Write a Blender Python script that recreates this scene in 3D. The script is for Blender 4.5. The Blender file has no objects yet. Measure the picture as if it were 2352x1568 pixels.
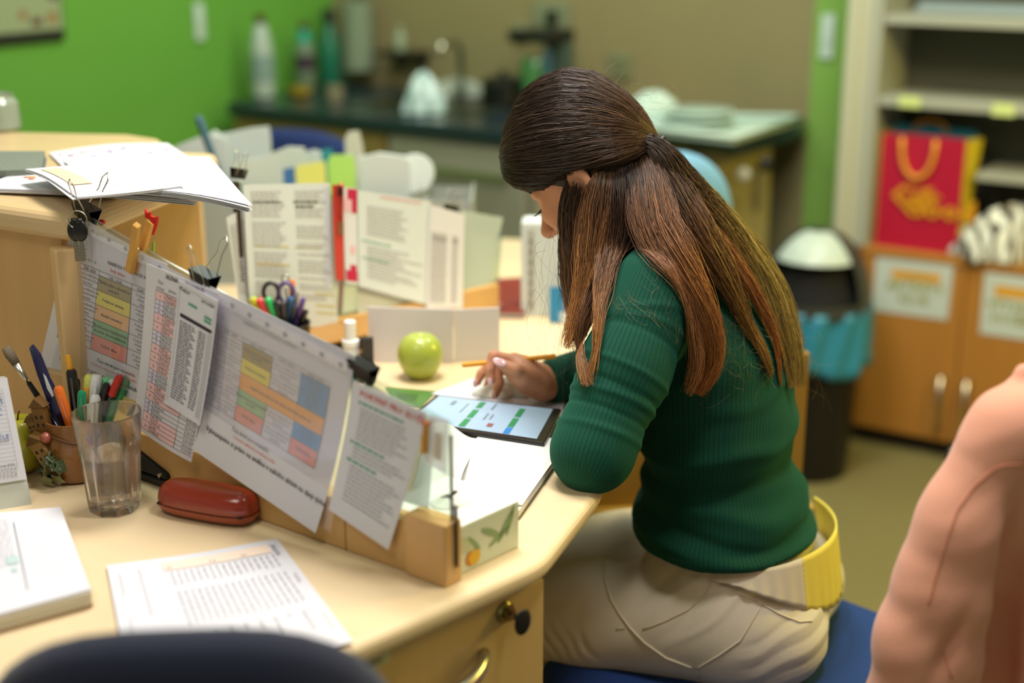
import bpy, bmesh, math, random
import numpy as np
from mathutils import Vector, Matrix, Euler
random.seed(7)
rng = np.random.default_rng(7)
sc = bpy.context.scene
R = math.radians

# ---------------------------------------------------------------- camera, world, lights, exposure
CAM_H, PITCH, FPX = 1.47, R(17), 2352 * 50 / 36
cd = bpy.data.cameras.new('camera')
cam = bpy.data.objects.new('camera', cd)
sc.collection.objects.link(cam)
cam.location = (0, 0, CAM_H)
cam.rotation_euler = (R(90) - PITCH, 0, 0)
cd.lens = 50; cd.sensor_width = 36
cd.clip_start = 0.05
cd.dof.use_dof = True
cd.dof.focus_distance = 1.87
cd.dof.aperture_fstop = 1.5
cd.dof.aperture_blades = 0
sc.camera = cam

w = bpy.data.worlds.new('world'); sc.world = w; w.use_nodes = True
bg = w.node_tree.nodes['Background']
bg.inputs[0].default_value = (0.86, 0.88, 0.68, 1)
bg.inputs[1].default_value = 0.30

def area(name, loc, target, size, power, col, size_y=None):
    l = bpy.data.lights.new(name, 'AREA'); l.energy = power; l.color = col
    l.size = size
    if size_y: l.shape = 'RECTANGLE'; l.size_y = size_y
    o = bpy.data.objects.new(name, l); sc.collection.objects.link(o)
    o.location = loc
    o.rotation_euler = (Vector(target) - Vector(loc)).to_track_quat('-Z', 'Y').to_euler()
    return o
area('ceiling_lamp', (-0.12, 2.15, 2.55), (-0.15, 1.9, 0.7), 0.6, 38, (1.0, 0.95, 0.89))
area('room_lamp', (-0.75, 0.7, 2.5), (-0.3, 1.5, 0.7), 0.6, 8, (1.0, 0.95, 0.88))
area('right_room_lamp', (0.50, 1.38, 2.5), (0.5, 1.6, 0.4), 0.3, 17, (1.0, 0.95, 0.88))
area('kitchen_lamp', (0.75, 2.95, 2.5), (1.1, 3.9, 0.6), 0.7, 24, (0.88, 1.0, 0.86))
area('left_room_lamp', (-0.4, 3.9, 2.5), (-0.9, 4.5, 1.0), 0.7, 17, (0.88, 1.0, 0.90))
area('yellow_fill', (1.8, 2.3, 1.7), (0.75, 2.3, 0.2), 0.4, 22, (1.0, 0.78, 0.10))  # added unseen fill, stands in for yellow bounce from the right
sc.view_settings.view_transform = 'Standard'
sc.view_settings.look = 'None'
sc.view_settings.gamma = 1.0
sc.view_settings.use_curve_mapping = False
sc.view_settings.exposure = 0.0

# ---------------------------------------------------------------- helpers
def ray(px, py):
    u = (px - 1176) / FPX; v = (py - 784) / FPX
    return Vector((u, math.cos(PITCH) - v * math.sin(PITCH), -(math.sin(PITCH) + v * math.cos(PITCH))))
CAM = Vector((0, 0, CAM_H))
def Pz(px, py, z):
    r = ray(px, py); return CAM + r * ((z - CAM_H) / r.z)
def Py(px, py, y):
    r = ray(px, py); return CAM + r * (y / r.y)
def Ppl(px, py, p0, n):
    r = ray(px, py); return CAM + r * ((Vector(p0) - CAM).dot(n) / r.dot(n))
V = Vector

def lin(h):
    if isinstance(h, str):
        h = h.lstrip('#'); c = [int(h[i:i + 2], 16) / 255 for i in (0, 2, 4)]
    else: c = list(h)
    return tuple((x / 12.92 if x <= 0.04045 else ((x + 0.055) / 1.055) ** 2.4) for x in c) + (1,)
MC = {}
def mat(key, col, rough=0.5, metal=0, spec=0.5, noise=0, nscale=20, bump=0, bscale=200, trans=0, ior=1.45,
        coat=0, alpha=1, emis=0, sss=0, stretch=None, sheen=0, attr=None):
    if key in MC: return MC[key]
    m = bpy.data.materials.new(key); m.use_nodes = True
    nt = m.node_tree; b = nt.nodes['Principled BSDF']
    c = lin(col)
    b.inputs['Base Color'].default_value = c
    b.inputs['Roughness'].default_value = rough
    b.inputs['Metallic'].default_value = metal
    b.inputs['Specular IOR Level'].default_value = spec
    b.inputs['IOR'].default_value = ior
    b.inputs['Transmission Weight'].default_value = trans
    b.inputs['Coat Weight'].default_value = coat
    b.inputs['Alpha'].default_value = alpha
    b.inputs['Sheen Weight'].default_value = sheen
    if sss:
        b.inputs['Subsurface Weight'].default_value = sss
        b.inputs['Subsurface Radius'].default_value = (0.012, 0.005, 0.003)
        b.inputs['Subsurface Scale'].default_value = 0.5
    if emis:
        b.inputs['Emission Color'].default_value = c; b.inputs['Emission Strength'].default_value = emis
    tc = nt.nodes.new('ShaderNodeTexCoord')
    src = tc.outputs['Object']
    if stretch:
        mp = nt.nodes.new('ShaderNodeMapping'); mp.inputs['Scale'].default_value = stretch
        if len(stretch) > 3: pass
        nt.links.new(src, mp.inputs[0]); src = mp.outputs[0]
    if noise:
        n = nt.nodes.new('ShaderNodeTexNoise'); n.inputs['Scale'].default_value = nscale
        n.inputs['Detail'].default_value = 4
        nt.links.new(src, n.inputs['Vector'])
        mx = nt.nodes.new('ShaderNodeMix'); mx.data_type = 'RGBA'
        mx.inputs[6].default_value = tuple(x * (1 - noise) for x in c[:3]) + (1,)
        mx.inputs[7].default_value = tuple(min(1, x * (1 + noise * 0.6)) for x in c[:3]) + (1,)
        nt.links.new(n.outputs['Fac'], mx.inputs[0])
        nt.links.new(mx.outputs[2], b.inputs['Base Color'])
    if attr:
        a = nt.nodes.new('ShaderNodeAttribute'); a.attribute_name = attr
        nt.links.new(a.outputs['Color'], b.inputs['Base Color'])
    if bump:
        n2 = nt.nodes.new('ShaderNodeTexNoise'); n2.inputs['Scale'].default_value = bscale
        nt.links.new(src, n2.inputs['Vector'])
        bp = nt.nodes.new('ShaderNodeBump'); bp.inputs['Strength'].default_value = bump
        bp.inputs['Distance'].default_value = 0.002
        nt.links.new(n2.outputs['Fac'], bp.inputs['Height']); nt.links.new(bp.outputs[0], b.inputs['Normal'])
    MC[key] = m
    return m
def clear_mat(key, tint, gloss=0.12, rough=0.03, diffuse=0.0, dcol='#ffffff'):
    # clear sheet plastic: transparent body with a glossy surface
    if key in MC: return MC[key]
    m = bpy.data.materials.new(key); m.use_nodes = True; nt = m.node_tree
    for n in list(nt.nodes): nt.nodes.remove(n)
    out = nt.nodes.new('ShaderNodeOutputMaterial')
    tr = nt.nodes.new('ShaderNodeBsdfTransparent'); tr.inputs[0].default_value = lin(tint)
    gl = nt.nodes.new('ShaderNodeBsdfGlossy'); gl.inputs['Roughness'].default_value = rough
    df = nt.nodes.new('ShaderNodeBsdfDiffuse'); df.inputs[0].default_value = lin(dcol)
    lw = nt.nodes.new('ShaderNodeLayerWeight'); lw.inputs[0].default_value = gloss
    mm = nt.nodes.new('ShaderNodeMath'); mm.operation = 'MULTIPLY_ADD'; mm.inputs[1].default_value = .5; mm.inputs[2].default_value = .03; nt.links.new(lw.outputs['Facing'], mm.inputs[0])
    m1 = nt.nodes.new('ShaderNodeMixShader'); m2 = nt.nodes.new('ShaderNodeMixShader')
    m1.inputs[0].default_value = diffuse
    nt.links.new(tr.outputs[0], m1.inputs[1]); nt.links.new(df.outputs[0], m1.inputs[2])
    nt.links.new(mm.outputs[0], m2.inputs[0])
    nt.links.new(m1.outputs[0], m2.inputs[1]); nt.links.new(gl.outputs[0], m2.inputs[2])
    nt.links.new(m2.outputs[0], out.inputs[0])
    MC[key] = m
    return m

class MB:
    def __init__(s): s.v = []; s.f = []
    def add(s, vs, fs):
        o = len(s.v); s.v += [tuple(p) for p in vs]; s.f += [tuple(i + o for i in f) for f in fs]; return s
    def box(s, c, size, M=None):
        x, y, z = [k / 2 for k in size]; c = V(c)
        vs = [V((i * x, j * y, k * z)) + c for i in (-1, 1) for j in (-1, 1) for k in (-1, 1)]
        if M is not None: vs = [M @ p for p in vs]
        return s.add(vs, [(0, 1, 3, 2), (4, 6, 7, 5), (0, 4, 5, 1), (2, 3, 7, 6), (0, 2, 6, 4), (1, 5, 7, 3)])
    def prism(s, poly, z0, z1, M=None):
        n = len(poly)
        a = sum(poly[i][0] * poly[(i + 1) % n][1] - poly[(i + 1) % n][0] * poly[i][1] for i in range(n))
        if a < 0: poly = poly[::-1]
        vs = [V((p[0], p[1], z0)) for p in poly] + [V((p[0], p[1], z1)) for p in poly]
        if M is not None: vs = [M @ p for p in vs]
        return s.add(vs, [tuple(range(n))[::-1], tuple(range(n, 2 * n))] + [(i, (i + 1) % n, n + (i + 1) % n, n + i) for i in range(n)])
    def slab(s, A, B, z0, z1, th):
        # upright panel from A to B (xy), z0..z1, thickness th centred on the line
        A = V((A[0], A[1])); B = V((B[0], B[1])); d = (B - A).normalized(); n = V((-d.y, d.x)) * th / 2
        return s.prism([A - n, B - n, B + n, A + n], z0, z1)
    def tube(s, pts, r, n=8, cap=True, closed=False, flat=1.0, up=None):
        pts = [V(p) for p in pts]; m = len(pts)
        rs = r if isinstance(r, (list, tuple)) else [r] * m
        vs = []; prev = None
        for i, p in enumerate(pts):
            if closed: t = pts[(i + 1) % m] - pts[i - 1]
            else: t = pts[min(i + 1, m - 1)] - pts[max(i - 1, 0)]
            t.normalize()
            if prev is None:
                a = V(up) if up is not None else (V((0, 0, 1)) if abs(t.z) < 0.9 else V((1, 0, 0)))
            else: a = prev
            a = (a - t * a.dot(t)).normalized(); prev = a; b = t.cross(a)
            for k in range(n):
                th = 2 * math.pi * k / n
                vs.append(p + (a * math.cos(th) * flat + b * math.sin(th)) * rs[i])
        fs = []
        for i in range(m if closed else m - 1):
            j = (i + 1) % m
            for k in range(n):
                fs.append((i * n + k, i * n + (k + 1) % n, j * n + (k + 1) % n, j * n + k))
        if cap and not closed: fs += [tuple(range(n))[::-1], tuple(range((m - 1) * n, m * n))]
        return s.add(vs, fs)
    def lathe(s, prof, n=32, c=(0, 0, 0), M=None, cap=True):
        vs = []
        for r, z in prof:
            for k in range(n):
                th = 2 * math.pi * k / n
                p = V((r * math.cos(th), r * math.sin(th), z)) + V(c)
                vs.append(M @ p if M is not None else p)
        fs = [(i * n + k, i * n + (k + 1) % n, (i + 1) * n + (k + 1) % n, (i + 1) * n + k) for i in range(len(prof) - 1) for k in range(n)]
        if cap: fs += [tuple(range(n))[::-1], tuple(range((len(prof) - 1) * n, len(prof) * n))]
        return s.add(vs, fs)
    def surf(s, f, nu, nv, th=0.0):
        # f(u,v)->Vector ; solid of thickness th along the normal
        P = [[V(f(i / nu, j / nv)) for j in range(nv + 1)] for i in range(nu + 1)]
        vs = []; fs = []
        N = lambda i, j: ((P[min(i + 1, nu)][j] - P[max(i - 1, 0)][j]).cross(P[i][min(j + 1, nv)] - P[i][max(j - 1, 0)])).normalized()
        idx = lambda i, j: i * (nv + 1) + j
        for i in range(nu + 1):
            for j in range(nv + 1): vs.append(P[i][j])
        for i in range(nu):
            for j in range(nv): fs.append((idx(i, j), idx(i + 1, j), idx(i + 1, j + 1), idx(i, j + 1)))
        if th:
            o = (nu + 1) * (nv + 1)
            for i in range(nu + 1):
                for j in range(nv + 1): vs.append(P[i][j] - N(i, j) * th)
            fs += [tuple(o + q for q in f[::-1]) for f in fs]
            bd = [(i, 0) for i in range(nu)] + [(nu, j) for j in range(nv)] + [(i, nv) for i in range(nu, 0, -1)] + [(0, j) for j in range(nv, 0, -1)]
            for a, b in zip(bd, bd[1:] + bd[:1]):
                fs.append((idx(*b), idx(*a), o + idx(*a), o + idx(*b)))
        return s.add(vs, fs)
    def sphere(s, c, r, n=16, m=10, sc_=(1, 1, 1), M=None):
        pr = [(max(1e-5, math.sin(math.pi * i / m)), -math.cos(math.pi * i / m)) for i in range(m + 1)]
        vs = []
        for rr, z in pr:
            for k in range(n):
                th = 2 * math.pi * k / n
                p = V((rr * math.cos(th) * sc_[0], rr * math.sin(th) * sc_[1], z * sc_[2])) * r
                vs.append((M @ p if M is not None else p) + V(c))
        fs = [(i * n + k, i * n + (k + 1) % n, (i + 1) * n + (k + 1) % n, (i + 1) * n + k) for i in range(m) for k in range(n)]
        return s.add(vs, fs)
    def icecream(s): return s

def mesh_from(name, v, f):
    me = bpy.data.meshes.new(name); me.from_pydata([tuple(p) for p in v], [], f); me.update(); return me
def rootM(p):
    while p.parent: p = p.parent
    return Matrix.LocRotScale(p.location, p.rotation_euler, p.scale)
def obj(name, mb, m, parent=None, smooth=False, bevel=0, world=True, seg=2, weld=False, subsurf=0, label=None, ang=35):
    vs = mb.v
    if parent is not None and world:
        I = rootM(parent).inverted(); vs = [I @ V(p) for p in vs]
    me = mesh_from(name, vs, mb.f)
    if m: me.materials.append(m)
    if smooth:
        me.polygons.foreach_set('use_smooth', [True] * len(me.polygons))
        if smooth == 'auto': me.set_sharp_from_angle(angle=R(ang))
    o = bpy.data.objects.new(name, me); sc.collection.objects.link(o)
    if parent is not None: o.parent = parent
    if bevel:
        b = o.modifiers.new('bevel', 'BEVEL'); b.width = bevel; b.segments = seg; b.limit_method = 'ANGLE'; b.angle_limit = R(40)
        b.harden_normals = False
    if subsurf:
        b = o.modifiers.new('sub', 'SUBSURF'); b.levels = subsurf; b.render_levels = subsurf
    if label: o['label'] = label
    return o
def thing(name, label, cat, loc=(0, 0, 0), rot=(0, 0, 0), group=None):
    o = bpy.data.objects.new(name, None); sc.collection.objects.link(o)
    o.location = loc
    o.rotation_euler = rot if not isinstance(rot, Matrix) else rot.to_euler()
    o.empty_display_size = 0.02
    o['label'] = label; o['category'] = cat
    if group: o['group'] = group
    return o
def tag(o, label, cat, group=None, kind=None):
    o['label'] = label; o['category'] = cat
    if group: o['group'] = group
    if kind: o['kind'] = kind
    return o
def struct(name, mb, m, parent=None, **kw):
    o = obj(name, mb, m, parent, **kw)
    if parent is None: o['kind'] = 'structure'
    return o
def copy_tree(o, parent=None):
    c = o.copy(); sc.collection.objects.link(c)
    if parent is not None: c.parent = parent
    for ch in list(o.children): copy_tree(ch, c)
    return c
def axes(x, y=None, z=None):
    # rotation matrix from z axis (and rough x)
    z = V(z).normalized(); x = V(x); x = (x - z * x.dot(z)).normalized(); y = z.cross(x)
    return Matrix((x, y, z)).transposed()

# ---------------------------------------------------------------- printed sheets
TXT = {}
def text_mesh(s):
    # glyph outlines as flat triangles, unit size
    if s not in TXT:
        c = bpy.data.curves.new('t', 'FONT'); c.body = s; c.resolution_u = 1
        o = bpy.data.objects.new('t', c); m = bpy.data.meshes.new_from_object(o)
        TXT[s] = ([tuple(v.co) for v in m.vertices], [tuple(p.vertices) for p in m.polygons])
        bpy.data.objects.remove(o); bpy.data.curves.remove(c); bpy.data.meshes.remove(m)
    return TXT[s]
class Sheet:
    """paper patch: f(u,v) from four 3D corners of a print frame, extents beyond it, plus a curl displacement"""
    def __init__(s, TL, TR, BR, BL, ext=(0, 0, 1, 1), curl=None, nrm=None):
        s.c = [V(TL), V(TR), V(BR), V(BL)]; s.ext = ext; s.curl = curl
        s.W = (s.c[1] - s.c[0]).length; s.H = (s.c[3] - s.c[0]).length
        n = (s.c[3] - s.c[0]).cross(s.c[1] - s.c[0]).normalized()      # towards the reader
        s.n = V(nrm) if nrm is not None else n
    def f(s, u, v, off=0.0):
        a, b, c, d = s.c
        p = a * (1 - u) * (1 - v) + b * u * (1 - v) + c * u * v + d * (1 - u) * v
        k = s.curl(u, v) if s.curl else 0
        if isinstance(k, Vector): return p + k + s.n * off
        return p + s.n * (k + off)
    def paper(s, name, m, parent=None, nu=14, nv=14, th=0.0004):
        u0, v0, u1, v1 = s.ext
        mb = MB().surf(lambda a, b: s.f(u0 + (u1 - u0) * a, v0 + (v1 - v0) * (1 - b)), nu, nv, th)
        return obj(name, mb, m, parent, smooth='auto')
    def rects(s, name, m, parent, rs, off=0.0005, kind=None):
        if 1 < len(rs) <= 6:
            for r_ in rs: o = s.rects(name, m, parent, [r_], off)
            return o
        mb = MB()
        for (a, b, c, d) in rs:
            nu = max(1, int(abs(c - a) * 14)); nv = max(1, int(abs(d - b) * 14))
            vs = [s.f(a + (c - a) * i / nu, b + (d - b) * j / nv, off) for i in range(nu + 1) for j in range(nv + 1)]
            mb.add(vs, [(i * (nv + 1) + j, i * (nv + 1) + j + 1, (i + 1) * (nv + 1) + j + 1, (i + 1) * (nv + 1) + j) for i in range(nu) for j in range(nv)])
        o = obj(name, mb, m, parent)
        if len(rs) > 6: o['kind'] = 'stuff'
        return o
    def lines(s, name, m, parent, ls, t=0.0005, off=0.0006):
        rs = []
        for (a, b, c, d) in ls:
            if abs(c - a) > abs(d - b): rs.append((a, b - t / 2 / s.H, c, b + t / 2 / s.H))
            else: rs.append((a - t / 2 / s.W, b, a + t / 2 / s.W, d))
        return s.rects(name, m, parent, rs, off)
    def texts(s, name, m, parent, ts, off=0.0008):
        # ts: (string, u, v, size_m, align, bold)
        if 1 < len(ts) <= 6:
            for t_ in ts: o = s.texts(name, m, parent, [t_], off)
            return o
        mb = MB()
        for t in ts:
            st, u, v, size = t[:4]; al = t[4] if len(t) > 4 else 'l'; bold = t[5] if len(t) > 5 else 0; rot = t[6] if len(t) > 6 else 0
            vs, fs = text_mesh(st)
            if not vs: continue
            wd = max(p[0] for p in vs); x0 = {'l': 0, 'c': -wd / 2, 'r': -wd}[al]
            for bx in ([0] if not bold else [-0.022 * bold, 0.022 * bold]):
                if rot: mb.add([s.f(u + (p[1] * size) / s.W, v + ((p[0] + x0 + bx) * size) / s.H, off) for p in vs], fs)
                else: mb.add([s.f(u + (p[0] + x0 + bx) * size / s.W, v - p[1] * size / s.H, off) for p in vs], fs)
        return obj(name, mb, m, parent)
    def dashes(s, name, m, parent, rows, h=0.0012, off=0.0006, rnd=None):
        # rows of word-like dashes (u0, v, u1, density)
        rr = random.Random(rnd or 3); rs = []
        for (a, v, b) in rows:
            u = a
            while u < b:
                wl = rr.uniform(0.003, 0.011) / s.W
                rs.append((u, v, min(u + wl, b), v + h / s.H)); u += wl + 0.0016 / s.W
        return s.rects(name, m, parent, rs, off)

PAPER = mat('paper_white', '#d9d9e1', 0.75, bump=0.1, bscale=60)
PAPER2 = mat('paper_bluish', '#d2d9dc', 0.75)
INK = mat('ink_black', '#2b2a2e', 0.7)
INKG = mat('ink_grey', '#8e8d95', 0.7)
INKL = mat('ink_light', '#b4b3b9', 0.7)
INKR = mat('ink_red', '#d9584f', 0.7)
INKGR = mat('ink_green', '#5aa583', 0.7)
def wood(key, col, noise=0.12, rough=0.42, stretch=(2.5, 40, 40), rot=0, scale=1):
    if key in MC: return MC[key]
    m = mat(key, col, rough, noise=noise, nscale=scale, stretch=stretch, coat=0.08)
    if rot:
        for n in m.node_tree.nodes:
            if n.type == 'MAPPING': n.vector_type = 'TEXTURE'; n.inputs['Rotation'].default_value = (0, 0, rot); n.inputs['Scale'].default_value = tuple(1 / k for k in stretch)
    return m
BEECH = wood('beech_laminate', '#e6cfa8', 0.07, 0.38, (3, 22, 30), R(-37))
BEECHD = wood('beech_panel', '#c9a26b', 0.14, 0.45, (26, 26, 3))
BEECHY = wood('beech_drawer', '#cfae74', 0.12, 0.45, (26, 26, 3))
BLACK = mat('black_plastic', '#131315', 0.35)
BLACKM = mat('black_metal', '#0d0c0e', 0.25, 0.3)
STEEL = mat('steel', '#c9c4b8', 0.25, 1.0)
# ---------------------------------------------------------------- the room
E1 = V((0.84, -0.543, 0)); E2 = V((0.543, 0.84, 0))
CORN = V((-0.633, 5.15, 0))
GREEN = mat('green_wall_paint', '#639f38', 0.75, noise=0.06, nscale=3, bump=0.15, bscale=120)
GREEN2 = mat('green_wall_paint_light', '#7ea64a', 0.75, noise=0.06, nscale=3, bump=0.15, bscale=120)
BEIGE = mat('beige_wall', '#8d8059', 0.7, noise=0.08, nscale=4)
FLOORM = mat('carpet_floor', '#796f45', 0.95, noise=0.2, nscale=60, bump=0.6, bscale=500)
struct('floor', MB().box((0.3, 2.2, -0.02), (5.6, 7.6, 0.04)), FLOORM)
struct('ceiling', MB().box((0.3, 2.2, 2.68), (5.6, 7.6, 0.04)), mat('ceiling_paint', '#cfcdbd', 0.9))
def wall(name, A, B, z0, z1, th, m):      # built outward (away from the room) from the line A-B
    d = (B - A).normalized(); n = V((-d.y, d.x, 0))
    mb = MB().prism([A.xy, B.xy, (B + n * th).xy, (A + n * th).xy], z0, z1)
    return struct(name, mb, m)
WEND = CORN + E1 * 1.788
wall('wall_left', CORN - E2 * 3.2, CORN, 0, 2.66, 0.1, GREEN)
wall('wall_back', CORN, WEND, 0, 2.66, 0.1, BEIGE)
wall('wall_right', WEND, WEND + E1 * 2.0, 0, 2.66, 0.1, GREEN2)
BASEM = mat('baseboard_wood', '#8a7446', 0.5)
struct('baseboard_right', MB().prism([(WEND - E2 * .001).xy, (WEND - E2 * .001 + E1 * .12).xy, (WEND + E1 * .12 - E2 * .014).xy, (WEND - E2 * .014).xy], 0.0, 0.07), BASEM)
struct('baseboard_left', MB().prism([(CORN - E2 * 3.2 + E1 * .001).xy, (CORN - E2 * .65 + E1 * .001).xy, (CORN - E2 * .65 + E1 * .014).xy, (CORN - E2 * 3.2 + E1 * .014).xy], 0, 0.07), BASEM)

# kitchen line: worktop and base units
KT = 0.875
front = [Pz(520, 236, KT), Pz(1210, 305, KT), Pz(1535, 300, KT), Pz(1690, 322, KT), Pz(1838, 287, KT)]
back = [WEND - E2 * .004, CORN - E2 * .004 + E1 * .004]
poly = [p.xy for p in front] + [p.xy for p in back]
WTOP = mat('dark_worktop', '#22303a', 0.25, noise=0.5, nscale=90, coat=0.3)
tag(obj('kitchen_worktop', MB().prism(poly, KT - 0.04, KT), WTOP, bevel=0.006), 'dark speckled blue kitchen worktop along the beige wall', 'worktop')
UNIT = wood('kitchen_unit_wood', '#8f7a45', 0.1, 0.5, (20, 20, 2.5))
STEELD = mat('brushed_steel', '#a19e8d', 0.5, 0.25, noise=0.12, nscale=2, stretch=(1, 1, 8))
def base_unit(A, B, label, doors=1, m=UNIT, depth=0.5, inset=0.03, knobs=(), steel=False):
    A = V(A); B = V(B); d = (B - A).normalized(); n = V((-d.y, d.x, 0))
    if n.y < 0: n = -n
    A2 = A + n * inset; B2 = B + n * inset
    t = thing('base_cabinet' if not steel else 'dishwasher', label, 'cabinet' if not steel else 'appliance', (A2.x, A2.y, 0))
    obj('body', MB().prism([A2.xy, B2.xy, (B2 + n * depth).xy, (A2 + n * depth).xy], 0.09, KT - 0.041), m, t)
    obj('plinth', MB().prism([(A2 + n * .05).xy, (B2 + n * .05).xy, (B2 + n * depth).xy, (A2 + n * depth).xy], 0, 0.09), mat('plinth_dark', '#2c2820', 0.6), t)
    L = (B2 - A2).length
    for i in range(doors):
        a = A2 + d * (L * i / doors + 0.004); b = A2 + d * (L * (i + 1) / doors - 0.004)
        dr = obj('door', MB().prism([a.xy, b.xy, (b - n * .018).xy, (a - n * .018).xy], 0.10, KT - 0.055), m, t, bevel=0.003)
        c = (a * .2 + b * .8) - n * .035; c.z = KT - 0.12
        if not steel: obj('handle', MB().tube([c + n * .02, c, c - V((0, 0, .12)), c - V((0, 0, .12)) + n * .02], .005, 8), STEEL, dr)
        else:
            c1 = a * .9 + b * .1 - n * .04; c2 = a * .1 + b * .9 - n * .04; c1.z = c2.z = KT - .13
            obj('handle', MB().tube([c1 + n * .025, c1, c2, c2 + n * .025], .009, 8), STEEL, dr)
    return t
f0, f1 = front[0], front[1]
base_unit(f0.lerp(f1, .01), f0.lerp(f1, .55), 'wooden base cabinet under the worktop beside green wall', 2)
base_unit(f0.lerp(f1, .56), f0.lerp(f1, .99), 'brushed steel dishwasher under the dark kitchen worktop', 1, STEELD, steel=True)
base_unit(front[1].lerp(front[2], .04), front[1].lerp(front[2], .97), 'grey metal fronted base unit behind the woman\'s head', 2, mat('grey_unit', '#87846f', 0.5), depth=0.35)
t = base_unit(front[3] + V((-.10, .12, 0)), front[4] + V((-.06, .02, 0)), 'yellowish wooden end cabinet with dark knob near bin', 1, wood('kitchen_unit_pale', '#a89a66', 0.1, 0.5, (20, 20, 2.5)), depth=0.12)
for px, py, r, m_, nm in ((1760, 377, .014, BLACK, 'knob'), (1708, 400, .013, mat('white_knob', '#c8c8c0', .4), 'knob')):
    p = Py(px, py, 3.84); k = obj(nm, MB().sphere(p, r * 1.5, sc_=(1, .6, 1)), m_, t, smooth=True)

# ---------- right: tall shelf unit, frame post, low cabinet
CABF = V((0.947, 3.84, 0))                     # front plane reference, direction E1
CREAM = mat('cream_frame', '#bcb9a0', 0.5)
def onF(px, py, dy=0.0):                       # pixel to the cabinet front plane
    return Ppl(px, py, CABF + E2 * dy, E2)
def sx(px, py): return (onF(px, py) - CABF).dot(E1)
s_l = sx(1972, 600); s_m = sx(2212, 620)
CW = 0.92                                      # low cabinet width
top_z = onF(1990, 566).z
s0 = s_l
t = thing('shelving_unit', 'tall grey shelving unit full of bags and folders behind low cabinets', 'shelving', CABF + E1 * (s0 + .5))
def fbox(s_a, s_b, d_a, d_b, z0, z1):
    A = CABF + E1 * s_a; B = CABF + E1 * s_b
    return MB().prism([(A + E2 * d_a).xy, (B + E2 * d_a).xy, (B + E2 * d_b).xy, (A + E2 * d_b).xy], z0, z1)
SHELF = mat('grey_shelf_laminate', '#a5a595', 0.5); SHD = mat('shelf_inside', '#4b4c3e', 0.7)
s_e = s0 + 1.05
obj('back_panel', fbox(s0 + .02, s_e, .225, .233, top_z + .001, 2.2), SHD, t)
obj('side_panel', fbox(s0 - .005, s0 + .018, .0, .233, top_z + .001, 2.2), SHELF, t, bevel=.001)
obj('side_panel', fbox(s_e, s_e + .02, .0, .233, top_z + .001, 2.2), SHELF, t, bevel=.001)
zs = [onF(2100, 41).z, onF(2100, 232).z]
for z in zs + [zs[0] + .3, zs[0] + .6]:
    obj('shelf', fbox(s0 + .02, s_e, .004, .224, z - .018, z + .004), SHELF, t, bevel=.001)
z3 = onF(2300, 408).z
obj('shelf', fbox(sx(2235, 400), s_e, .03, .224, z3 - .018, z3), SHELF, t, bevel=.001)
# frame post left of it
pw = s0 - sx(1935, 300) 
t = thing('door_frame_post', 'cream painted post between green wall and shelving', 'post', CABF + E1 * (s0 - .05))
obj('post', fbox(s0 - .085, s0 - .008, .01, .10, 0, 2.2), CREAM, t, bevel=.004)
obj('moulding', fbox(s0 - .075, s0 - .045, -.004, .01, 0, 2.2), CREAM, t, bevel=.003)
# low cabinets
OAK = wood('oak_veneer', '#ae7632', 0.12, 0.5, (22, 22, 2))
def low_cab(sa, sb, label, nh):
    t = thing('low_cabinet', label, 'cabinet', CABF + E1 * (sa + sb) / 2, group='low wooden cabinets in front of the shelves')
    dd = -.20
    obj('body', fbox(sa, sb, dd + .018, -.003, .05, top_z - .02), OAK, t)
    obj('top', fbox(sa - .001, sb + .001, dd - .004, -.003, top_z - .02, top_z), OAK, t, bevel=.002)
    obj('plinth', fbox(sa + .01, sb - .01, dd + .05, -.01, 0, .05), mat('plinth_dark', '#2c2820', 0.6), t)
    mid = (sa + sb) / 2
    for k, (a, b, hs) in enumerate(((sa + .002, mid - .0015, mid - .035), (mid + .0015, sb - .002, mid + .035))):
        d = obj('door', fbox(a, b, dd, dd + .017, .055, top_z - .023), OAK, t, bevel=.002)
        A = CABF + E1 * hs + E2 * (dd - .0)
        z0_ = top_z * .16; z1_ = top_z * .42
        obj('handle', MB().tube([A + V((0, 0, z0_)), A + V((0, 0, z0_)) - E2 * .02 , A + V((0, 0, (z0_ + z1_) / 2)) - E2 * .03, A + V((0, 0, z1_)) - E2 * .02, A + V((0, 0, z1_))], .008, 8), STEEL, d, smooth=True)
    return t
# the cabinet stands proud of the shelving: recompute the plane
CABF = CABF + E2 * 0.20
s_l = (Ppl(1978, 590, CABF - E2 * .2, E2) - CABF).dot(E1); s_m = (Ppl(2215, 620, CABF - E2 * .2, E2) - CABF).dot(E1)
mw = (s_m - s_l)
lc = low_cab(s_l, s_l + 2 * mw + .01, 'two door wooden cabinet left under the pink gift bag', 2)
del lc['group']
def cabsheet(px4, label, th=.001):
    n = -E2
    P_ = [Ppl(x, y, CABF - E2 * .2015, E2) for x, y in px4]
    return Sheet(*P_, nrm=n)
YELT = mat('yellow_print', '#c89a2e', .7); OLT = mat('olive_print', '#9a9a4a', .7)
s = cabsheet([(2012, 590), (2190, 610), (2176, 735), (2003, 712)], '')
t = thing('door_sign', 'laminated sign with yellow lettering on the left cabinet door', 'sign', s.f(.5, 1))
s.paper('paper', mat('laminated_paper', '#c3ccc8', .4), t, 4, 4, .0008)
s.rects('heading_band', mat('orange_print', '#d69a1e', .7), t, [(.22, .18, .86, .36)])
s.texts('printed_text', OLT, t, [('AKTIVITY', .54, .56, .038, 'c', 2), ('KLUB', .54, .78, .034, 'c', 2)])
s.texts('printed_heading', YELT, t, [('KLIENTI', .54, .335, .022, 'c', 2)], off=.001)
s = cabsheet([(2262, 625), (2440, 648), (2420, 790), (2250, 765)], '')
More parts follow.
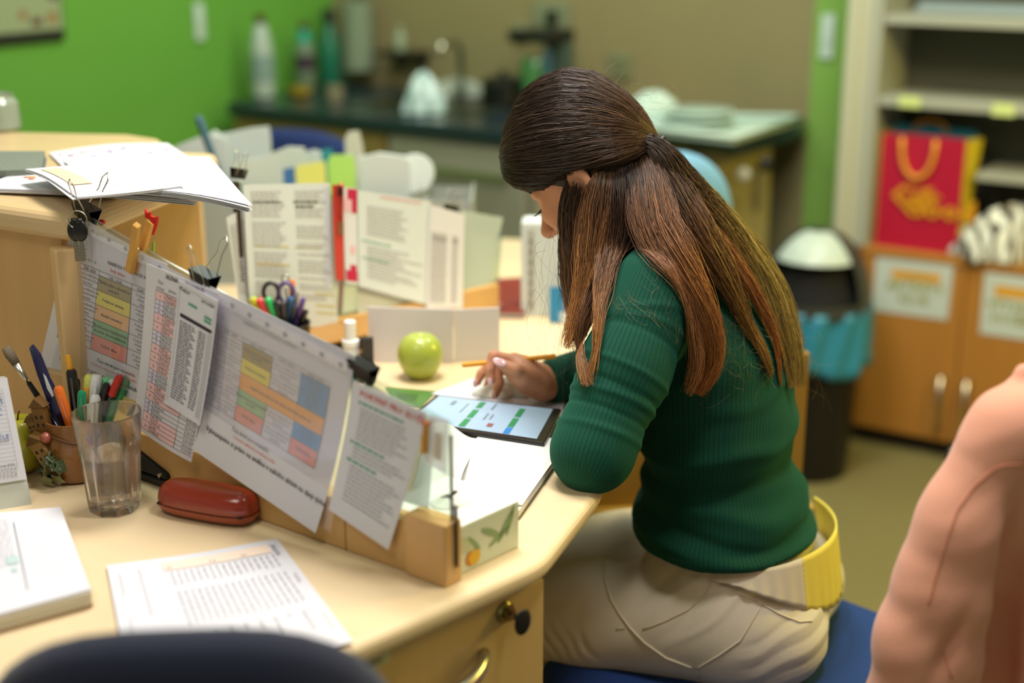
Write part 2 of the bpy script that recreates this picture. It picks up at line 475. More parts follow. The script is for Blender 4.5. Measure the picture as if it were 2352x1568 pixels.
t = thing('door_sign', 'laminated sign with yellow lettering on the right cabinet door at frame edge', 'sign', s.f(.5, 1))
s.paper('paper', mat('laminated_paper', '#c3ccc8', .4), t, 4, 4, .0008)
s.rects('heading_band', mat('orange_print', '#d69a1e', .7), t, [(.15, .18, .86, .36)])
s.texts('printed_text', OLT, t, [('VÝTVARNÉ', .5, .56, .034, 'c', 2), ('POTŘEBY', .5, .78, .034, 'c', 2)])

# gift bag, cloth, folders on shelves
DD = -.10
def onC(px, py, d): return Ppl(px, py, CABF + E2 * (d - .2), E2)
def bag(p_bl, p_br, h, depth, label, m, m_side, prn):
    A = V(p_bl); B = V(p_br); A.z = B.z = top_z; d = (B - A).normalized(); n = V((-d.y, d.x, 0)); W = (B - A).length
    t = thing('gift_bag', label, 'bag', (A + B) / 2)
    mb = MB()
    mb.surf(lambda u, v: A + d * (u * W) + V((0, 0, v * h)) + n * (.01 * math.sin(math.pi * u) * v), 6, 6, .0015)
    obj('front_panel', mb, m, t, smooth='auto')
    mb = MB().surf(lambda u, v: A + d * (u * W) + V((0, 0, v * (h + .012))) + n * depth, 4, 4, .0015)
    obj('back_panel', mb, mat('bag_blue', '#3aa0b8', .6), t)
    for k, P0 in ((0, A), (1, B)):
        fold = .03 * (1 if k else -1)
        mb = MB()
        mb.surf(lambda u, v: P0 + n * (depth * u) + V((0, 0, v * h)) + d * (fold * (1 - abs(2 * u - 1)) * (v if k == 0 else v)), 4, 4, .0015)
        obj('side_gusset', mb, m_side, t)
    obj('bottom', MB().prism([A.xy, B.xy, (B + n * depth).xy, (A + n * depth).xy], top_z, top_z + .003), m, t)
    c = A + d * (W * .45)
    for yy, dn in ((-.004, 0), (depth + .004, 1)):
        pts = []
        for i in range(15):
            a = math.pi * i / 14
            sgn = -1 if dn == 0 else .35
            x = math.cos(a) * W * .2
            z = h - .008 + sgn * (math.sin(a) ** .8) * .105
            pts.append(c + d * x + V((0, 0, z)) + n * yy)
        obj('handle', MB().tube(pts, .0065, 8), mat('yellow_ribbon', '#e29a30', .5), t, smooth=True)
    s = Sheet(A + V((0, 0, h)), B + V((0, 0, h)), B, A, nrm=-n)
    s.texts('lettering', mat('gold_lettering', '#d8941c', .5), t, [('Gift', .18, .62, .085, 'l', 2.5), ('Good', .30, .70, .085, 'l', 2.5)] if prn else [], off=.006)
    return t
bag(onC(2008, 552, .03), onC(2198, 568, .03), (onC(2010, 292, .03) - onC(2008, 552, .03)).z, .09,
    'pink paper gift bag with yellow rope handle on the cabinet', mat('bag_pink', '#b01234', .45), mat('bag_yellow', '#c8b01e', .5), True)
# patterned cloth heap on the cabinet
def heap(c, sx_, sy_, sz, seed, amp=.25, n=40):
    r = random.Random(seed); ph = [r.uniform(0, 6) for _ in range(6)]
    mb = MB(); pts = []
    for i in range(n // 2 + 1):
        e = (math.pi / 2) * i / (n // 2)
        for k in range(n):
            a = 2 * math.pi * k / n
            q = 1 + amp * (math.sin(3 * a + ph[0]) * .4 + math.sin(7 * a + ph[1] + 3 * e) * .35 * math.cos(e) + math.sin(11 * a + ph[2] - 5 * e) * .25 * math.cos(e))
            pts.append(V(c) + V((math.cos(a) * math.cos(e) * sx_ * q, math.sin(a) * math.cos(e) * sy_ * q, math.sin(e) * sz * (1 + amp * .3 * math.sin(4 * a + ph[3])) if i else 0)))
    fs = [(i * n + k, i * n + (k + 1) % n, (i + 1) * n + (k + 1) % n, (i + 1) * n + k) for i in range(n // 2) for k in range(n)] + [tuple(range(n))[::-1]]
    return mb.add(pts, fs)
cm = mat('patterned_cloth', '#d6d6cc', .8, bump=.3, bscale=60)
nt = cm.node_tree; b_ = nt.nodes['Principled BSDF']; wv = nt.nodes.new('ShaderNodeTexWave'); wv.inputs['Scale'].default_value = 9; wv.inputs['Distortion'].default_value = 7; wv.inputs['Detail Scale'].default_value = 1.2
cr = nt.nodes.new('ShaderNodeValToRGB'); cr.color_ramp.elements[0].position = .30; cr.color_ramp.elements[0].color = lin('#4a4136'); cr.color_ramp.elements[1].position = .42; cr.color_ramp.elements[1].color = lin('#dcdcd2')
tcn = nt.nodes.new('ShaderNodeTexCoord'); nt.links.new(tcn.outputs['Object'], wv.inputs[0]); nt.links.new(wv.outputs['Color'], cr.inputs[0]); nt.links.new(cr.outputs[0], b_.inputs['Base Color'])
p = onC(2320, 590, .09); p.z = top_z
o = obj('cloth_bundle', heap((0, 0, 0), .15, .08, .135, 4), cm, smooth=True); o.location = p
tag(o, 'crumpled white cloth with brown pattern heaped beside the gift bag', 'cloth')
# folded teal fabric on the shelf
TEAL = mat('teal_fabric', '#128c92', .8, bump=.3, bscale=90)
t = thing('folded_cloth', 'folded bright teal cloths stacked on the middle shelf', 'cloth', onC(2280, 225, .3))
zt = zs[1] + .004; sa = (onC(2150, 215, .24) - CABF).dot(E1)
for k in range(3):
    z = zt + k * .0155
    def ff(u, v, z=z, k=k): return V((0, 0, 0))
    mb = fbox(sa + .012 * k, sa + .42, -.195 + .22 + .012 * k, -.195 + .37, z + .0005, z + .0145)
    obj('fold', mb, TEAL, t, bevel=.006, seg=3)
t = thing('document_tray', 'flat stack of pale papers on the top visible shelf', 'papers', onC(2250, 30, .3)); z = zs[0] + .004
for k in range(4):
    obj('paper_layer', fbox(sx(2095, 30) - .2 + .2 + .004 * k - .0 - .2 * 0, sx(2095, 30) + .42, -.19 + .21 + .003 * (k % 2), .18 - .03, z + k * .006, z + k * .006 + .0055), mat('pale_blue_papers', '#a9bcc4', .6), t)
t = thing('folder', 'dark folder lying on the middle shelf left of teal cloth', 'folder', onC(2090, 215, .3))
obj('cover', fbox(sx(2050, 215), sa - .015, .03, .18, zt, zt + .008), mat('navy_folder', '#2a2c4a', .5), t, bevel=.002)
obj('pages', fbox(sx(2050, 215) + .003, sa - .018, .033, .177, zt + .008, zt + .011), PAPER2, t)
for i, (a, b) in enumerate((((2066, 219), (2114, 248)), ((2280, 236), (2330, 268)))):
    A = Ppl(a[0], a[1], CABF - E2 * .2, E2) ; B = Ppl(b[0], b[1], CABF - E2 * .2, E2)
    B2 = V((B.x, B.y, A.z)); 
    n_ = -E2
    TRc = A + E1 * (B - A).dot(E1)
    s = Sheet(A - E2 * .0, TRc, TRc + V((0, 0, B.z - A.z)), A + V((0, 0, B.z - A.z)), nrm=n_)
    o = s.paper('sticky_note', mat('yellow_sticky', '#cdd98a', .7), None, 3, 3, .0008)
    o.location = -E2 * .003 + o.location
    tag(o, ['pale yellow sticky label on shelf edge above the gift bag', 'pale yellow sticky label on shelf edge under teal cloth'][i], 'label')
t = thing('ring_binder', 'blue binder lying on small shelf behind patterned cloth', 'folder', onC(2320, 400, .26))
obj('cover', fbox(sx(2275, 400), sx(2275, 400) + .28, .04, .2, z3, z3 + .016), mat('blue_binder', '#1d4f8c', .4), t, bevel=.002)
obj('pages', fbox(sx(2275, 400) + .002, sx(2275, 400) + .26, .038, .19, z3 + .003, z3 + .013), PAPER2, t)
# wall switches
def switch(c, right, n, w, h, label):
    t = thing('light_switch', label, 'switch', c)
    M = Matrix((right, n.cross(right) * -1 if False else V((0, 0, 1)).cross(right), V((0, 0, 1)))).transposed().to_4x4(); M.translation = c
    obj('plate', MB().box((0, 0, 0), (w, .008, h), M), mat('switch_white', '#c4d2c8', .35), t, bevel=.003)
    obj('rocker', MB().box((0, 0, 0), (w * .6, .016, h * .35), M), mat('switch_white', '#c4d2c8', .35), t, bevel=.002)
p = Ppl(1900, 84, WEND - E2 * .006, E2); switch(p, E1, E2, .04, .125, 'white upright switch on bright green wall strip beside shelving')
p = Ppl(458, 50, CORN + E1 * .006, E1); switch(p, E2, E1, .038, .115, 'small pale switch high on the dark green wall')
# framed picture on the left wall
n = E1; c = CORN + E1 * .012
A = Ppl(-130, -60, c, n); B = Ppl(150, 92, c, n)
L_ = (B - A).dot(E2); zt_, zb_ = A.z, Ppl(60, 100, c, n).z
TL = A; TRp = A + E2 * L_
t = thing('framed_picture', 'framed pale floral picture on the green wall', 'picture', (TL + TRp) / 2)
s = Sheet(TL, TRp, TRp - V((0, 0, zt_ - zb_)), TL - V((0, 0, zt_ - zb_)), nrm=E1)
s.paper('backing', mat('frame_dark', '#20241c', .5), t, 1, 1, .01)
s.rects('print', mat('picture_paper', '#95a079', .7), t, [(.04, .04, .985, .84)], off=.001)
s.rects('flowers', mat('picture_orange', '#96622c', .7), t, [(.86, .6, .93, .74), (.6, .55, .66, .66)], off=.002)
s.rects('petals', mat('picture_red', '#5d2f22', .7), t, [(.88, .3, .96, .42), (.7, .66, .8, .76)], off=.002)

# ---------- things on the worktop
def lathe_thing(name, label, cat, c, parts, group=None, n=24):
    t = thing(name, label, cat, c, group=group)
    for nm, prof, m in parts:
        obj(nm, MB().lathe(prof, n), m, t, smooth='auto', world=False)
    return t
def K(px, py, back=.1):     # foot position on the worktop
    return Pz(px, py, KT)
WH = mat('white_bottle', '#a5b3a6', .35); BRC = mat('brown_cap', '#4a2c1a', .5)
lathe_thing('bottle', 'white squeeze bottle with brown cap at the left worktop end', 'bottle', K(606, 226),
    [('body', [(.028, 0), (.036, .01), (.04, .08), (.036, .16), (.022, .225), (.014, .238)], WH), ('cap', [(.016, .238), (.016, .262), (.010, .268)], BRC), ('label_band', [(.0405, .06), (.0412, .08), (.0385, .14)], mat('bottle_label', '#7f948c', .5))])
lathe_thing('bottle', 'clear bottle with turquoise neck and brown cap', 'bottle', K(703, 208),
    [('body', [(.028, 0), (.034, .01), (.034, .13), (.026, .16)], mat('greyish_bottle', '#6d7d68', .3)), ('neck', [(.024, .16), (.022, .19), (.018, .2)], mat('turq', '#12937c', .4)), ('cap', [(.014, .2), (.014, .225)], BRC), ('label_band', [(.0345, .07), (.0345, .12)], mat('purple_label', '#3c2c3c', .5))])
lathe_thing('sponge_dish', 'small round yellow dish between bottles', 'dish', K(690, 222), [('dish', [(.02, 0), (.035, .012), (.038, .03), (.034, .03), (.028, .01)], mat('dish_yellow', '#a98a1c', .5)), ('sponge', [(.025, .012), (.026, .035), (.01, .037)], mat('sponge_olive', '#7d7a2a', .8))])
lathe_thing('bottle', 'tall dark green spray bottle near the wall corner', 'bottle', K(760, 196),
    [('body', [(.03, 0), (.036, .01), (.036, .14), (.018, .19), (.014, .21)], mat('green_bottle', '#1c6b52', .3)), ('trigger', [(.014, .21), (.024, .225), (.02, .26), (.01, .262)], mat('dark_trigger', '#15241d', .4))])
lathe_thing('detergent_tub', 'teal and white tub behind the spray bottle', 'container', K(775, 190) + E2 * .09,
    [('tub', [(.03, 0), (.035, .012), (.034, .085), (.032, .09)], mat('tealwhite', '#3e8272', .5)), ('lid', [(.036, .09), (.036, .105), (.02, .108)], WH)])
# paper towel roll on the wall
c = Ppl(822, 72, CORN - E2 * .07, E2); t = thing('paper_towel', 'hanging roll of white paper towel on beige wall', 'paper roll', c)
obj('roll', MB().lathe([(.02, -.13), (.052, -.13), (.052, .10), (.02, .10)], 24, c), mat('towel_white', '#7e8a72', .9), t, smooth='auto')
obj('holder', MB().tube([c + V((0, 0, -.15)), c + V((0, 0, .13)), c + V((0, 0, .13)) + E2 * .06], .007, 8), BLACK, t)
# wall shelf with soap
c = Ppl(925, 122, CORN - E2 * .06, E2); t = thing('soap_shelf', 'small dark wall shelf under white soap bottle', 'shelf', c)
M = Matrix((E1, E2, V((0, 0, 1)))).transposed().to_4x4(); M.translation = c
obj('tray', MB().box((0, 0, 0), (.16, .11, .015), M), BLACK, t, bevel=.003)
obj('bracket', MB().box((-.055, .045, -.03), (.012, .018, .05), M), BLACK, t)
obj('bracket', MB().box((.055, .045, -.03), (.012, .018, .05), M), BLACK, t)
lathe_thing('soap_dispenser', 'white soap bottle on the dark wall shelf', 'bottle', c + V((0, 0, .0078)) - E1 * .01, [('body', [(.018, 0), (.021, .008), (.021, .045), (.012, .055)], mat('soap_white', '#9aa68a', .4)), ('pump', [(.008, .055), (.008, .072), (.013, .075), (.006, .08)], mat('soap_white2', '#a9b39a', .4))])
# sockets
for (px, py, lb) in ((1268, 34, 'white double wall socket with black plug above coffee maker'), ):
    c = Ppl(px, py, CORN - E2 * .008, E2); t = thing('wall_socket', lb, 'socket', c)
    M = Matrix((E1, E2, V((0, 0, 1)))).transposed().to_4x4(); M.translation = c
    obj('plate', MB().box((0, 0, 0), (.135, .012, .08), M), mat('socket_white', '#7f8468', .4), t, bevel=.003)
    obj('plug', MB().box((.012, -.022, -.005), (.03, .035, .04), M), BLACK, t, bevel=.006)
    obj('cord', MB().tube([M @ V((.012, -.04, -.02)), M @ V((.01, -.05, -.08)), M @ V((.0, -.04, -.15))], .004, 6), BLACK, t)
c = Ppl(1195, 75, CORN - E2 * .008, E2); t = thing('wall_socket', 'single pale wall socket left of the black plug', 'socket', c)
M = Matrix((E1, E2, V((0, 0, 1)))).transposed().to_4x4(); M.translation = c
obj('plate', MB().box((0, 0, 0), (.05, .012, .06), M), mat('socket_white', '#7f8468', .4), t, bevel=.003)
obj('insert', MB().lathe([(.017, 0), (.017, .004)], 16, M=M @ Matrix.Rotation(R(90), 4, 'X') @ Matrix.Translation((0, 0, .004))), mat('socket_in', '#6d7158', .4), t)
c = Ppl(1425, 150, CORN - E2 * .008, E2); M = M.copy(); M.translation = c; t = thing('wall_socket', 'pale square socket on beige wall above the hair', 'socket', c)
obj('plate', MB().box((0, 0, 0), (.08, .012, .08), M), mat('socket_beige', '#7d7f5d', .4), t, bevel=.003)
obj('insert', MB().lathe([(.022, 0), (.022, .004)], 16, M=M @ Matrix.Rotation(R(90), 4, 'X') @ Matrix.Translation((0, 0, .004))), mat('socket_in2', '#70724f', .4), t)
# coffee maker
c = K(1250, 240) - E2 * .02
t = thing('coffee_maker', 'coffee maker with dark lid and greenish jug by the wall', 'appliance', c, (0, 0, math.atan2(E1.y, E1.x)))
obj('base', MB().box((0, 0, .012), (.15, .16, .024)), BLACK, t, bevel=.006, world=False)
obj('column', MB().box((.03, .06, .12), (.08, .05, .19)), mat('coffee_grey', '#4c5a50', .4), t, bevel=.008, world=False)
obj('head', MB().box((0, .0, .215), (.15, .17, .035)), BLACK, t, bevel=.01, world=False)
obj('jug', MB().lathe([(.045, .026), (.055, .04), (.05, .13), (.04, .15)], 24, (-.005, -.02, 0)), mat('jug_green', '#3c6a3a', .15), t, smooth='auto', world=False)
obj('blue_strip', MB().box((.062, -.06, .1), (.012, .012, .16)), mat('blue_strip', '#44607c', .3), t, world=False)
# kettle / dark bowl, cups
lathe_thing('cooking_pot', 'black pot on the worktop left of the head', 'pot', K(1155, 244), [('pot', [(.055, 0), (.065, .01), (.068, .075), (.066, .075), (.06, .01)], mat('pot_black', '#141613', .3)), ('lid', [(.068, .075), (.05, .09), (.012, .095), (.012, .11), (.0, .112)], mat('pot_black', '#141613', .3))])
# sink basin, tap, draining mat
c1, c2 = Pz(860, 236, KT), Pz(1120, 258, KT)
d = (c2 - c1).normalized(); 
t = thing('kitchen_sink', 'steel sink set into the dark worktop', 'sink', (c1 + c2) / 2, (0, 0, math.atan2(d.y, d.x)))
mb = MB(); L = (c2 - c1).length
mb.surf(lambda u, v: V(((u - .5) * L, (v - .5) * .3, .004 - .0 * u)), 1, 1, .003)
obj('rim', MB().box((0, .02, .003), (L + .02, .3, .005)), mat('sink_steel', '#6d7364', .3, .8), t, world=False, bevel=.002)
obj('basin', MB().box((0, .02, .0065), (L - .04, .24, .003)), mat('sink_inside', '#3a3f34', .3, .8), t, world=False)
obj('tap', MB().tube([(0, .18, 0), (0, .18, .16), (0, .15, .19), (0, .08, .19), (0, .05, .16)], .011, 10), STEEL, t, smooth=True, world=False)
PLB = mat('crumpled_clear_bag', '#b8cfce', .2, spec=.8)
o = obj('plastic_bag', heap((0, 0, 0), .055, .05, .11, 9, .4, 28), PLB); o.location = K(975, 262) + V((0, 0, .006)); tag(o, 'crumpled whitish plastic bag on the sink edge', 'plastic bag')
o = obj('dish_cloth', heap((0, 0, 0), .09, .06, .05, 12, .35, 28), mat('cloth_grey', '#9ba092', .9)); o.location = K(1050, 225) + V((0, 0, .009)); tag(o, 'pale grey dish cloth crumpled behind the sink', 'cloth')
lathe_thing('mug', 'small beige mug lying by the sink end', 'mug', K(770, 236), [('mug', [(.024, 0), (.028, .005), (.028, .05), (.025, .05), (.022, .01)], mat('mug_beige', '#7f775e', .4)), ('rim', [(.028, .05), (.0285, .053), (.025, .052)], mat('mug_beige', '#7f775e', .4))])
# tray with plates on the right end
TRAYM = mat('tray_white', '#bcd0c6', .4); 
a, b_, c_, d_ = Pz(1478, 262, KT + .02), Pz(1835, 270, KT + .02), Pz(1685, 316, KT + .02), Pz(1460, 290, KT + .02)
t = thing('serving_tray', 'pale tray on the right end of the worktop', 'tray', (a + b_ + c_ + d_) / 4 - V((0, 0, .018)))
mb = MB().prism([a.xy, b_.xy, c_.xy, d_.xy], KT + .001, KT + .012); obj('tray_base', mb, TRAYM, t, bevel=.004)
q = [a, b_, c_, d_]
obj('rim', MB().tube([V((p.x, p.y, KT + .02)) for p in q], .009, 8, closed=True), TRAYM, t, smooth=True)
for k, (px, py, r, z) in enumerate(((1600, 290, .105, 0), (1600, 288, .1, .014), (1605, 287, .095, .028))):
    p = Pz(px, py, KT + .013); p.z = KT + .013 + z
    lathe_thing('plate', ['white plate at the bottom of the stack on the pale tray', 'white plate in the middle of the stack on the tray', 'white plate on top of the stack on the tray'][k], 'plate', p, [('plate', [(r * .6, 0), (r, .012), (r, .0145), (r * .6, .004), (.001, .004)], mat('plate_white', '#ccdcd4', .3)), ('rim', [(r - .001, .0118), (r + .0008, .0135), (r - .002, .015)], mat('plate_rim', '#a9beb4', .3))])
p = Pz(1500, 268, KT + .013)
o = obj('napkin_heap', heap((0, 0, 0), .07, .05, .07, 21, .3, 28), mat('napkin_white', '#c6d8ce', .9)); o.location = p; tag(o, 'heap of white paper napkins left of the plates', 'napkins')
# ---------------------------------------------------------------- waste bin
bc = Pz(1822, 1052, 0); bc = V((.80, 3.62, 0)); 
t = thing('waste_bin', 'tall black bin with swing lid and blue liner by the post', 'bin', bc, (0, 0, R(-16)))
BINB = mat('bin_black', '#181513', .4); BINL = mat('bin_lid', '#3b3d38', .4)
obj('body', MB().lathe([(.105, 0), (.11, .005), (.135, .44), (.13, .44)], 36), BINB, t, smooth='auto', world=False)
mb = MB(); pr = []
# liner folded over the rim with wrinkles
n = 60
def liner(u, v):
    a = 2 * math.pi * u; z = .475 - .165 * v - .012 * math.sin(5 * a) * v
    r = .142 + .006 * math.sin(13 * a + 4 * v) + .005 * math.sin(7 * a) + .012 * v
    return V((r * math.cos(a), r * math.sin(a), z))
obj('bin_liner', MB().surf(liner, 80, 8, .001), mat('liner_blue', '#2f7f9c', .35, bump=.6, bscale=25), t, smooth=True, world=False)
# dome lid with gap in front (towards -y)
RX, RZ = .145, .215
def dome(u, v):
    a = 2 * math.pi * u; e = R(90) * v
    return V((RX * math.cos(a) * math.cos(e), RX * math.sin(a) * math.cos(e), .46 + RZ * math.sin(e) ** .9))
mb = MB(); N1, N2 = 60, 24
for i in range(N1):
    for j in range(N2):
        a = 2 * math.pi * (i + .5) / N1; e = (j + .5) / N2
        ad = math.degrees(a) % 360
        if 205 < ad < 322 and .08 < e < .86: continue
        q = [dome(i / N1, j / N2), dome((i + 1) / N1, j / N2), dome((i + 1) / N1, (j + 1) / N2), dome(i / N1, (j + 1) / N2)]
        mb.add(q, [(0, 1, 2, 3)]); mb.add([p * .985 + V((0, 0, .007)) for p in q], [(3, 2, 1, 0)])
obj('lid', mb, BINL, t, world=False)
mb = MB().surf(lambda u, v: dome((205 + 117 * u) / 360, .42 + .44 * v) * .99 + V((0, 0, .004)), 24, 8, .003)
obj('swing_flap', mb, mat('flap_white', '#b9c4bb', .35), t, smooth='auto', world=False, label='white swing flap')
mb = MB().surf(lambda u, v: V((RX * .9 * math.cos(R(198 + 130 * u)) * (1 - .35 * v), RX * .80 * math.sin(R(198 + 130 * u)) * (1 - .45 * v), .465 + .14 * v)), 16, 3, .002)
obj('opening_shade', mb, mat('bin_inside_shade', '#050505', .8), t, world=False, label='black sheet of shade in the lid gap')  # black sheet in the lid gap, shade of the inside put into colour

# ---------------------------------------------------------------- chairs in the background
def chair_back(label, c, w, h, z0, m, yaw, tilt=0, base=True, group=None):
    # rounded upholstered back on a post, seat, column, star base
    t = thing('office_chair', label, 'chair', (c[0], c[1], 0), (0, 0, yaw))
    def f(u, v):
        a = (u - .5) * 2
        zt = z0 + h * v
        wv = w * (1 - .55 * max(0, v - .35) ** 2.2 / .65 ** 2.2) * (.86 + .14 * min(1, v * 3))
        x = a * wv
        return x, zt
    mb = MB(); n = 40; prof = []
    for k in range(n):
        th = 2 * math.pi * k / n
        cx, sy = math.cos(th), math.sin(th)
        ex = 2.6
        prof.append((w * abs(cx) ** (2 / ex) * (1 if cx > 0 else -1), z0 + h / 2 + h / 2 * abs(sy) ** (2 / ex) * (1 if sy > 0 else -1)))
    rings = []
    for off, s_ in ((-.022, .93), (-.030, .80), (-.014, .985), (0, 1.0), (.014, .985), (.024, .9), (.028, .75)):
        rings.append((off, s_))
    rings = [(-.030, .5), (-.028, .85), (-.020, .95), (-.008, .995), (.006, 1.0), (.018, .97), (.026, .9), (.028, .5)]
    vs = []
    for off, s_ in rings:
        for x, z in prof:
            xx = x * s_; zz = z0 + h / 2 + (z - z0 - h / 2) * s_
            vs.append(V((xx, off + .25 * xx * xx / w, zz)))
    fs = [(i * n + k, (i + 1) * n + k, (i + 1) * n + (k + 1) % n, i * n + (k + 1) % n) for i in range(len(rings) - 1) for k in range(n)]
    fs += [tuple(range(n)), tuple(range((len(rings) - 1) * n, len(rings) * n))[::-1]]
    mb.add(vs, fs)
    b = obj('backrest', mb, m, t, smooth=True, world=False)
    sd = 1
    obj('back_support', MB().tube([(0, .03, z0 + h * .4), (0, .05, z0 - .05), (0, .0, .42), (0, -.18, .40)], .016, 8), BLACK, t, smooth=True, world=False)
    mb = MB().lathe([(.001, .40), (.16, .40), (.20, .415), (.21, .44), (.20, .465), (.16, .478), (.001, .478)], 32, (0, -.22, 0))
    obj('seat', mb, m, t, smooth=True, world=False)
    obj('column', MB().lathe([(.025, .08), (.025, .40)], 12, (0, -.22, 0)), BLACK, t, smooth='auto', world=False)
    for k in range(5):
        a = 2 * math.pi * k / 5
        e = V((.24 * math.cos(a), -.22 + .24 * math.sin(a), .055))
        l = obj('leg', MB().tube([(0, -.22, .09), e], [.022, .014], 8), BLACK, t, smooth=True, world=False)
        obj('caster', MB().lathe([(.025, -.012), (.027, 0), (.025, .012)], 14, M=Matrix.Translation(e - V((0, 0, .028))) @ Matrix.Rotation(R(90), 4, 'X')), BLACK, l, smooth='auto', world=False)
    return t
p = Py(1500, 345, 2.9); chair_back('light blue upholstered chair behind the woman\'s long hair', (p.x, p.y), .19, .40, p.z - .40, mat('light_blue_fabric', '#6f9fc2', .9, bump=.3, bscale=300), R(8))
p = Py(655, 296, 3.35); chair_back('dark blue office chair far behind the papers', (p.x, p.y), .20, .36, p.z - .36, mat('navy_fabric', '#14295c', .9, bump=.3, bscale=300), R(-10))
p = Py(400, 1452, 1.06)
chair_back('dark navy chair back in the near foreground', (p.x, p.y), .195, .40, p.z - .40, mat('black_navy_fabric', '#1b2138', .95, bump=.4, bscale=400, sheen=.2), R(4))

# ---------------------------------------------------------------- desk
DZ = 0.75
edge_pts = [Pz(750, 1516, DZ).xy, Pz(1249, 1292, DZ).xy, Pz(1385, 1118, DZ).xy]
a_, b_, c_ = edge_pts
def rnd(A, B, C, r=.04, n=5):
    d1 = (A - B).normalized() * r; d2 = (C - B).normalized() * r
    return [(B + d1) * (1 - t_) ** 2 + B * 2 * t_ * (1 - t_) + (B + d2) * t_ ** 2 for t_ in [i / n for i in range(n + 1)]]
X = lambda x, y: V((x, y))
dd_ = (a_ - b_).normalized()
left_ext = a_ + dd_ * .42
desk_poly = [left_ext] + rnd(a_, b_, c_, .03) + rnd(b_, c_, X(.13, 1.95), .03) + [X(.135, 1.95), X(.13, 2.2), X(.16, 2.5), X(.22, 2.9), X(.18, 3.12), X(-.1, 3.18), X(-.62, 2.94), X(-.66, 2.5), X(-.74, 2.1), X(-1.15, 2.22), X(-1.25, 1.6), X(-.95, .95)]
t = thing('office_desk', 'pale maple desk with rounded corner, cut out for sitting', 'desk', (-.3, 2.0, 0))
DESKM = BEECH
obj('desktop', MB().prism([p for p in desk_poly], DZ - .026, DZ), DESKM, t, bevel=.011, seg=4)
obj('support_panel', MB().slab((-.85, 1.25), (-.85, 1.9), 0, DZ - .027, .02), BEECHD, t)
obj('support_panel', MB().slab((-.55, 2.8), (-.1, 3.0), 0, DZ - .027, .02), BEECHD, t)
obj('modesty_panel', MB().slab((-.3, 2.32), (.52, 2.38), .44, DZ - .027, .018), wood('modesty_wood', '#a37a2c', .12, .5, (22, 22, 2)), t, bevel=.002)
obj('panel_rail', MB().slab((-.28, 2.30), (.54, 2.36), .425, .445, .035), wood('rail_yellow', '#b3923f', .1, .5, (3, 3, 3)), t, bevel=.004)
for k in range(8):
    x0 = .0 + .072 * k; y0 = 2.335 + .005 * k
    obj('slat', MB().slab((x0, y0), (x0 + .012, y0 + .001), .02, .425, .012), wood('rail_yellow', '#b3923f', .1, .5, (3, 3, 3)), t)
# drawer pedestal under the corner
e = (b_ - a_).normalized(); nrm = V((-e.y, e.x))            # nrm points under the desk
B0 = b_ + nrm * .018 - e * .006
ZP = DZ - .027
Wd = (Pz(1249, 1400, .68).xy - Pz(812, 1560, .68).xy).length
# right edge where the px 1249 vertical crosses the front plane
nn = V((-e.y, e.x, 0)); pf = V((B0.x, B0.y, 0))
Rr = Ppl(1249, 1420, pf, nn).xy; Ll = Ppl(806, 1540, pf, nn).xy
t = thing('drawer_unit', 'maple drawer pedestal with lock and bow handle under near desk corner', 'cabinet', ((Rr.x + Ll.x) / 2 + nrm.x * .2, (Rr.y + Ll.y) / 2 + nrm.y * .2, 0))
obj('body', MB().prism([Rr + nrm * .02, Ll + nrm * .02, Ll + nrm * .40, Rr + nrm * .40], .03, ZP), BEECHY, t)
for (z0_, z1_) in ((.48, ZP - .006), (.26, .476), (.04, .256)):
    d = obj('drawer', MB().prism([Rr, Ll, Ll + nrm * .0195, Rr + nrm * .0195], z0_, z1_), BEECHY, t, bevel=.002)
    zc = (z0_ + z1_) / 2 - .0
    if z0_ > .4:
        h1 = Ppl(1108, 1492, pf, nn); h0 = Ppl(905, 1590, pf, nn)
    else:
        h1 = h1 - V((0, 0, .22)); h0 = h0 - V((0, 0, .22))
    dv = (h0 - h1); dv.z = 0; o3 = V((nrm.x, nrm.y, 0))
    h0 = V((h1.x + dv.x, h1.y + dv.y, h1.z))
    pts = []
    for i in range(13):
        a = i / 12; pts.append(h1.lerp(h0, a) - o3 * (.004 + .026 * math.sin(math.pi * a) ** .7) - V((0, 0, .012 * math.sin(math.pi * a))))
    obj('handle', MB().tube(pts, [.006 + .003 * math.sin(math.pi * i / 12) for i in range(13)], 10), STEEL, d, smooth=True)
lk = Ppl(1158, 1404, pf, nn); o3 = V((nrm.x, nrm.y, 0))
Ml = axes(V((0, 0, 1)), z=-o3).to_4x4(); Ml.translation = lk
l = obj('lock', MB().lathe([(.0135, 0), (.0135, .003), (.011, .006), (.0075, .006), (.0075, .012), (.002, .012)], 24, M=Ml), mat('brass_steel', '#9a8f62', .25, 1), t, smooth='auto')
obj('key', MB().box(lk - o3 * .018, (.003, .01, .003)).sphere(lk - o3 * .030 + V((0, 0, -.002)), .013, 16, 10, (.28, 1, 1.25), axes(V((nrm.x, nrm.y, 0)), z=V((0, 0, 1)))), BLACK, l, smooth='auto', label='black key head in the lock')
lab = [Ppl(x, y, pf - nn * .0008, nn) for x, y in ((820, 1507), (896, 1474), (896, 1520), (822, 1552))]
s = Sheet(*lab, nrm=-nn)
lb = s.paper('inventory_label', mat('label_paper', '#c6c294', .6), t, 2, 2, .0006)
lb.parent = t
s.texts('label_print', mat('label_ink', '#4c4a2c', .7), lb, [('INVENTÁRNÍ', .1, .38, .0055), ('00427-6', .12, .8, .0085, 'l', 1)], off=.0012)

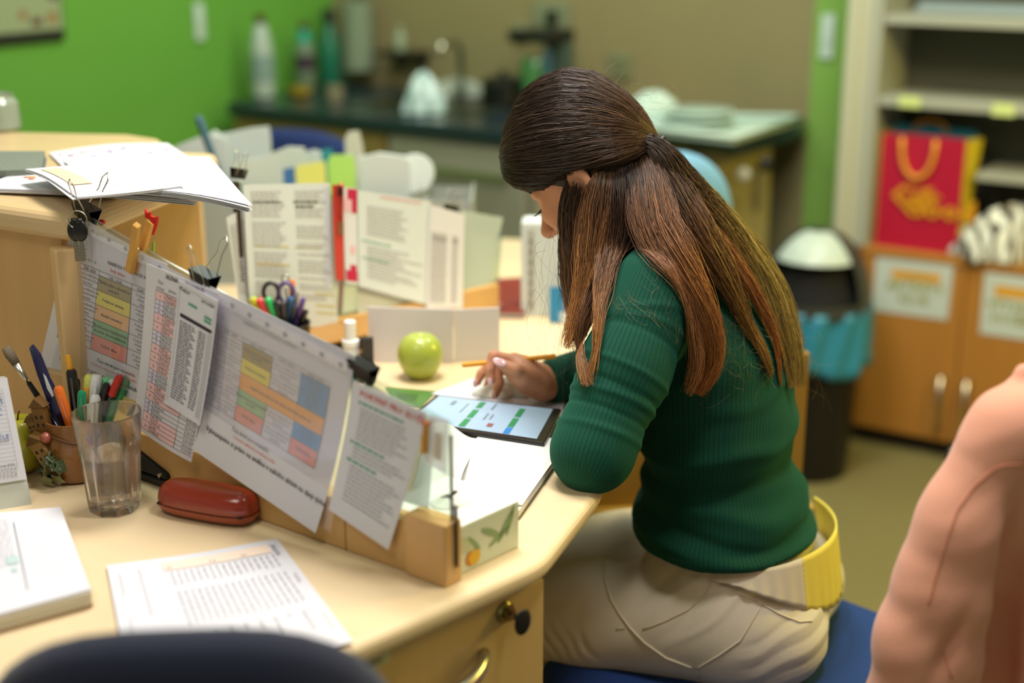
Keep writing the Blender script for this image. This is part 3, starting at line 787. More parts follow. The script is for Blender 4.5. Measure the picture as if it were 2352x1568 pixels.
# ---------------------------------------------------------------- reception counter (hutch) around the desk
HZ = 1.09
hub = Pz(158, 497, HZ).xy
pA = Pz(0, 474, HZ).xy
dA = (pA - hub).normalized()
p2l = X(-.445, 2.17)
top_poly = [hub + dA * 1.1, hub, hub + X(.03, .06), p2l + X(-.02, -.02), p2l + X(-.03, .12), Pz(405, 345, HZ).xy, Pz(370, 316, HZ).xy, Pz(300, 306, HZ).xy, Pz(0, 300, HZ).xy, Pz(0, 300, HZ).xy + X(-.75, .35)]
t = thing('reception_counter', 'raised maple reception counter with curved top carrying paper piles', 'counter', (-.95, 2.2, 0))
obj('counter_top', MB().prism(top_poly, HZ - .036, HZ), wood('counter_top_wood', '#cfb488', .1, .4, (3, 22, 30), R(-30)), t, bevel=.015, seg=4)
inn = X(-dA.y, dA.x)
if inn.y < 0: inn = -inn
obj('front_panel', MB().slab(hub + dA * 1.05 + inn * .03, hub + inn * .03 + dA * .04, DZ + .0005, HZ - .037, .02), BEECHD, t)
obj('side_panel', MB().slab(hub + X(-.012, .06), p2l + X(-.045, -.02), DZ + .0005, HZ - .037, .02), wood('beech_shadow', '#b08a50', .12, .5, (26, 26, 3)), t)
obj('back_panel', MB().slab(p2l + X(-.06, .02), p2l + X(-.11, .30), 0, HZ - .037, .02), BEECHD, t)
obj('post', MB().slab(hub + X(-.030, .012) , hub + X(.0, .03), DZ + .001, HZ - .045, .03), wood('beech_light', '#dcb987', .08, .45, (26, 26, 3)), t, bevel=.003)

# ---------------------------------------------------------------- near partition
PR = V((-.066, 1.437, 0)); PD = V((-.796, .605, 0)).normalized(); PN = V((-.605, -.796, 0)).normalized()
Ls = .655
def onP(px, py, off=0.0): return Ppl(px, py, PR + PN * off, PN)
def PS(s_, z, off=0.0): return PR + PD * s_ + V((0, 0, z)) + PN * off
zR = onP(1030, 968).z; zL = onP(190, 488).z
sL = (onP(190, 488) - PR).dot(PD)
Ls = sL
t = thing('desk_partition', 'sloping clear acrylic partition on a wooden rail across the desk', 'partition', PS(Ls / 2, DZ))
GLASS = clear_mat('acrylic', '#eef6f0', .1, .02, .03)
rt = DZ + .063
obj('rail', MB().prism([PS(.055, 0, .013).xy, PS(Ls, 0, .013).xy, PS(Ls, 0, -.013).xy, PS(.055, 0, -.013).xy], DZ + .0005, rt), wood('beech_rail', '#cfa468', .14, .45, (20, 20, 4)), t, bevel=.002)
obj('rail_seam', MB().prism([PS(.150, 0, .0138).xy, PS(.151, 0, .0138).xy, PS(.151, 0, .012).xy, PS(.150, 0, .012).xy], DZ + .001, rt - .001), mat('seam_dark', '#8c6a3c', .7), t)
obj('end_block', MB().prism([PS(-.004, 0, .017).xy, PS(.055, 0, .017).xy, PS(.055, 0, -.012).xy, PS(-.004, 0, -.012).xy], DZ + .0005, rt + .012), wood('beech_block', '#d3a76c', .1, .45, (20, 20, 4)), t, bevel=.002)
mb = MB()
q = [PS(0, DZ + .02), PS(Ls, DZ + .02), PS(Ls, zL), PS(0, zR)]
mb.add([p + PN * .002 for p in q] + [p - PN * .002 for p in q], [(0, 1, 2, 3), (7, 6, 5, 4), (0, 4, 5, 1), (1, 5, 6, 2), (2, 6, 7, 3), (3, 7, 4, 0)])
obj('acrylic_panel', mb, GLASS, t)
EDG = mat('acrylic_edge', '#473a38', .15, spec=.8)
obj('panel_edge', MB().prism([PS(-.001, 0, .0022).xy, PS(.0005, 0, .0022).xy, PS(.0005, 0, -.0022).xy, PS(-.001, 0, -.0022).xy], DZ + .02, zR - .015), EDG, t)
obj('end_bracket', MB().box(PS(-.006, DZ + .055, -.001), (.003, .004, .07)).box(PS(-.006, DZ + .085, -.0), (.004, .005, .02)), mat('bracket_steel', '#55584f', .35, 1), t, bevel=.001)

# far partition
FR = V((-.02, 2.53, 0)); FL = V((-.43, 2.17, 0)); FD = (FR - FL).normalized(); FN = V((FD.y, -FD.x, 0))
def onQ(px, py, off=0.0): return Ppl(px, py, FL + FN * off, FN)
def QS(s_, z, off=0.0): return FL + FD * s_ + V((0, 0, z)) + FN * off
Lq = (onQ(1155, 500) - FL).dot(FD); zq0 = onQ(540, 418).z; zq1 = onQ(1155, 497).z
t = thing('far_partition', 'clear acrylic partition behind the pen holder hung with papers', 'partition', QS(Lq / 2, DZ))
q = [QS(0, DZ + .02), QS(Lq - .015, DZ + .02), QS(Lq, zq1), QS(0, zq0)]
mb = MB().add([p + FN * .002 for p in q] + [p - FN * .002 for p in q], [(0, 1, 2, 3), (7, 6, 5, 4), (0, 4, 5, 1), (1, 5, 6, 2), (2, 6, 7, 3), (3, 7, 4, 0)])
obj('acrylic_panel', mb, clear_mat('acrylic_far', '#dfeae4', .15, .05, .06), t)
obj('rail', MB().prism([QS(.0, 0, .013).xy, QS(Lq - .02, 0, .013).xy, QS(Lq - .02, 0, -.013).xy, QS(0, 0, -.013).xy], DZ + .0005, rt), wood('beech_rail', '#cfa468', .14, .45, (20, 20, 4)), t, bevel=.002)
obj('edge_post', MB().prism([QS(.0, 0, .005).xy, QS(.008, 0, .005).xy, QS(.008, 0, -.005).xy, QS(0, 0, -.005).xy], DZ + .064, zq0), mat('dark_trim', '#3b2c1c', .5), t)
# ---------------------------------------------------------------- sheets hanging on the near partition
def pq(pts, off): return [onP(x, y, off) for x, y in pts]
def curl_bottom(amp, p=2.0, side=0):
    return lambda u, v: amp * max(0, v) ** p + side * max(0, -u + .0) 
LILAC = mat('paper_lilac', '#dad8e0', .75)
# first schedule
s1 = Sheet(*pq([(171, 595.5), (307, 651), (298, 833), (147.5, 769.5)], .004), ext=(-.12, -.40, 1.55, 1.42),
           curl=lambda u, v: .002 + .010 * max(0, .25 - u) ** 2 * 6 * (v + .4) + .003 * v)
t = thing('schedule_sheet', 'weekly timetable sheet hanging leftmost on the near partition', 'sheet', s1.f(.5, 1.4))
s1.paper('paper', LILAC, t, 20, 20)
rv = [0, .06, .24, .42, .61, .80, 1.0]; cu = [0, .13, .46, 1.0, 1.52]
for (a, b, c, d), col, nm in zip([(.46, rv[1], 1, rv[2]), (.46, rv[2], 1, rv[3]), (.46, rv[3], 1, rv[4]), (.46, rv[4], 1, rv[5]), (.46, rv[5], 1, rv[6])], ['#a89768', '#e8d95c', '#ecb87c', '#86b686', '#e08878'], 'abcde'):
    s1.rects('colour_cell', mat('print_' + col[1:], col, .75), t, [(a, b, c, d)])
s1.lines('table_grid', INK, t, [(0, k, 1.52, k) for k in rv] + [(k, 0, k, 1) for k in cu[:4]], .0006, .0009)
ts = []
for k, d_ in enumerate(['Pondělí', 'Úterý', 'Středa', 'Čtvrtek', 'Pátek']):
    vm = (rv[k + 1] + rv[k + 2]) / 2
    ts.append((d_, .065, vm + .03, .0062, 'c', 1))
    for u_, w3 in ((.295, ('Podpora soběstačnosti', 'při stravování,vaření', 'čaje,kávy')), (1.22, ('Podpora soběst', 'oblasti stravov', 'kávy,čaje'))):
        for q_, l_ in enumerate(w3): ts.append((l_, u_, vm - .03 + .05 * q_, .0052, 'c'))
for st, k, q_ in (('Výběry jídel s uživateli na', 0, -.01), ('pokojích.', 0, .05), ('Pohybové aktivity', 1, .02), ('Bazální stimulace', 2, .02), ('Společenské hry,čtenářský', 3, -.01), ('kroužek (denní místnost)', 3, .05), ('Tvůrčí dílna', 4, .02)):
    ts.append((st, .73, (rv[k + 1] + rv[k + 2]) / 2 + q_, .0058, 'c', 1))
ts += [('7:00 - 8:30', .30, .052, .0056, 'c', 1), ('9:00 - 11:00', .73, .052, .0056, 'c', 1), ('12:00 -', 1.15, .052, .0056, 'c', 1), ('NABÍDKA TÝDENNÍCH AKTIVIT', .98, -.12, .0068, 'c', 1), ('Dílna: DS - A', .12, -.06, .0062, 'l'),
       ('Časy aktivit jsou orientační.', .86, 1.12, .0060, 'c', 1), ('Vyhrazujeme si právo na změnu v nabídce aktivit', .06, 1.30, .0082, 'l', 1)]
s1.texts('printed_text', INK, t, ts)
s1.texts('printed_red_text', INKR, t, [('Sudý týden', .75, -.04, .0068, 'c', 1), ('V letních měsících probíhají venku', .82, 1.19, .0058, 'c')])
# second schedule
s4 = Sheet(*pq([(562.6, 784.6), (761.6, 888.7), (736.5, 1069.3), (551.9, 956)], .004), ext=(-.52, -.50, 1.20, 1.66), curl=lambda u, v: .002 + .008 * max(0, v) ** 2)
t = thing('schedule_sheet', 'second coloured timetable sheet with blue cells mid partition', 'sheet', s4.f(.3, 1.6))
s4.paper('paper', LILAC, t, 18, 18)
r4 = [0, .196, .39, .60, .80, 1.0]
cells = [((0, 0, .345, r4[1]), '#a89768'), ((0, r4[1], .345, r4[2]), '#e8d95c'), ((0, r4[2], 1, r4[3]), '#f0ac68'), ((0, r4[3], .345, r4[4]), '#9cc49a'), ((0, r4[4], .345, 1), '#e59690'), ((.68, 0, 1, r4[2]), '#6d9cc8'), ((.68, r4[3], 1, r4[4]), '#6d9cc8'), ((.68, r4[4], 1, 1), '#e59690')]
for rc, col in cells: s4.rects('colour_cell', mat('print_' + col[1:], col, .75), t, [rc], off=.0008 if col != '#f0ac68' else .0011)
s4.lines('table_grid', INKG, t, [(-.52, k, 1, k) for k in r4] + [(k, -.06, k, 1) for k in (-.30, 0, .345, .68, 1)] + [(-.52, -.06, 1, -.06)], .0005, .0012)
ts = []
for k in range(5):
    vm = (r4[k] + r4[k + 1]) / 2
    for q_, l_ in enumerate(('Podpora soběstačnosti', 'při stravování,vaření', 'čaje,kávy')):
        ts.append((l_, -.15, vm - .03 + .052 * q_, .0048, 'c'))
        if k != 2: ts.append((l_, .51, vm - .03 + .052 * q_, .0048, 'c'))
    ts.append((['Pondělí', 'Úterý', 'Středa', 'Čtvrtek', 'Pátek'][k], -.40, vm + .02, .0056, 'c', 1))
for st, u_, v_ in (('Výběry jídel s uživateli', .17, .09), ('pokojích.', .17, .14), ('Pohybové aktivity', .17, .31), ('Společenské hry,čtenářský', .17, .69), ('kroužek', .17, .74), ('Tvůrčí dílna', .17, .91), ('Tvůrčí dílna', .84, .91)):
    ts.append((st, u_, v_, .0050, 'c', 1))
ts.append(('Zajišťování potřeb dle přání uživatelů (nákupy)', .5, .52, .0056, 'c', 1))
for k in range(7): ts.append((['Individuální', 'přání uživatelů', 'práce s PC', 'čtení', 'procházky', 'kávy a čaje', 'rozhovory'][k], .84, .05 + .05 * k, .0046, 'c'))
for k in range(3): ts.append((['Individuální', 'přání uživatelů', 'rozhovory'][k], .84, .66 + .05 * k, .0046, 'c'))
ts += [('7:00 - 8:30', -.15, -.015, .005, 'c', 1), ('9:00 - 11:00', .17, -.015, .005, 'c', 1), ('12:00 - 13:30', .51, -.015, .005, 'c', 1), ('14:00 - 15:30', .84, -.015, .005, 'c', 1), ('Dílna: DS - A', -.45, -.17, .0056, 'l'), ('NABÍDKA TÝDENNÍCH AKTIVIT', .3, -.24, .0062, 'c'),
       ('Časy aktivit jsou orientační.', .24, 1.14, .0060, 'c', 1)]
s4.texts('printed_text', INKG, t, ts, off=.0014)
s4.texts('printed_note', INK, t, [('Vyhrazujeme si právo na změnu v nabídce aktivit na daný týden.', -.30, 1.33, .0086, 'l', .6)], off=.0014)
s4.texts('printed_red_text', INKR, t, [('V letních měsících probíhají venku', .30, 1.22, .0056, 'c')], off=.0014)
# resident list
s2 = Sheet(*pq([(341, 603), (508, 672), (461, 1053), (328, 968)], .013), curl=lambda u, v: .003 + .012 * v * v + .004 * math.sin(3 * u) * v)
t = thing('list_sheet', 'long numbered list with pink cells hung between the two timetables', 'sheet', s2.f(.5, 1))
s2.paper('paper', LILAC, t, 16, 20)
nr = 22; v0, v1 = .13, .97; us = [.16, .29, .72, 1.0]
rows2 = [2, 1, 1, 1, 2, 2, 1, 1, 1, 2, 2, 2, 1, 1, 1, 2, 2, 1, 1, 1, 2, 2]; tot = sum(rows2)
dv = (v1 - v0) / tot; v_ = v0; pk = []; gl = [(us[0], v0, 1, v0)]; tx = []; tx2 = []
names = ['Mazáčová', 'Vantušková', 'Lubojová', 'Macečková', 'Kubicová', 'Cieslarová', 'Suchá', 'Benešová', 'Pallová', 'Walicová', 'Michlová', 'Pečková', 'Kůlová', 'Turečková', 'Bartečková', 'Solichová', 'Diatková', 'Koššová', 'Ladonová', 'Golisovská', 'Suchánková', 'Slavík', 'Urbančyk', 'Duchová', 'Taran', 'Cipryánová', 'Ryndák', 'Petrigalová', 'Mojová', 'Reřichová', 'Jordán', 'Jordánová']
ni = 0
lil = []
for k, c_ in enumerate(rows2):
    tx.append((str(k + 1), (us[0] + us[1]) / 2, v_ + dv * (c_ / 2 + .35), .0052, 'c'))
    (pk if c_ == 2 else lil).append((us[0], v_, us[1], v_ + dv * c_))
    for q_ in range(c_):
        pk2 = (us[1], v_, us[2], v_ + dv)
        if c_ == 2: pk.append(pk2)
        tx.append((names[ni % len(names)], us[1] + .02, v_ + dv * .75, .0050)); ni += 1
        tx.append(('%02d.%02d.19%02d' % (7 + 3 * q_ + k % 20, 1 + k % 12, 32 + (k * 7) % 60), .98, v_ + dv * .75, .0046, 'r'))
        v_ += dv; gl.append((us[1] if q_ < c_ - 1 else us[0], v_, 1, v_))
gl += [(k, v0, k, v1) for k in us[:3]]
s2.rects('pink_cells', mat('print_pink', '#edc5c8', .75), t, pk)
s2.rects('lilac_cells', mat('print_lilac', '#d9d4ea', .75), t, lil)
s2.lines('table_grid', INK, t, gl, .0004, .0009)
s2.texts('printed_text', INK, t, tx + [('SEZNAM UŽIVATELŮ', .28, .04, .0075, 'l', 1), ('Číslo', .22, .085, .0052, 'c'), ('pokoje', .22, .118, .0052, 'c'), ('Jméno, příjmení', .34, .11, .0056)])
# narrow list
s3 = Sheet(*pq([(414, 640), (505, 690), (477, 971), (396, 919)], .019), curl=lambda u, v: .003 + .010 * v * v)
t = thing('list_sheet', 'narrow white list under the middle binder clip, topmost sheet', 'sheet', s3.f(.5, 1))
s3.paper('paper', PAPER, t, 12, 18)
s3.rects('black_bar', mat('print_dark', '#2c2430', .7), t, [(.12, .245, .93, .272)])
s3.rects('green_marks', INKGR, t, [(.30, .13, .52, .15), (.72, .16, .9, .18), (.72, .19, .9, .21)])
rw = []
for k in range(28): rw += [(.13, .30 + .0225 * k, .50 + .06 * math.sin(k * 2.1)), (.62, .30 + .0225 * k, .80)]
s3.dashes('printed_rows', INKG, t, rw, .0022)
s3.lines('frame_lines', INKG, t, [(.06, .04, .06, .97), (.96, .04, .96, .98), (.06, .04, .96, .04)] + [(.84, .29 + .0112 * k, .95, .29 + .0112 * k) for k in range(60)], .0004)
s3.texts('printed_text', INK, t, [('Přehled', .05, .07, .006, 'l', 1), ('procedur', .62, .07, .006, 'l', 1)])
# last sheet
s5 = Sheet(*pq([(815, 872), (985, 946), (912, 1252), (776, 1160)], .008), curl=lambda u, v: .003 + .012 * v * v)
t = thing('text_sheet', 'text sheet with red title hanging at the right partition end', 'sheet', s5.f(.5, 1))
s5.paper('paper', PAPER, t, 14, 16)
s5.texts('printed_title', INKR, t, [('POKYNY PRO SLUŽBU', .12, .085, .0105, 'l', 1)])
s5.dashes('green_lines', INKGR, t, [(.12, .125, .75), (.10, .425, .62), (.10, .56, .55)], .0026)
rw = [(.16, .17 + .031 * k, .80 + .1 * math.sin(k * 3.3)) for k in range(8)] + [(.16, .46 + .032 * k, .85 + .1 * math.sin(k * 2)) for k in range(3)] + [(.16, .60 + .032 * k, .84 + .1 * math.sin(k * 1.7)) for k in range(9)]
s5.dashes('printed_rows', INKL, t, rw, .0020)
# plastic pockets with punched strip
POCK = clear_mat('pocket_plastic', '#f2f2f6', .25, .12, .38, '#f4f3f7')
POCKC = clear_mat('pocket_clear', '#f6f6fa', .2, .08, .07, '#f4f3f7')
def pocket(label, pts, strip, off, nholes):
    s = Sheet(*pq(pts, off))
    t = thing('punched_pocket', label, 'plastic pocket', s.f(.5, 1))
    s.curl = lambda u, v: .002 + .010 * max(0, v) ** 2
    mb = MB().surf(lambda a, b: s.f(a, 1 - b), 14, 10, 0)
    obj('pocket', mb, POCKC, t, smooth=True)
    s.rects('punched_strip', POCK, t, [(0.01, -.002, .99, strip)], off=.0016)
    hm = mat('hole_shade', '#a5a5ac', .6)
    for k in range(nholes):
        u = (k + .6) / nholes
        cs = [s.f(u + .0032 / s.W * math.cos(a) * (1.1), strip * .5 + .0032 / s.H * math.sin(a), .0022) for a in [2 * math.pi * i / 12 for i in range(12)]]
        obj('punch_hole_shade', MB().add(cs, [tuple(range(12))]), hm, t)
    s.lines('weld_line', INKL, t, [(0.01, strip, .99, strip)], .0008, .0018)
    return s
pocket('clear punched pocket with holes along top edge, holding leftmost timetable', [(200, 503), (470, 655), (455, 925), (128, 850)], .075, .0085, 7)
pocket('clear punched pocket holding the second timetable', [(478, 655), (806, 833), (776, 1217), (466, 1030)], .06, .0085, 8)
s = Sheet(*pq([(835, 872), (1000, 965), (985, 1170), (830, 1120)], -.004))
o = s.paper('folded_pocket', POCK, None, 6, 6); tag(o, 'frosted pocket behind the text sheet at the partition end', 'plastic pocket')

# ---------------------------------------------------------------- clips, pegs, keys
def binder_clip(c, xdir, zdir, w, label, group=None, fold=False, handles=(1, 1), sp=.5):
    x = V(xdir).normalized(); z = V(zdir); z = (z - x * z.dot(x)).normalized(); y = z.cross(x)
    Mx = Matrix((x, y, z)).transposed()
    t = thing('binder_clip', label, 'clip', c, Mx, group)
    h = w * .62; dp = w * .55
    mb = MB()
    for sg in (-1, 1):
        a = [(-w / 2, sg * .0012, -h), (w / 2, sg * .0012, -h), (w / 2, sg * dp / 2, 0), (-w / 2, sg * dp / 2, 0)]
        mb.add([V(p) for p in a] + [V(p) + V((0, sg * .0009, .0004)) for p in a], [(0, 1, 2, 3), (7, 6, 5, 4), (0, 4, 5, 1), (1, 5, 6, 2), (2, 6, 7, 3), (3, 7, 4, 0)])
    mb.box((0, 0, 0.0004), (w, dp + .001, .001))
    obj('body', mb, BLACKM, t, world=False)
    for sg, on in ((-1, handles[0]), (1, handles[1])):
        if not on: continue
        up = 1 if not fold else -1
        hl = w * 1.05; z0 = -h * .9 if not fold else -h * .9
        if fold:
            P_ = [(-w * .28, sg * .003, z0), (-w * .2, sg * .006, z0 - hl * .35), (-w * .13, sg * .006, z0 - hl * .8), (0, sg * .006, z0 - hl), (w * .13, sg * .006, z0 - hl * .8), (w * .2, sg * .006, z0 - hl * .35), (w * .28, sg * .003, z0)]
        else:
            ky = sg * (dp / 2 + .002)
            P_ = [(-w * .30, sg * .003, z0), (-w * .26, ky, .002), (-w * .12, ky + sg * w * sp * .5, hl * .55), (-w * .16, ky + sg * w * sp * .8, hl * .9), (0, ky + sg * w * sp * .95, hl * 1.12), (w * .16, ky + sg * w * sp * .8, hl * .9), (w * .12, ky + sg * w * sp * .5, hl * .55), (w * .26, ky, .002), (w * .30, sg * .003, z0)]
        obj('wire_handle', MB().tube(P_, w * .028, 6), STEEL, t, smooth=True, world=False)
    return t
sl = (PS(0, zR) - PS(Ls, zL)).normalized()        # along the sloping top, to the right
upn = PN.cross(sl); 
if upn.z < 0: upn = -upn
slope = lambda s_: zR + (zL - zR) * s_ / Ls
def top_at(px, py):
    p = onP(px, py); s_ = (p - PR).dot(PD); return PS(s_, slope(s_))
binder_clip(top_at(200, 520) + upn * .011, sl, upn, .036, 'black binder clip holding keys at the left partition end')
binder_clip(top_at(468, 650) + upn * .012, sl, upn, .036, 'black binder clip on the middle of the near partition')
binder_clip(top_at(832, 858) + upn * .010, sl, upn, .034, 'black binder clip with folded handle at the right timetable corner', fold=True)
FU = V((0, 0, 1)); fs_ = (QS(Lq, zq1) - QS(0, zq0)).normalized()
def ftop(px, py):
    p = onQ(px, py); s_ = (p - FL).dot(FD); return QS(s_, zq0 + (zq1 - zq0) * s_ / Lq)
binder_clip(ftop(852, 448) + V((0, 0, .010)), fs_, FU, .026, 'black clip on far partition nearest the red lanyard', handles=(0, 0))
binder_clip(ftop(968, 468) + V((0, 0, .008)), fs_, FU, .024, 'middle black clip with raised wire handle on the far partition', sp=.2)
binder_clip(ftop(1038, 486) + V((0, 0, .008)), fs_, FU, .024, 'rightmost black clip with raised wire handle on the far partition', sp=.2)
binder_clip(ftop(550, 403) + V((0, 0, .022)), fs_, FU, .024, 'black clip at the upper left of the far partition papers', sp=.2)

WOODP = mat('peg_wood', '#cf9b4a', .6, noise=.15, nscale=40, bump=.2, bscale=300)
def peg(c, xdir, zdir, L, label, m=WOODP, cat='clothespin'):
    x = V(xdir).normalized(); z = V(zdir); z = (z - x * z.dot(x)).normalized()
    Mx = Matrix((x, z.cross(x), z)).transposed()
    t = thing('clothespin', label, cat, c, Mx)
    for sg in (-1, 1):
        pr = [(sg * .002, -L * .45), (sg * .004, -L * .45), (sg * .0105, -L * .40), (sg * .0105, -L * .02), (sg * .013, L * .5), (sg * .0075, L * .55), (sg * .0035, L * .02), (sg * .0022, -L * .05)]
        mb = MB().prism([(p[0], p[1]) for p in pr], -.005, .005, Matrix(((0, 0, 1, 0), (1, 0, 0, 0), (0, 1, 0, 0), (0, 0, 0, 1))))
        obj('prong', mb, m, t, world=False, bevel=.0008)
    mb = MB(); pts = []
    for i in range(28):
        a = i / 27 * 4 * math.pi; pts.append((-.006 + .012 * i / 27, .0035 * math.cos(a), .0035 * math.sin(a)))
    mb.tube(pts, .0008, 5); mb.tube([(.006, .003, 0), (.0062, .009, -L * .12), (.0, .0092, -L * .14)], .0008, 5); mb.tube([(-.006, -.003, 0), (-.0062, -.009, -L * .12), (0, -.0092, -L * .14)], .0008, 5)
    obj('spring', mb, STEEL, t, smooth=True, world=False)
    return t
pc = top_at(330, 560); ax = (onP(342, 500) - onP(318, 612)).normalized()
t = peg(pc + PN * .009 + ax * -.002, V(ax).cross(PN), ax, .074, 'wooden clothespin with red felt birds on the near partition')
# red felt decoration glued behind the peg
RED = mat('red_felt', '#c4231c', .9, bump=.4, bscale=300)
def felt(name, pts, m, th=.003, off=-.012, parent=None):
    ps = [onP(x, y, off) for x, y in pts]
    vs = ps + [p - PN * th for p in ps]; n = len(ps)
    return obj(name, MB().add(vs, [tuple(range(n)), tuple(range(n, 2 * n))[::-1]] + [(i, n + i, n + (i + 1) % n, (i + 1) % n) for i in range(n)]), m, parent)
felt('felt_bird', [(332, 480), (337, 489), (340, 487), (344, 489), (345, 496), (350, 499), (357, 497), (362, 500), (358, 518), (350, 540), (347, 538), (346, 505), (334, 500)], RED, parent=t, label=None) if False else felt('felt_bird', [(332, 480), (337, 489), (344, 488), (345, 496), (352, 499), (361, 498), (358, 518), (350, 540), (346, 538), (345, 505), (333, 500)], RED, parent=t)
felt('green_stem', [(349, 556), (352, 554), (352, 578), (348, 580)], mat('green_felt', '#8fb04a', .9), parent=t)
o = felt('felt_heart', [(226, 506), (231, 504), (237, 508), (238, 514), (232, 519), (226, 514)], RED, off=-.02); tag(o, 'small red felt heart stuck behind the partition near keys', 'decoration')
# keys
kp = onP(178, 505, .022)
t = thing('key_bunch', 'two keys with black heads hanging from the left clip', 'keys', kp)
pts = [kp + V((.012 * math.cos(a), 0, .012 * math.sin(a))) for a in [2 * math.pi * i / 24 for i in range(24)]]
obj('ring', MB().tube(pts, .0008, 5, closed=True), STEEL, t, smooth=True)
for dx, ry in ((-.0035, .12), (.0035, -.06)):
    hp = onP(178, 530, .024 + dx) + V((dx, 0, 0))
    k = obj('key_head', MB().sphere(hp, .0125, 18, 12, (.78, .32, 1.12)).tube([hp + V((0, 0, .010)), hp + V((0, 0, .016))], .004, 8), BLACK, t, smooth=True)
    mb = MB(); b0 = hp - V((0, 0, .012)); 
    mb.box(b0 - V((0, 0, .014)), (.0055, .0018, .028))
    for i in range(5): mb.box(b0 + V((.0032, 0, -.008 - i * .0042)), (.0016 + .0008 * (i % 2), .0016, .0022))
    obj('blade', mb, mat('key_steel', '#8d8a80', .3, 1), k)

# ---------------------------------------------------------------- far partition papers
def farsheet(name, label, pts, off, cat='sheet', m=PAPER2, rows=(), cols=INKL, extra=None, curl=.006, th=.0004, cls=PAPER2):
    s = Sheet(*[onQ(x, y, off) for x, y in pts], curl=lambda u, v: curl * v * v)
    t = thing(name, label, cat, s.f(.5, 1))
    s.paper('paper', m, t, 8, 10, th)
    if rows: s.dashes('printed_rows', cols, t, rows, .0026)
    return s, t
rw = [(.08 + .5 * j, .05 + .024 * k, .42 + .5 * j + .04 * math.sin(5 * k)) for k in range(32) for j in (0, 1) if k % 9 != 8 and not (j and k % 5 == 4)]
s, t = farsheet('text_sheet', 'two column printed sheet left on the far partition', [(558, 424), (757, 420), (772, 755), (572, 735)], .008, rows=rw)
s.dashes('dark_heading', INK, t, [(.10, .12, .42), (.56, .12, .85), (.58, .15, .80)], .003)
s.lines('yellow_lines', mat('ink_yellow', '#c9b45c', .7), t, [(.75, k, .98, k) for k in (.76, .84, .89)] + [(.1, .44, .48, .44), (.55, .44, .85, .44), (.1, .57, .48, .57)], .002)
s, t = farsheet('text_sheet', 'paler sheet half hidden by the two column sheet', [(520, 500), (575, 470), (590, 730), (548, 700)], .004, rows=[(.1, .1 + .03 * k, .8) for k in range(25)], curl=.002)
s, t = farsheet('text_sheet', 'printed sheet with red heading on the far partition', [(822, 437), (990, 462), (982, 700), (820, 655)], .010, rows=[(.12, .14 + .035 * k, .62 + .06 * math.sin(4 * k)) for k in range(9)] + [(.12, .55 + .035 * k, .7 + .2 * math.sin(4 * k)) for k in range(10)])
s.dashes('red_heading', mat('ink_pale_red', '#dba3a8', .7), t, [(.3, .02, .85)], .003); s.dashes('green_heading', INKGR, t, [(.05, .5, .45), (.05, .68, .42)], .0022)
s, t = farsheet('text_sheet', 'narrow table sheet under the two right clips', [(988, 470), (1068, 492), (1058, 706), (975, 706)], .012, m=PAPER, rows=[(.08, .25 + .025 * k, .52) for k in range(28)] + [(.66, .25 + .025 * k, .84) for k in range(28)])
s.rects('table_heading', INKG, t, [(.1, .28, .5, .33), (.66, .28, .84, .32)])
s, t = farsheet('punched_pocket', 'greenish frosted pocket at the right end of far partition', [(1060, 482), (1155, 500), (1108, 716), (1040, 716)], .004, cat='plastic pocket', m=clear_mat('pocket_green', '#dfe8e2', .3, .15, .55, '#dfe9e3'))
s, t = farsheet('punched_pocket', 'frosted pocket hanging below the red headed sheet', [(820, 650), (975, 655), (975, 790), (822, 770)], .006, cat='plastic pocket', m=mat('pocket_frost', '#ccd0ca', .4))
s, t = farsheet('greeting_card', 'pink and white card beside the red lanyard', [(788, 430), (820, 432), (818, 652), (790, 648)], .014, cat='card', m=PAPER)
s.rects('red_print', mat('card_crimson', '#c21f4c', .5), t, [(.3, .01, .98, .12), (.6, .12, .98, .26), (.05, .86, .95, .97), (.4, .80, .9, .87)])
s.rects('pink_print', mat('card_pink', '#e8b4be', .5), t, [(.1, .12, .5, .25), (.5, .60, .8, .68)])
REDS = mat('red_strap', '#c63a32', .6)
s, t = farsheet('lanyard', 'red lanyard strap hanging on the far partition', [(764, 424), (790, 424), (786, 642), (768, 642)], .018, cat='lanyard', m=REDS, th=.0015)
s.rects('buckle', mat('buckle_brown', '#8b5a40', .4), t, [(.35, .38, .95, .52)], off=.002)
obj('metal_hook', MB().tube([s.f(.6, -.02, .004), s.f(.55, .12, .006), s.f(.6, .36, .005)], .0025, 8), mat('hook_red', '#a8473c', .3, .6), t, smooth=True)
obj('black_clip', MB().box(s.f(.5, .06, .006), (.007, .005, .016)), BLACK, t, bevel=.001)
# ---------------------------------------------------------------- paper piles on the counter
def flat_sheet(name, label, pts, z, curl=None, m=PAPER, th=.0004, nu=12, nv=12, cat='sheet', group=None, zs=None):
    zz = zs or [z] * 4
    s = Sheet(*[Pz(x, y, q) for (x, y), q in zip(pts, zz)], curl=curl, nrm=(0, 0, 1))
    t = thing(name, label, cat, s.f(.5, .5), group=group)
    s.paper('paper', m, t, nu, nv, th)
    return s, t
h = HZ
def stack(name, label, pts, z0, n, step, curl, m=PAPER, cat='papers', jit=.004):
    s0 = Sheet(*[Pz(x, y, z0) for (x, y) in pts], nrm=(0, 0, 1))
    t = thing(name, label, cat, s0.f(.5, .5))
    for k in range(n):
        j = [V((random.uniform(-jit, jit), random.uniform(-jit, jit), 0)) for _ in range(4)]
        s_ = Sheet(*[p + q + V((0, 0, k * step)) for p, q in zip(s0.c, j)], curl=curl, nrm=(0, 0, 1))
        s_.paper('paper_sheet', m, t, 12, 8, step * .55)
    return s_, t
bend = lambda a, p=2: (lambda u, v: -a * max(0, u) ** p)
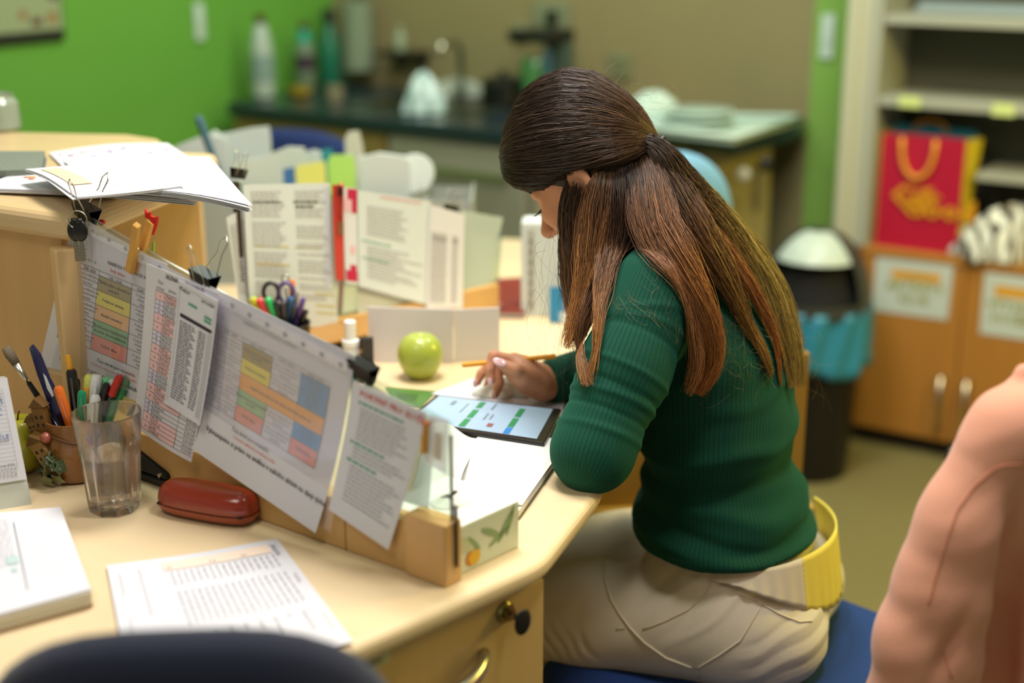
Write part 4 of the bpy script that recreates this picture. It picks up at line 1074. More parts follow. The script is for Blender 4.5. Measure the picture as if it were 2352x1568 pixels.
s, t = stack('paper_stack', 'lowest white paper stack projecting over the counter edge', [(60, 398), (395, 395), (448, 472), (-60, 440)], h + .002, 5, .0012, lambda u, v: .004 * math.sin(3 * u))
s.c = [c for c in s.c]
s.rects('orange_scribble', mat('ink_orange', '#e08a5a', .7), t, [(.12, .42, .19, .47), (.17, .48, .2, .56), (.2, .40, .23, .44)], off=.0012)
s, t = stack('paper_stack', 'bent white paper pile drooping off the right end of counter', [(150, 380), (480, 366), (575, 480), (240, 442)], h + .0125, 7, .0013, lambda u, v: .004 * math.sin(3.0 * u) * v - .018 * max(0, u - .5) ** 2)
s.dashes('faint_print', INKG, t, [(.25, .1 + .05 * k, .85) for k in range(16)], .0015)
s, t = stack('paper_stack', 'small pile with peach patch lying on top of the stack', [(58, 395), (255, 372), (420, 428), (170, 455)], h + .0265, 3, .0013, lambda u, v: .006 * (u - .5) ** 2 + .004 * math.sin(4 * v))
s.rects('peach_patch', mat('ink_peach', '#ecc4a2', .7), t, [(.10, .12, .30, .72)], off=.001)
s.dashes('faint_print', INKG, t, [(.36, .12 + .07 * k, .92) for k in range(11)], .0014, off=.001)
s, t = flat_sheet('drawing_sheet', 'pale sheet of pink and blue scribbles at the counter back', [(112, 350), (385, 330), (450, 372), (150, 388)], h + .004, lambda u, v: .006 * math.sin(3 * u) * (1 - v), nu=14)
rr = random.Random(5)
for nm, col in (('pink_scribble', '#d99a9a'), ('blue_scribble', '#9ab4d8'), ('lilac_scribble', '#b8b0d4')):
    rs = []
    for k in range(26):
        a, b = rr.uniform(.03, .9), rr.uniform(.05, .9); rs.append((a, b, a + rr.uniform(.01, .07), b + rr.uniform(.01, .05)))
    s.rects(nm, mat('ink_' + nm, col, .7), t, rs, off=.001 + .0003 * len(nm) / 20)
# grey book with blue cover
P_ = [Pz(-60, 352, h + .012), Pz(105, 352, h + .012), Pz(96, 396, h + .012), Pz(-60, 400, h + .012)]
t = thing('notebook', 'grey mottled notebook with blue cover edge on the counter', 'notebook', P_[0].lerp(P_[2], .5) - V((0, 0, .012)))
obj('cover', MB().prism([p.xy for p in P_], h + .001, h + .006), mat('cover_blue', '#123a7c', .4), t)
obj('pages', MB().prism([(p.lerp(P_[0].lerp(P_[2], .5), .02)).xy for p in P_], h + .0062, h + .016), mat('grey_mottled', '#757d72', .8, noise=.4, nscale=200), t)
lathe_thing('glass_jar', 'clear glass jar at the left frame edge on the counter', 'jar', Pz(2, 300, h), [('jar', [(.03, 0), (.036, .006), (.034, .05), (.026, .06), (.028, .066), (.025, .066), (.023, .06), (.031, .05), (.032, .008), (.001, .006)], mat('jar_glass', '#b7c4b4', .1, spec=.9, trans=.5))])

# standing white papers, cards, pen behind counter (far desk organisers)
def standing(name, label, pts, y, th, m, cat='papers', rows=None, par=None):
    # upright card, points as seen from the desk, at distance y
    ps = [Py(a, b, y) for a, b in pts]
    zb = min(p.z for p in ps)
    n = len(ps)
    c = sum(ps, V((0, 0, 0))) / n
    vs = ps + [p + V((0, th, 0)) for p in ps]
    fs = [tuple(range(n)), tuple(range(n, 2 * n))[::-1]] + [(i, n + i, n + (i + 1) % n, (i + 1) % n) for i in range(n)]
    o = obj(name, MB().add(vs, fs), m, par)
    if par is None: tag(o, label, cat)
    return o
PG = mat('paper_greenish', '#c6cfcb', .75)
# tray organiser on far desk that holds them
p1, p2 = Pz(485, 722, DZ), Pz(985, 700, DZ)
oz = DZ
t = thing('document_organizer', 'grey document organizer holding upright papers on the far desk', 'organizer', (-.32, 2.86, DZ))
og = mat('organizer_grey', '#9aa09a', .5)
obj('base', MB().box((-.36, 2.84, DZ + .004), (.56, .20, .008)), og, t)
for k, y in enumerate((2.75, 2.80, 2.85, 2.90)): obj('divider', MB().box((-.36, y, DZ + .088), (.56, .003, .16)), og, t)
obj('side', MB().box((-.64, 2.84, DZ + .088), (.004, .2, .16)), og, t); obj('side', MB().box((-.08, 2.84, DZ + .088), (.004, .2, .16)), og, t)
Yb = 2.83
def stand2(label, top, y, m, th=.004, name='document', cat='papers', extra=None):
    ps = [Py(a, b, y) for a, b in top]
    bl = V((ps[0].x, y, DZ + .011)); br = V((ps[-1].x, y, DZ + .011))
    ps = [bl] + ps + [br]; n = len(ps)
    vs = ps + [p + V((0, th, 0)) for p in ps]
    fs = [tuple(range(n))[::-1], tuple(range(n, 2 * n))] + [(i, (i + 1) % n, n + (i + 1) % n, n + i) for i in range(n)]
    o = obj(name, MB().add(vs, fs), m); return tag(o, label, cat)
stand2('tallest white papers standing behind the binder clip', [(462, 330), (490, 300), (506, 310), (575, 296), (616, 292), (620, 320), (622, 372)], 2.87, PG, .012)
stand2('white papers left of the tallest pile, by grey pen', [(400, 338), (440, 322), (478, 308), (520, 318), (524, 372)], 2.82, PG, .010)
stand2('white papers with faint print below the tall pile', [(540, 372), (600, 362), (660, 338), (698, 340), (702, 372)], 2.78, mat('paper_greener', '#c6d2c8', .75), .008)
stand2('white card sticking up behind teal divider', [(700, 350), (722, 344), (742, 352), (744, 372)], 2.83, PG, .006)
stand2('teal index card between white papers', [(738, 344), (762, 342), (765, 372)], 2.80, mat('teal_card', '#2a8d93', .6), .004, 'index_card', 'card')
stand2('bright green card standing next to red lanyard', [(752, 372), (760, 356), (810, 356), (816, 380)], 2.77, mat('green_card', '#a9d86a', .6), .004, 'index_card', 'card')
stand2('pale yellow card standing left of the green card', [(676, 392), (684, 380), (745, 370), (748, 392)], 2.745, mat('yellow_card', '#d7db74', .6), .003, 'index_card', 'card')
stand2('small blue and orange card left of the yellow card', [(650, 388), (676, 384), (678, 402)], 2.74, mat('blue_card', '#3b6ea6', .6), .003, 'index_card', 'card')
stand2('white curled papers to the right of the green card', [(822, 364), (870, 352), (935, 362), (942, 375)], 2.79, PG, .014)
stand2('small white tall card with peg shape rising by papers', [(792, 318), (800, 303), (824, 300), (832, 330), (838, 372)], 2.86, mat('cream_card', '#c9c8b4', .7), .003, 'index_card', 'card')
# white mug-like roll at right
c = Py(952, 420, 2.80); c.z = DZ + .0
t = thing('tape_roll', 'white roll standing at the right end of papers', 'roll', (c.x, c.y, DZ))
obj('roll', MB().lathe([(.012, -.02), (.038, -.02), (.040, 0), (.038, .02), (.012, .02)], 28, M=Matrix.Translation(V((c.x, c.y + .015, Py(945, 402, 2.8).z))) @ Matrix.Rotation(R(80), 4, 'X')), PG, t, smooth='auto')
obj('stand', MB().box((c.x, c.y + .015, (DZ + Py(945, 402, 2.8).z - .03) / 2), (.05, .04, Py(945, 402, 2.8).z - .04 - DZ)), PG, t)
# grey blue pen standing
def pen(label, p_tip, p_end, r, body, cap=None, capf=.35, name='pen', cat='pen', clip=True, grp=None, tipcol=None, endcap=None):
    p_tip = V(p_tip); p_end = V(p_end); ax = (p_end - p_tip); L = ax.length; ax.normalize()
    Mx = axes(V((1, 0.2, 0)), z=ax)
    t = thing(name, label, cat, p_tip, Mx, grp)
    cap = cap or body; zc = L * (1 - capf)
    obj('barrel', MB().lathe([(.0008, 0), (r * .35, L * .03), (r * .85, L * .12), (r * .9, zc)], 16), body, t, smooth='auto', world=False)
    obj('cap', MB().lathe([(r * .9, zc), (r * 1.05, zc + .001), (r * 1.02, L * .97), (r * .7, L)], 16), cap, t, smooth='auto', world=False)
    if clip: obj('clip', MB().box((0, -r * 1.35, (zc + L) / 2), (r * .5, r * .3, (L - zc) * .75)), cap, t, world=False, bevel=.0005)
    return t
a = Py(486, 352, 2.76); b = Py(455, 268, 2.74)
pen('grey blue marker standing tilted among the far papers', a + (a - b) * 1.2, b, .0075, mat('pen_greyblue', '#476a80', .5), capf=.45)

# ---------------------------------------------------------------- calendar
def onL(px, py, y): return Py(px, py, y)
cb0, cb1 = Pz(-150, 1195, DZ), Pz(74, 1158, DZ)
topc = Pz(38, 835, DZ + .145)
d = (cb1 - cb0); d.z = 0; L = d.length; d.normalize(); nb = V((-d.y, d.x, 0))
apex = cb1 - d * .012 + nb * .045 + V((0, 0, .158))
TR_ = apex; TL_ = apex - d * L
t = thing('desk_calendar', 'spiral desk calendar standing at the left frame edge', 'calendar', cb1.lerp(cb0, .5) + nb * .04)
obj('stand_front', MB().surf(lambda u, v: cb0.lerp(cb1, u).lerp(TL_.lerp(TR_, u), v), 2, 2, .0012), mat('card_greyblue', '#c6ccc4', .6), t)
obj('stand_back', MB().surf(lambda u, v: (cb0 + nb * .1).lerp(cb1 + nb * .1, 1 - u).lerp(TL_.lerp(TR_, 1 - u), v), 2, 2, .0012), mat('card_greyblue', '#c6ccc4', .6), t)
nf = -((TR_ - cb1).cross(d)).normalized()
if nf.y > 0: nf = -nf
lo = .13
s = Sheet(TL_ + nf * .003, TR_ + nf * .003 + d * .002, cb1.lerp(TR_, .2) + nf * .003, cb0.lerp(TL_, .2) + nf * .003, ext=(0, .01, 1, 1), nrm=nf)
s.paper('page', PAPER, t, 8, 8)
s.lines('ruling', INKL, t, [(.3, .12 + .04 * k, .93, .12 + .04 * k) for k in range(19)] + [(.93, .12, .93, .88), (.3, .88, .93, .88)], .0004)
s.texts('printed_text', INKG, t, [('SOBOTA', .905, .16, .008, 'r'), ('Radoslava', .905, .19, .005, 'r'), ('Stanislav', .90, .62, .005, 'r'), ('Červen 2022', .90, .85, .0042, 'r', 1)] + [(' '.join(str(7 * r_ + c_ + 1).rjust(2) for c_ in range(7)), .91, .875 + .022 * r_, .0038, 'r') for r_ in range(5)])
s.texts('blue_text', mat('ink_blue', '#6a7fb8', .6), t, [('NEDĚLE', .905, .59, .0085, 'r'), ('KE ZEM', .905, .26, .011, 'r'), ('KK', .89, .31, .010, 'r'), ('SL', .88, .36, .010, 'r')])
for k in range(7):
    c = TR_ - d * (.012 + k * .012)
    obj('spiral_ring', MB().tube([c + nb * (.005 * math.cos(a)) + V((0, 0, .001 + .006 * math.sin(a))) for a in [2 * math.pi * i / 12 for i in range(12)]], .0007, 5, closed=True), mat('dark_wire', '#4a4a4c', .3, .8), t, smooth=True)

# ---------------------------------------------------------------- notepad block and loose sheet on our desk
pts = [(-150, 1190), (140, 1163), (210, 1352), (-150, 1450)]
zt = DZ + .022
P_ = [Pz(x, y, zt) for x, y in pts]
t = thing('paper_block', 'thick block of printed white sheets at the lower left', 'papers', P_[0].lerp(P_[2], .5) - V((0, 0, .022)))
for k in range(6):
    j = [V((random.uniform(-.0012, .0012), random.uniform(-.0012, .0012), 0)) for _ in range(4)]
    z0 = DZ + .0042 + k * .003
    q = [(p + jj).xy for p, jj in zip(P_, j)]
    obj('paper_layer', MB().prism(q, z0, z0 + .0026), mat('paper_edge', '#d8d2be', .8) if k < 5 else PAPER, t)
obj('backing_board', MB().prism([p.xy for p in P_], DZ + .0006, DZ + .004), mat('board_brown', '#a98a5c', .8), t)
s = Sheet(*P_, nrm=(0, 0, 1))
s.dashes('printed_rows', INKL, t, [(.2, .1 + .032 * k, .56) for k in range(16)], .0012, off=.0006)
s.lines('margin_line', INK, t, [(.60, .14, .60, .86)], .0007, off=.0007)
s.rects('stamp', mat('stamp_teal', '#b7d0cf', .7), t, [(.5, .5, .58, .58), (.52, .62, .56, .66)], off=.0007)
a = Pz(-60, 1420, DZ + .004); b = Pz(172, 1385, DZ + .004); ax = (b - a).normalized()
t = thing('pencil', 'orange pencil with white stripe lying before the paper block', 'pencil', a.lerp(b, .5) - V((0, 0, .004)))
obj('barrel', MB().tube([a, b - ax * .014], .0038, 6), mat('pencil_orange', '#e0843e', .4), t)
obj('ferrule', MB().tube([b - ax * .014, b - ax * .003], .0040, 12), mat('ferrule_grey', '#8a8268', .3, 1), t)
obj('eraser', MB().tube([b - ax * .003, b + ax * .003], .0036, 12), mat('eraser_grey', '#6d6858', .6), t)
a2 = a + V((-.004, .010, -.0002)); b2 = Pz(165, 1374, DZ + .003); o = obj('paper_strip', MB().tube([a2, b2], .0028, 4), PAPER); tag(o, 'thin rolled white paper beside the orange pencil', 'paper')
s, t = flat_sheet('table_sheet', 'white sheet with peach header band lying in the desk foreground', [(245, 1303), (636, 1240), (812, 1478), (300, 1585)], DZ + .0012, lambda u, v: .0015 * (1 + math.sin(5 * u + 2)), nu=16)
s.rects('peach_header', mat('ink_peachl', '#eed9c8', .7), t, [(.30, .05, .92, .13)], off=.0008)
rs = []
rr = random.Random(11)
for k in range(17):
    u = .335 + .036 * k; 
    for (va, vb) in ((.15, .27), (.33, .62)):
        v = va
        while v < vb: ln = rr.uniform(.012, .05); rs.append((u, v, u + .006, min(v + ln, vb))); v += ln + .012
    if k % 2: rs.append((u, .68, u + .006, .68 + rr.uniform(.03, .2)))
s.rects('printed_columns', INKG, t, rs, off=.0008)
s.texts('printed_text', INKG, t, [('Jídelníček', .935, .06, .008, 'l', 1, 1), ('Poznámky', .95, .36, .006, 'l', 0, 1), ('D', .32, .12, .010, 'l'), ('N', .56, .12, .010, 'l'), ('O', .74, .12, .010, 'l')], off=.001)
s.lines('frame_lines', INKL, t, [(.06, .10, .06, .30), (.17, .08, .17, .5), (.06, .5, .06, .75), (.96, .72, .96, .88)], .0009, off=.001)

# ---------------------------------------------------------------- glasses case
c0 = Pz(372, 1142, DZ).xy; c1 = Pz(575, 1195, DZ).xy
A = Pz(362, 1150, DZ + .018); B = Pz(583, 1190, DZ + .018)
ax = (B - A); ax.z = 0; L = ax.length * .985; ax.normalize(); md = (A + B) / 2 + V((0, .022, 0)); 
t = thing('glasses_case', 'glossy brown red glasses case lying beside the partition rail', 'case', (md.x, md.y, DZ), (0, 0, math.atan2(ax.y, ax.x)))
CASE = mat('case_leather', '#8e2c17', .22, coat=.6, bump=.12, bscale=500); CASE2 = mat('case_leather_low', '#9a4a30', .35, bump=.1, bscale=500)
def case_half(z0, z1, sgn, shrink, m, nm):
    mb = MB(); n = 96; rings = []
    N = 18; W = .056
    for i in range(N + 1):
        e = i / N * R(90)
        k = math.cos(e) ** .55 if i < N else 0.02
        z = z0 + (z1 - z0) * math.sin(e) ** .9
        ring = []
        for j in range(n):
            a = 2 * math.pi * j / n; ca, sa_ = math.cos(a), math.sin(a)
            x = (L / 2) * abs(ca) ** (2 / 3.3) * (1 if ca > 0 else -1); y = (W / 2) * abs(sa_) ** (2 / 3.0) * (1 if sa_ > 0 else -1)
            ins = (1 - k) * W * .5
            x = max(abs(x) - ins, 0) * (1 if x > 0 else -1); y = y * (k * .9 + .1 if i == N else k)
            ring.append(V((x, y, z)))
        rings += ring
    fs = [(i * n + j, i * n + (j + 1) % n, (i + 1) * n + (j + 1) % n, (i + 1) * n + j) for i in range(N) for j in range(n)]
    if sgn < 0: fs = [f[::-1] for f in fs]
    fs.append(tuple(range(n))[::-1] if sgn > 0 else tuple(range(n))); fs.append(tuple(range(N * n, (N + 1) * n)) if sgn > 0 else tuple(range(N * n, (N + 1) * n))[::-1])
    mb.add(rings, fs)
    return obj(nm, mb, m, t, smooth='auto', world=False, ang=50)
case_half(.0165, .041, 1, 0, CASE, 'lid'); case_half(.0145, .0005, -1, 0, CASE2, 'bottom_shell')
obj('seam', MB().box((0, 0, .0155), (L * .90, .046, .003)), mat('seam_black', '#150806', .6), t, world=False, bevel=.001)

# ---------------------------------------------------------------- glass tumbler
g0 = Pz(264, 1168, DZ); GH = .128
gz = 1.0
t = thing('drinking_glass', 'faceted pinkish drinking glass half full of water', 'glass', g0, (0, 0, R(11)))
def facet(mb, prof, n=9, sub=6, pw=None):
    # prof: (radius, z, facetness) ; facets blend to round at the top
    m_ = n * sub; vs = []
    for r, z, k in prof:
        for j in range(m_):
            a = 2 * math.pi * j / m_
            loc = (j % sub) / sub * (2 * math.pi / n) - math.pi / n
            q = math.cos(math.pi / n) / math.cos(loc)
            f_ = 1 - k + k * q
            vs.append(V((r * f_ * math.cos(a), r * f_ * math.sin(a), z)))
    fs = [(i * m_ + j, i * m_ + (j + 1) % m_, (i + 1) * m_ + (j + 1) % m_, (i + 1) * m_ + j) for i in range(len(prof) - 1) for j in range(m_)]
    fs += [tuple(range(m_))[::-1], tuple(range((len(prof) - 1) * m_, len(prof) * m_))]
    return mb.add(vs, fs)
GT = .1295
outer = [(.0285, 0, 1), (.0308, .003, 1), (.0325, .012, 1.25), (.0352, .05, 1.25), (.0374, .082, 1.25), (.0385, .094, .3), (.0395, .102, 0), (.0418, .127, 0), (.0416, .1292, 0)]
inner = [(.0404, .1295, 0), (.0398, .127, 0), (.0374, .102, 0), (.0338, .085, .2), (.0312, .05, .3), (.0275, .018, .2), (.0245, .0125, 0), (.001, .0115, 0)]
GL = mat('tumbler_glass', '#fffaf7', .0, ior=1.5, trans=1.0, spec=.6)
nt = GL.node_tree; out = [n for n in nt.nodes if n.type == 'OUTPUT_MATERIAL'][0]; pb = nt.nodes['Principled BSDF']
mxs = nt.nodes.new('ShaderNodeMixShader'); trn = nt.nodes.new('ShaderNodeBsdfTransparent'); trn.inputs[0].default_value = lin('#fffaf8'); mxs.inputs[0].default_value = .12
nt.links.new(pb.outputs[0], mxs.inputs[1]); nt.links.new(trn.outputs[0], mxs.inputs[2]); nt.links.new(mxs.outputs[0], out.inputs[0])
obj('tumbler', facet(MB(), outer + inner), GL, t, smooth='auto', world=False, ang=18)
WT = mat('water', '#fffdfa', .0, ior=1.33, trans=1.0)
nt = WT.node_tree; out = [n for n in nt.nodes if n.type == 'OUTPUT_MATERIAL'][0]; pb = nt.nodes['Principled BSDF']
mxs = nt.nodes.new('ShaderNodeMixShader'); trn = nt.nodes.new('ShaderNodeBsdfTransparent'); mxs.inputs[0].default_value = .1
nt.links.new(pb.outputs[0], mxs.inputs[1]); nt.links.new(trn.outputs[0], mxs.inputs[2]); nt.links.new(mxs.outputs[0], out.inputs[0])
obj('water', MB().lathe([(.001, .012), (.0243, .0128), (.0272, .018), (.0309, .05), (.0328, .074), (.0325, .0752), (.001, .0746)], 48), WT, t, smooth='auto', world=False)
mb = MB(); rr = random.Random(2)
for k in range(26):
    a = rr.uniform(0, 6.28); z = rr.uniform(.02, .07); r_ = .030 * (.86 + z * 1.2)
    mb.sphere((r_ * math.cos(a) * .96, r_ * math.sin(a) * .96, z), .0006, 6, 4)
obj('bubbles', mb, mat('bubble', '#f6e6d2', .1, trans=.6), t, smooth=True, world=False)['kind'] = 'stuff'

# ---------------------------------------------------------------- hole punch behind the glass
q0 = Pz(330, 1130, DZ)
t = thing('hole_punch', 'black metal hole punch between glass and glasses case', 'hole punch', Pz(350, 1090, DZ), (0, 0, R(-36)))
PB = mat('punch_black', '#17171a', .38, .2)
obj('base_plate', MB().box((0, 0, .006), (.115, .045, .012)), PB, t, world=False, bevel=.003)
mb = MB(); 
mb.prism([(-.055, .014), (.055, .012), (.055, .020), (-.01, .042), (-.055, .056), (-.064, .050)], -.022, .022, Matrix(((1, 0, 0, 0), (0, 0, 1, 0), (0, 1, 0, 0), (0, 0, 0, 1))))
obj('lever', mb, PB, t, world=False, bevel=.003)
obj('grip', MB().prism([(-.066, .050), (-.02, .036), (-.016, .046), (-.058, .064)], -.024, .024, Matrix(((1, 0, 0, 0), (0, 0, 1, 0), (0, 1, 0, 0), (0, 0, 0, 1)))), BLACK, t, world=False, bevel=.003)
obj('hinge_pin', MB().tube([(.045, -.026, .018), (.045, .026, .018)], .003, 8), STEEL, t, world=False)

# ---------------------------------------------------------------- ceramic pen pot
pc0 = Pz(165, 1085, DZ) + V((.0, .0, 0)); pc0 = Pz(178, 1092, DZ)
t = thing('pen_pot', 'brown ceramic pot with little houses, berries and leaves holding pens', 'pot', pc0)
CER = mat('ceramic_brown', '#8a5b2c', .35, noise=.3, nscale=18, coat=.4, bump=.3, bscale=80)
obj('pot', MB().lathe([(.030, 0), (.036, .004), (.040, .018), (.039, .045), (.034, .075), (.036, .082), (.033, .082), (.031, .074), (.034, .045), (.032, .012), (.001, .010)], 36), CER, t, smooth='auto', world=False)
obj('moulded_band', MB().tube([(.037 * math.cos(a), .037 * math.sin(a), .062 + .006 * math.sin(2 * a)) for a in [2 * math.pi * i / 30 for i in range(30)]], .0022, 6, closed=True), mat('ceramic_dark', '#5d3a1b', .4), t, smooth=True, world=False)
def house(cx, cy, cz, w, h_, ry, col):
    M = Matrix.Translation((cx, cy, cz)) @ Matrix.Rotation(ry, 4, 'Y') @ Matrix.Rotation(R(-15), 4, 'Z')
    hs = obj('house', MB().box((0, 0, 0), (w, w * .7, h_), M), mat('house_' + col[1:], col, .5, noise=.2, nscale=30), t, world=False, bevel=.001)
    obj('roof', MB().prism([(-w * .65, h_ * .5), (w * .65, h_ * .5), (0, h_ * .85)], -w * .42, w * .42, M @ Matrix(((1, 0, 0, 0), (0, 0, 1, 0), (0, 1, 0, 0), (0, 0, 0, 1)))), mat('roof_brown', '#6c4c20', .5), hs, world=False)
    mb = MB()
    for i in (-1, 1):
        for j in (-1, 0): mb.box((i * w * .22, -w * .36, j * h_ * .3 + h_ * .12), (w * .16, .001, h_ * .12), M)
    obj('windows', mb, mat('house_window', '#2c1a0c', .5), hs, world=False)
house(-.034, -.014, .085, .018, .036, R(-8), '#7b5626')
house(-.047, -.008, .071, .014, .022, R(-20), '#8a6430')
house(-.032, -.026, .044, .020, .034, R(-28), '#a07a44')
obj('berry', MB().sphere((-.026, -.030, .065), .0075, 14, 10), mat('berry_red', '#a85a48', .3, noise=.2, nscale=60, coat=.5), t, smooth=True, world=False)
for k, (x, y, z, r_) in enumerate(((-.040, -.020, .016, .006), (-.032, -.028, .010, .006), (-.042, -.014, .026, .005))):
    obj('berry', MB().sphere((x, y, z), r_, 14, 10), mat('berry_teal', '#20332e', .3, coat=.5), t, smooth=True, world=False)
def leafy(c, r, m, seed):
    rr = random.Random(seed)
    for k in range(7):
        a = rr.uniform(0, 6.28); M = Matrix.Translation(V(c) + V((rr.uniform(-1, 1), rr.uniform(-.6, .2), rr.uniform(-1, 1))) * r * .6) @ Euler((rr.uniform(.8, 2), rr.uniform(-.5, .5), a)).to_matrix().to_4x4()
        mb = MB(); n = 14
        top = [M @ V((r * .55 * (1 + .25 * math.cos(5 * b)) * math.cos(b), r * .4 * (1 + .25 * math.cos(5 * b)) * math.sin(b), .0012)) for b in [2 * math.pi * i / n for i in range(n)]]
        bot = [p - (M.to_3x3() @ V((0, 0, .0024))) for p in top]
        mb.add(top + bot, [tuple(range(n)), tuple(range(n, 2 * n))[::-1]] + [(i, n + i, n + (i + 1) % n, (i + 1) % n) for i in range(n)])
        obj('leaf', mb, m, t, world=False, bevel=.0006)
LG = mat('ceramic_leaf', '#4b5a3c', .4, noise=.3, nscale=60, coat=.4); LG2 = mat('ceramic_leaf2', '#7c7a4c', .4, noise=.3, nscale=60, coat=.4)
leafy((-.012, -.040, .038), .017, LG, 1); leafy((-.022, -.036, .020), .017, LG2, 2)

# pens in the pot : (label, top px,py, radius, body, cap, capf)
def potpen(label, px, py, dy, r, body, cap=None, capf=.3, foot=(0, 0), cat='pen', name='pen', **kw):
    foot_ = pc0 + V((foot[0], foot[1], .014))
    top = Py(px, py, pc0.y + dy)
    return pen(label, foot_, top, r, body, cap, capf, name, cat, **kw)
MK = lambda n, c, r=.3: mat(n, c, r, coat=.3)
potpen('orange highlighter leaning left in the pot', 133, 888, -.012, .0065, MK('hl_orange', '#e8752a'), capf=.6, foot=(.012, -.004))
potpen('tall black marker with yellow end stick in the pot', 163, 848, .006, .0068, MK('mk_black', '#1c1716'), capf=.5, foot=(.006, .008))
potpen('yellow marker stick rising out of the black barrel', 155, 815, .008, .0038, MK('mk_yellow', '#e9a528'), capf=.2, foot=(.008, .010), clip=False)
potpen('short green capped fineliner left of the glass rim', 188, 898, -.014, .0055, MK('pen_green', '#119166'), MK('pen_green', '#119166'), .45, foot=(.010, -.012))
potpen('yellow highlighter standing behind white markers', 205, 862, .012, .0070, MK('hl_yellow', '#dde070'), capf=.5, foot=(.008, .014))
potpen('thick white marker right of the yellow highlighter', 222, 862, .004, .0072, MK('mk_white', '#dfe2e2'), capf=.5, foot=(.012, .004))
potpen('short white marker just above the glass rim', 220, 908, -.010, .0068, MK('mk_white', '#dfe2e2'), capf=.5, foot=(.014, -.010))
potpen('mint green highlighter behind black pens', 246, 868, .014, .0068, MK('hl_mint', '#7ddba0'), capf=.5, foot=(.014, .014))
potpen('second white marker half hidden by the red pen', 262, 872, .012, .0065, MK('mk_white', '#dfe2e2'), capf=.5, foot=(.016, .010))
potpen('black clicking ballpoint left of the red topped pen', 246, 880, .0, .0050, MK('pen_blackd', '#232024', .25), capf=.3, foot=(.008, 0))
potpen('black ballpoint with red cap leaning right', 276, 862, .0, .0052, MK('pen_blackd', '#232024', .25), MK('cap_red', '#c42a1e'), .22, foot=(.006, -.002))
potpen('thick dark green marker leaning right in the pot', 294, 866, .008, .0072, MK('mk_green', '#0f7a4a'), capf=.55, foot=(.014, .006))
potpen('thin black pen behind the orange highlighter', 176, 870, .014, .0045, MK('pen_blackd', '#232024', .25), capf=.3, foot=(.002, .014))
potpen('yellow pencil behind the black marker', 198, 890, .0, .0035, MK('mk_yellow', '#e9a528'), capf=.2, foot=(.010, -.002), clip=False, cat='pencil')
# paint brush
top = Py(12, 797, pc0.y + .004); foot_ = pc0 + V((.008, .002, .014)); ax = (top - foot_); L = ax.length
t2 = thing('paint_brush', 'flat bristle paint brush with black handle leaning far left', 'brush', foot_, axes(V((1, -.3, 0)), z=ax))
obj('handle', MB().lathe([(.0015, 0), (.003, L * .3), (.0045, L * .55), (.0035, L * .68), (.0036, L * .70)], 12), BLACK, t2, smooth='auto', world=False)
obj('ferrule', MB().tube([(0, 0, L * .70), (0, 0, L * .76), (0, 0, L * .86)], [.0038, .0042, .0065], 14, flat=.7), STEEL, t2, smooth=True, world=False)
obj('bristles', MB().tube([(0, 0, L * .86), (0, 0, L * .94), (0, 0, L)], [.0065, .0085, .0062], 14, flat=.6), mat('bristle', '#6f6350', .9, bump=.8, bscale=600), t2, smooth=True, world=False)
# navy pouch / ruler knife
ps = [(66, 800), (72, 792), (90, 815), (112, 870), (160, 960), (150, 972), (118, 950), (84, 860)]
q = [Py(x, y, pc0.y - .004) for x, y in ps]; q += []
foot_ = pc0 + V((.006, -.006, .03))
vs = q + [p + V((.001, .006, 0)) for p in q]; n = len(q)
t2 = thing('letter_opener', 'dark blue plastic case with white label leaning in the pot', 'case', foot_)
obj('case', MB().add(vs, [tuple(range(n)), tuple(range(n, 2 * n))[::-1]] + [(i, n + i, n + (i + 1) % n, (i + 1) % n) for i in range(n)]), mat('navy_gloss', '#1c2250', .2, coat=.6), t2, bevel=.001)
q = [Py(x, y, pc0.y - .0055) for x, y in ((99, 858), (106, 866), (124, 908), (120, 912), (108, 892))]
obj('label', MB().add(q + [p + V((0, .001, 0)) for p in q], [(0, 1, 2, 3, 4), (9, 8, 7, 6, 5)] + [(i, 5 + i, 5 + (i + 1) % 5, (i + 1) % 5) for i in range(5)]), PAPER2, t2)
obj('blade_guide', MB().tube([Py(112, 950, pc0.y - .001), foot_], .0045, 8), mat('navy_gloss', '#1c2250', .2, coat=.6), t2, smooth=True)
# yellow apple/pear behind calendar, plastic bag
AP_Y = mat('apple_yellow', '#b9b432', .35, noise=.15, nscale=25, coat=.3)
def apple(label, c, r, m, hs=1.0, stem=True):
    t = thing('apple', label, 'apple', c)
    pr = []
    for i in range(21):
        a = math.pi * i / 20
        rr_ = math.sin(a) ** .82 * r * (1.0 + .05 * math.cos(a) * -1)
        z = -math.cos(a) * r * hs
        dent = .16 * r * math.exp(-(rr_ / (r * .28)) ** 2)
        z += dent if z < 0 else -dent * 1.2
        k = 1 + (-.10 * (1 if z < 0 else .0)) * (abs(z) / r) ** 1.5
        pr.append((max(.0004, rr_ * k), z))
    zmin = min(p[1] for p in pr); zmax = pr[-1][1]
    pr = [(a, b - zmin) for a, b in pr]
    obj('flesh', MB().lathe(pr, 36, cap=False), m, t, smooth=True, world=False)
    if stem: obj('stem', MB().tube([(0, 0, pr[-1][1] - .002), (.002, 0, pr[-1][1] + .008), (.004, 0, pr[-1][1] + .013)], .0012, 6), mat('stem_brown', '#5d4626', .7), t, smooth=True, world=False)
    return t
apple('yellow green apple half hidden behind the desk calendar', Pz(52, 1080, DZ), .037, AP_Y, 1.1)
o = obj('plastic_wrap', heap((0, 0, 0), .022, .02, .05, 33, .5, 24), mat('wrap_clear', '#d9d4cf', .12, spec=.8, trans=.35)); o.location = Pz(103, 1028, DZ) ; tag(o, 'crumpled clear plastic wrap behind the pen pot', 'plastic wrap')

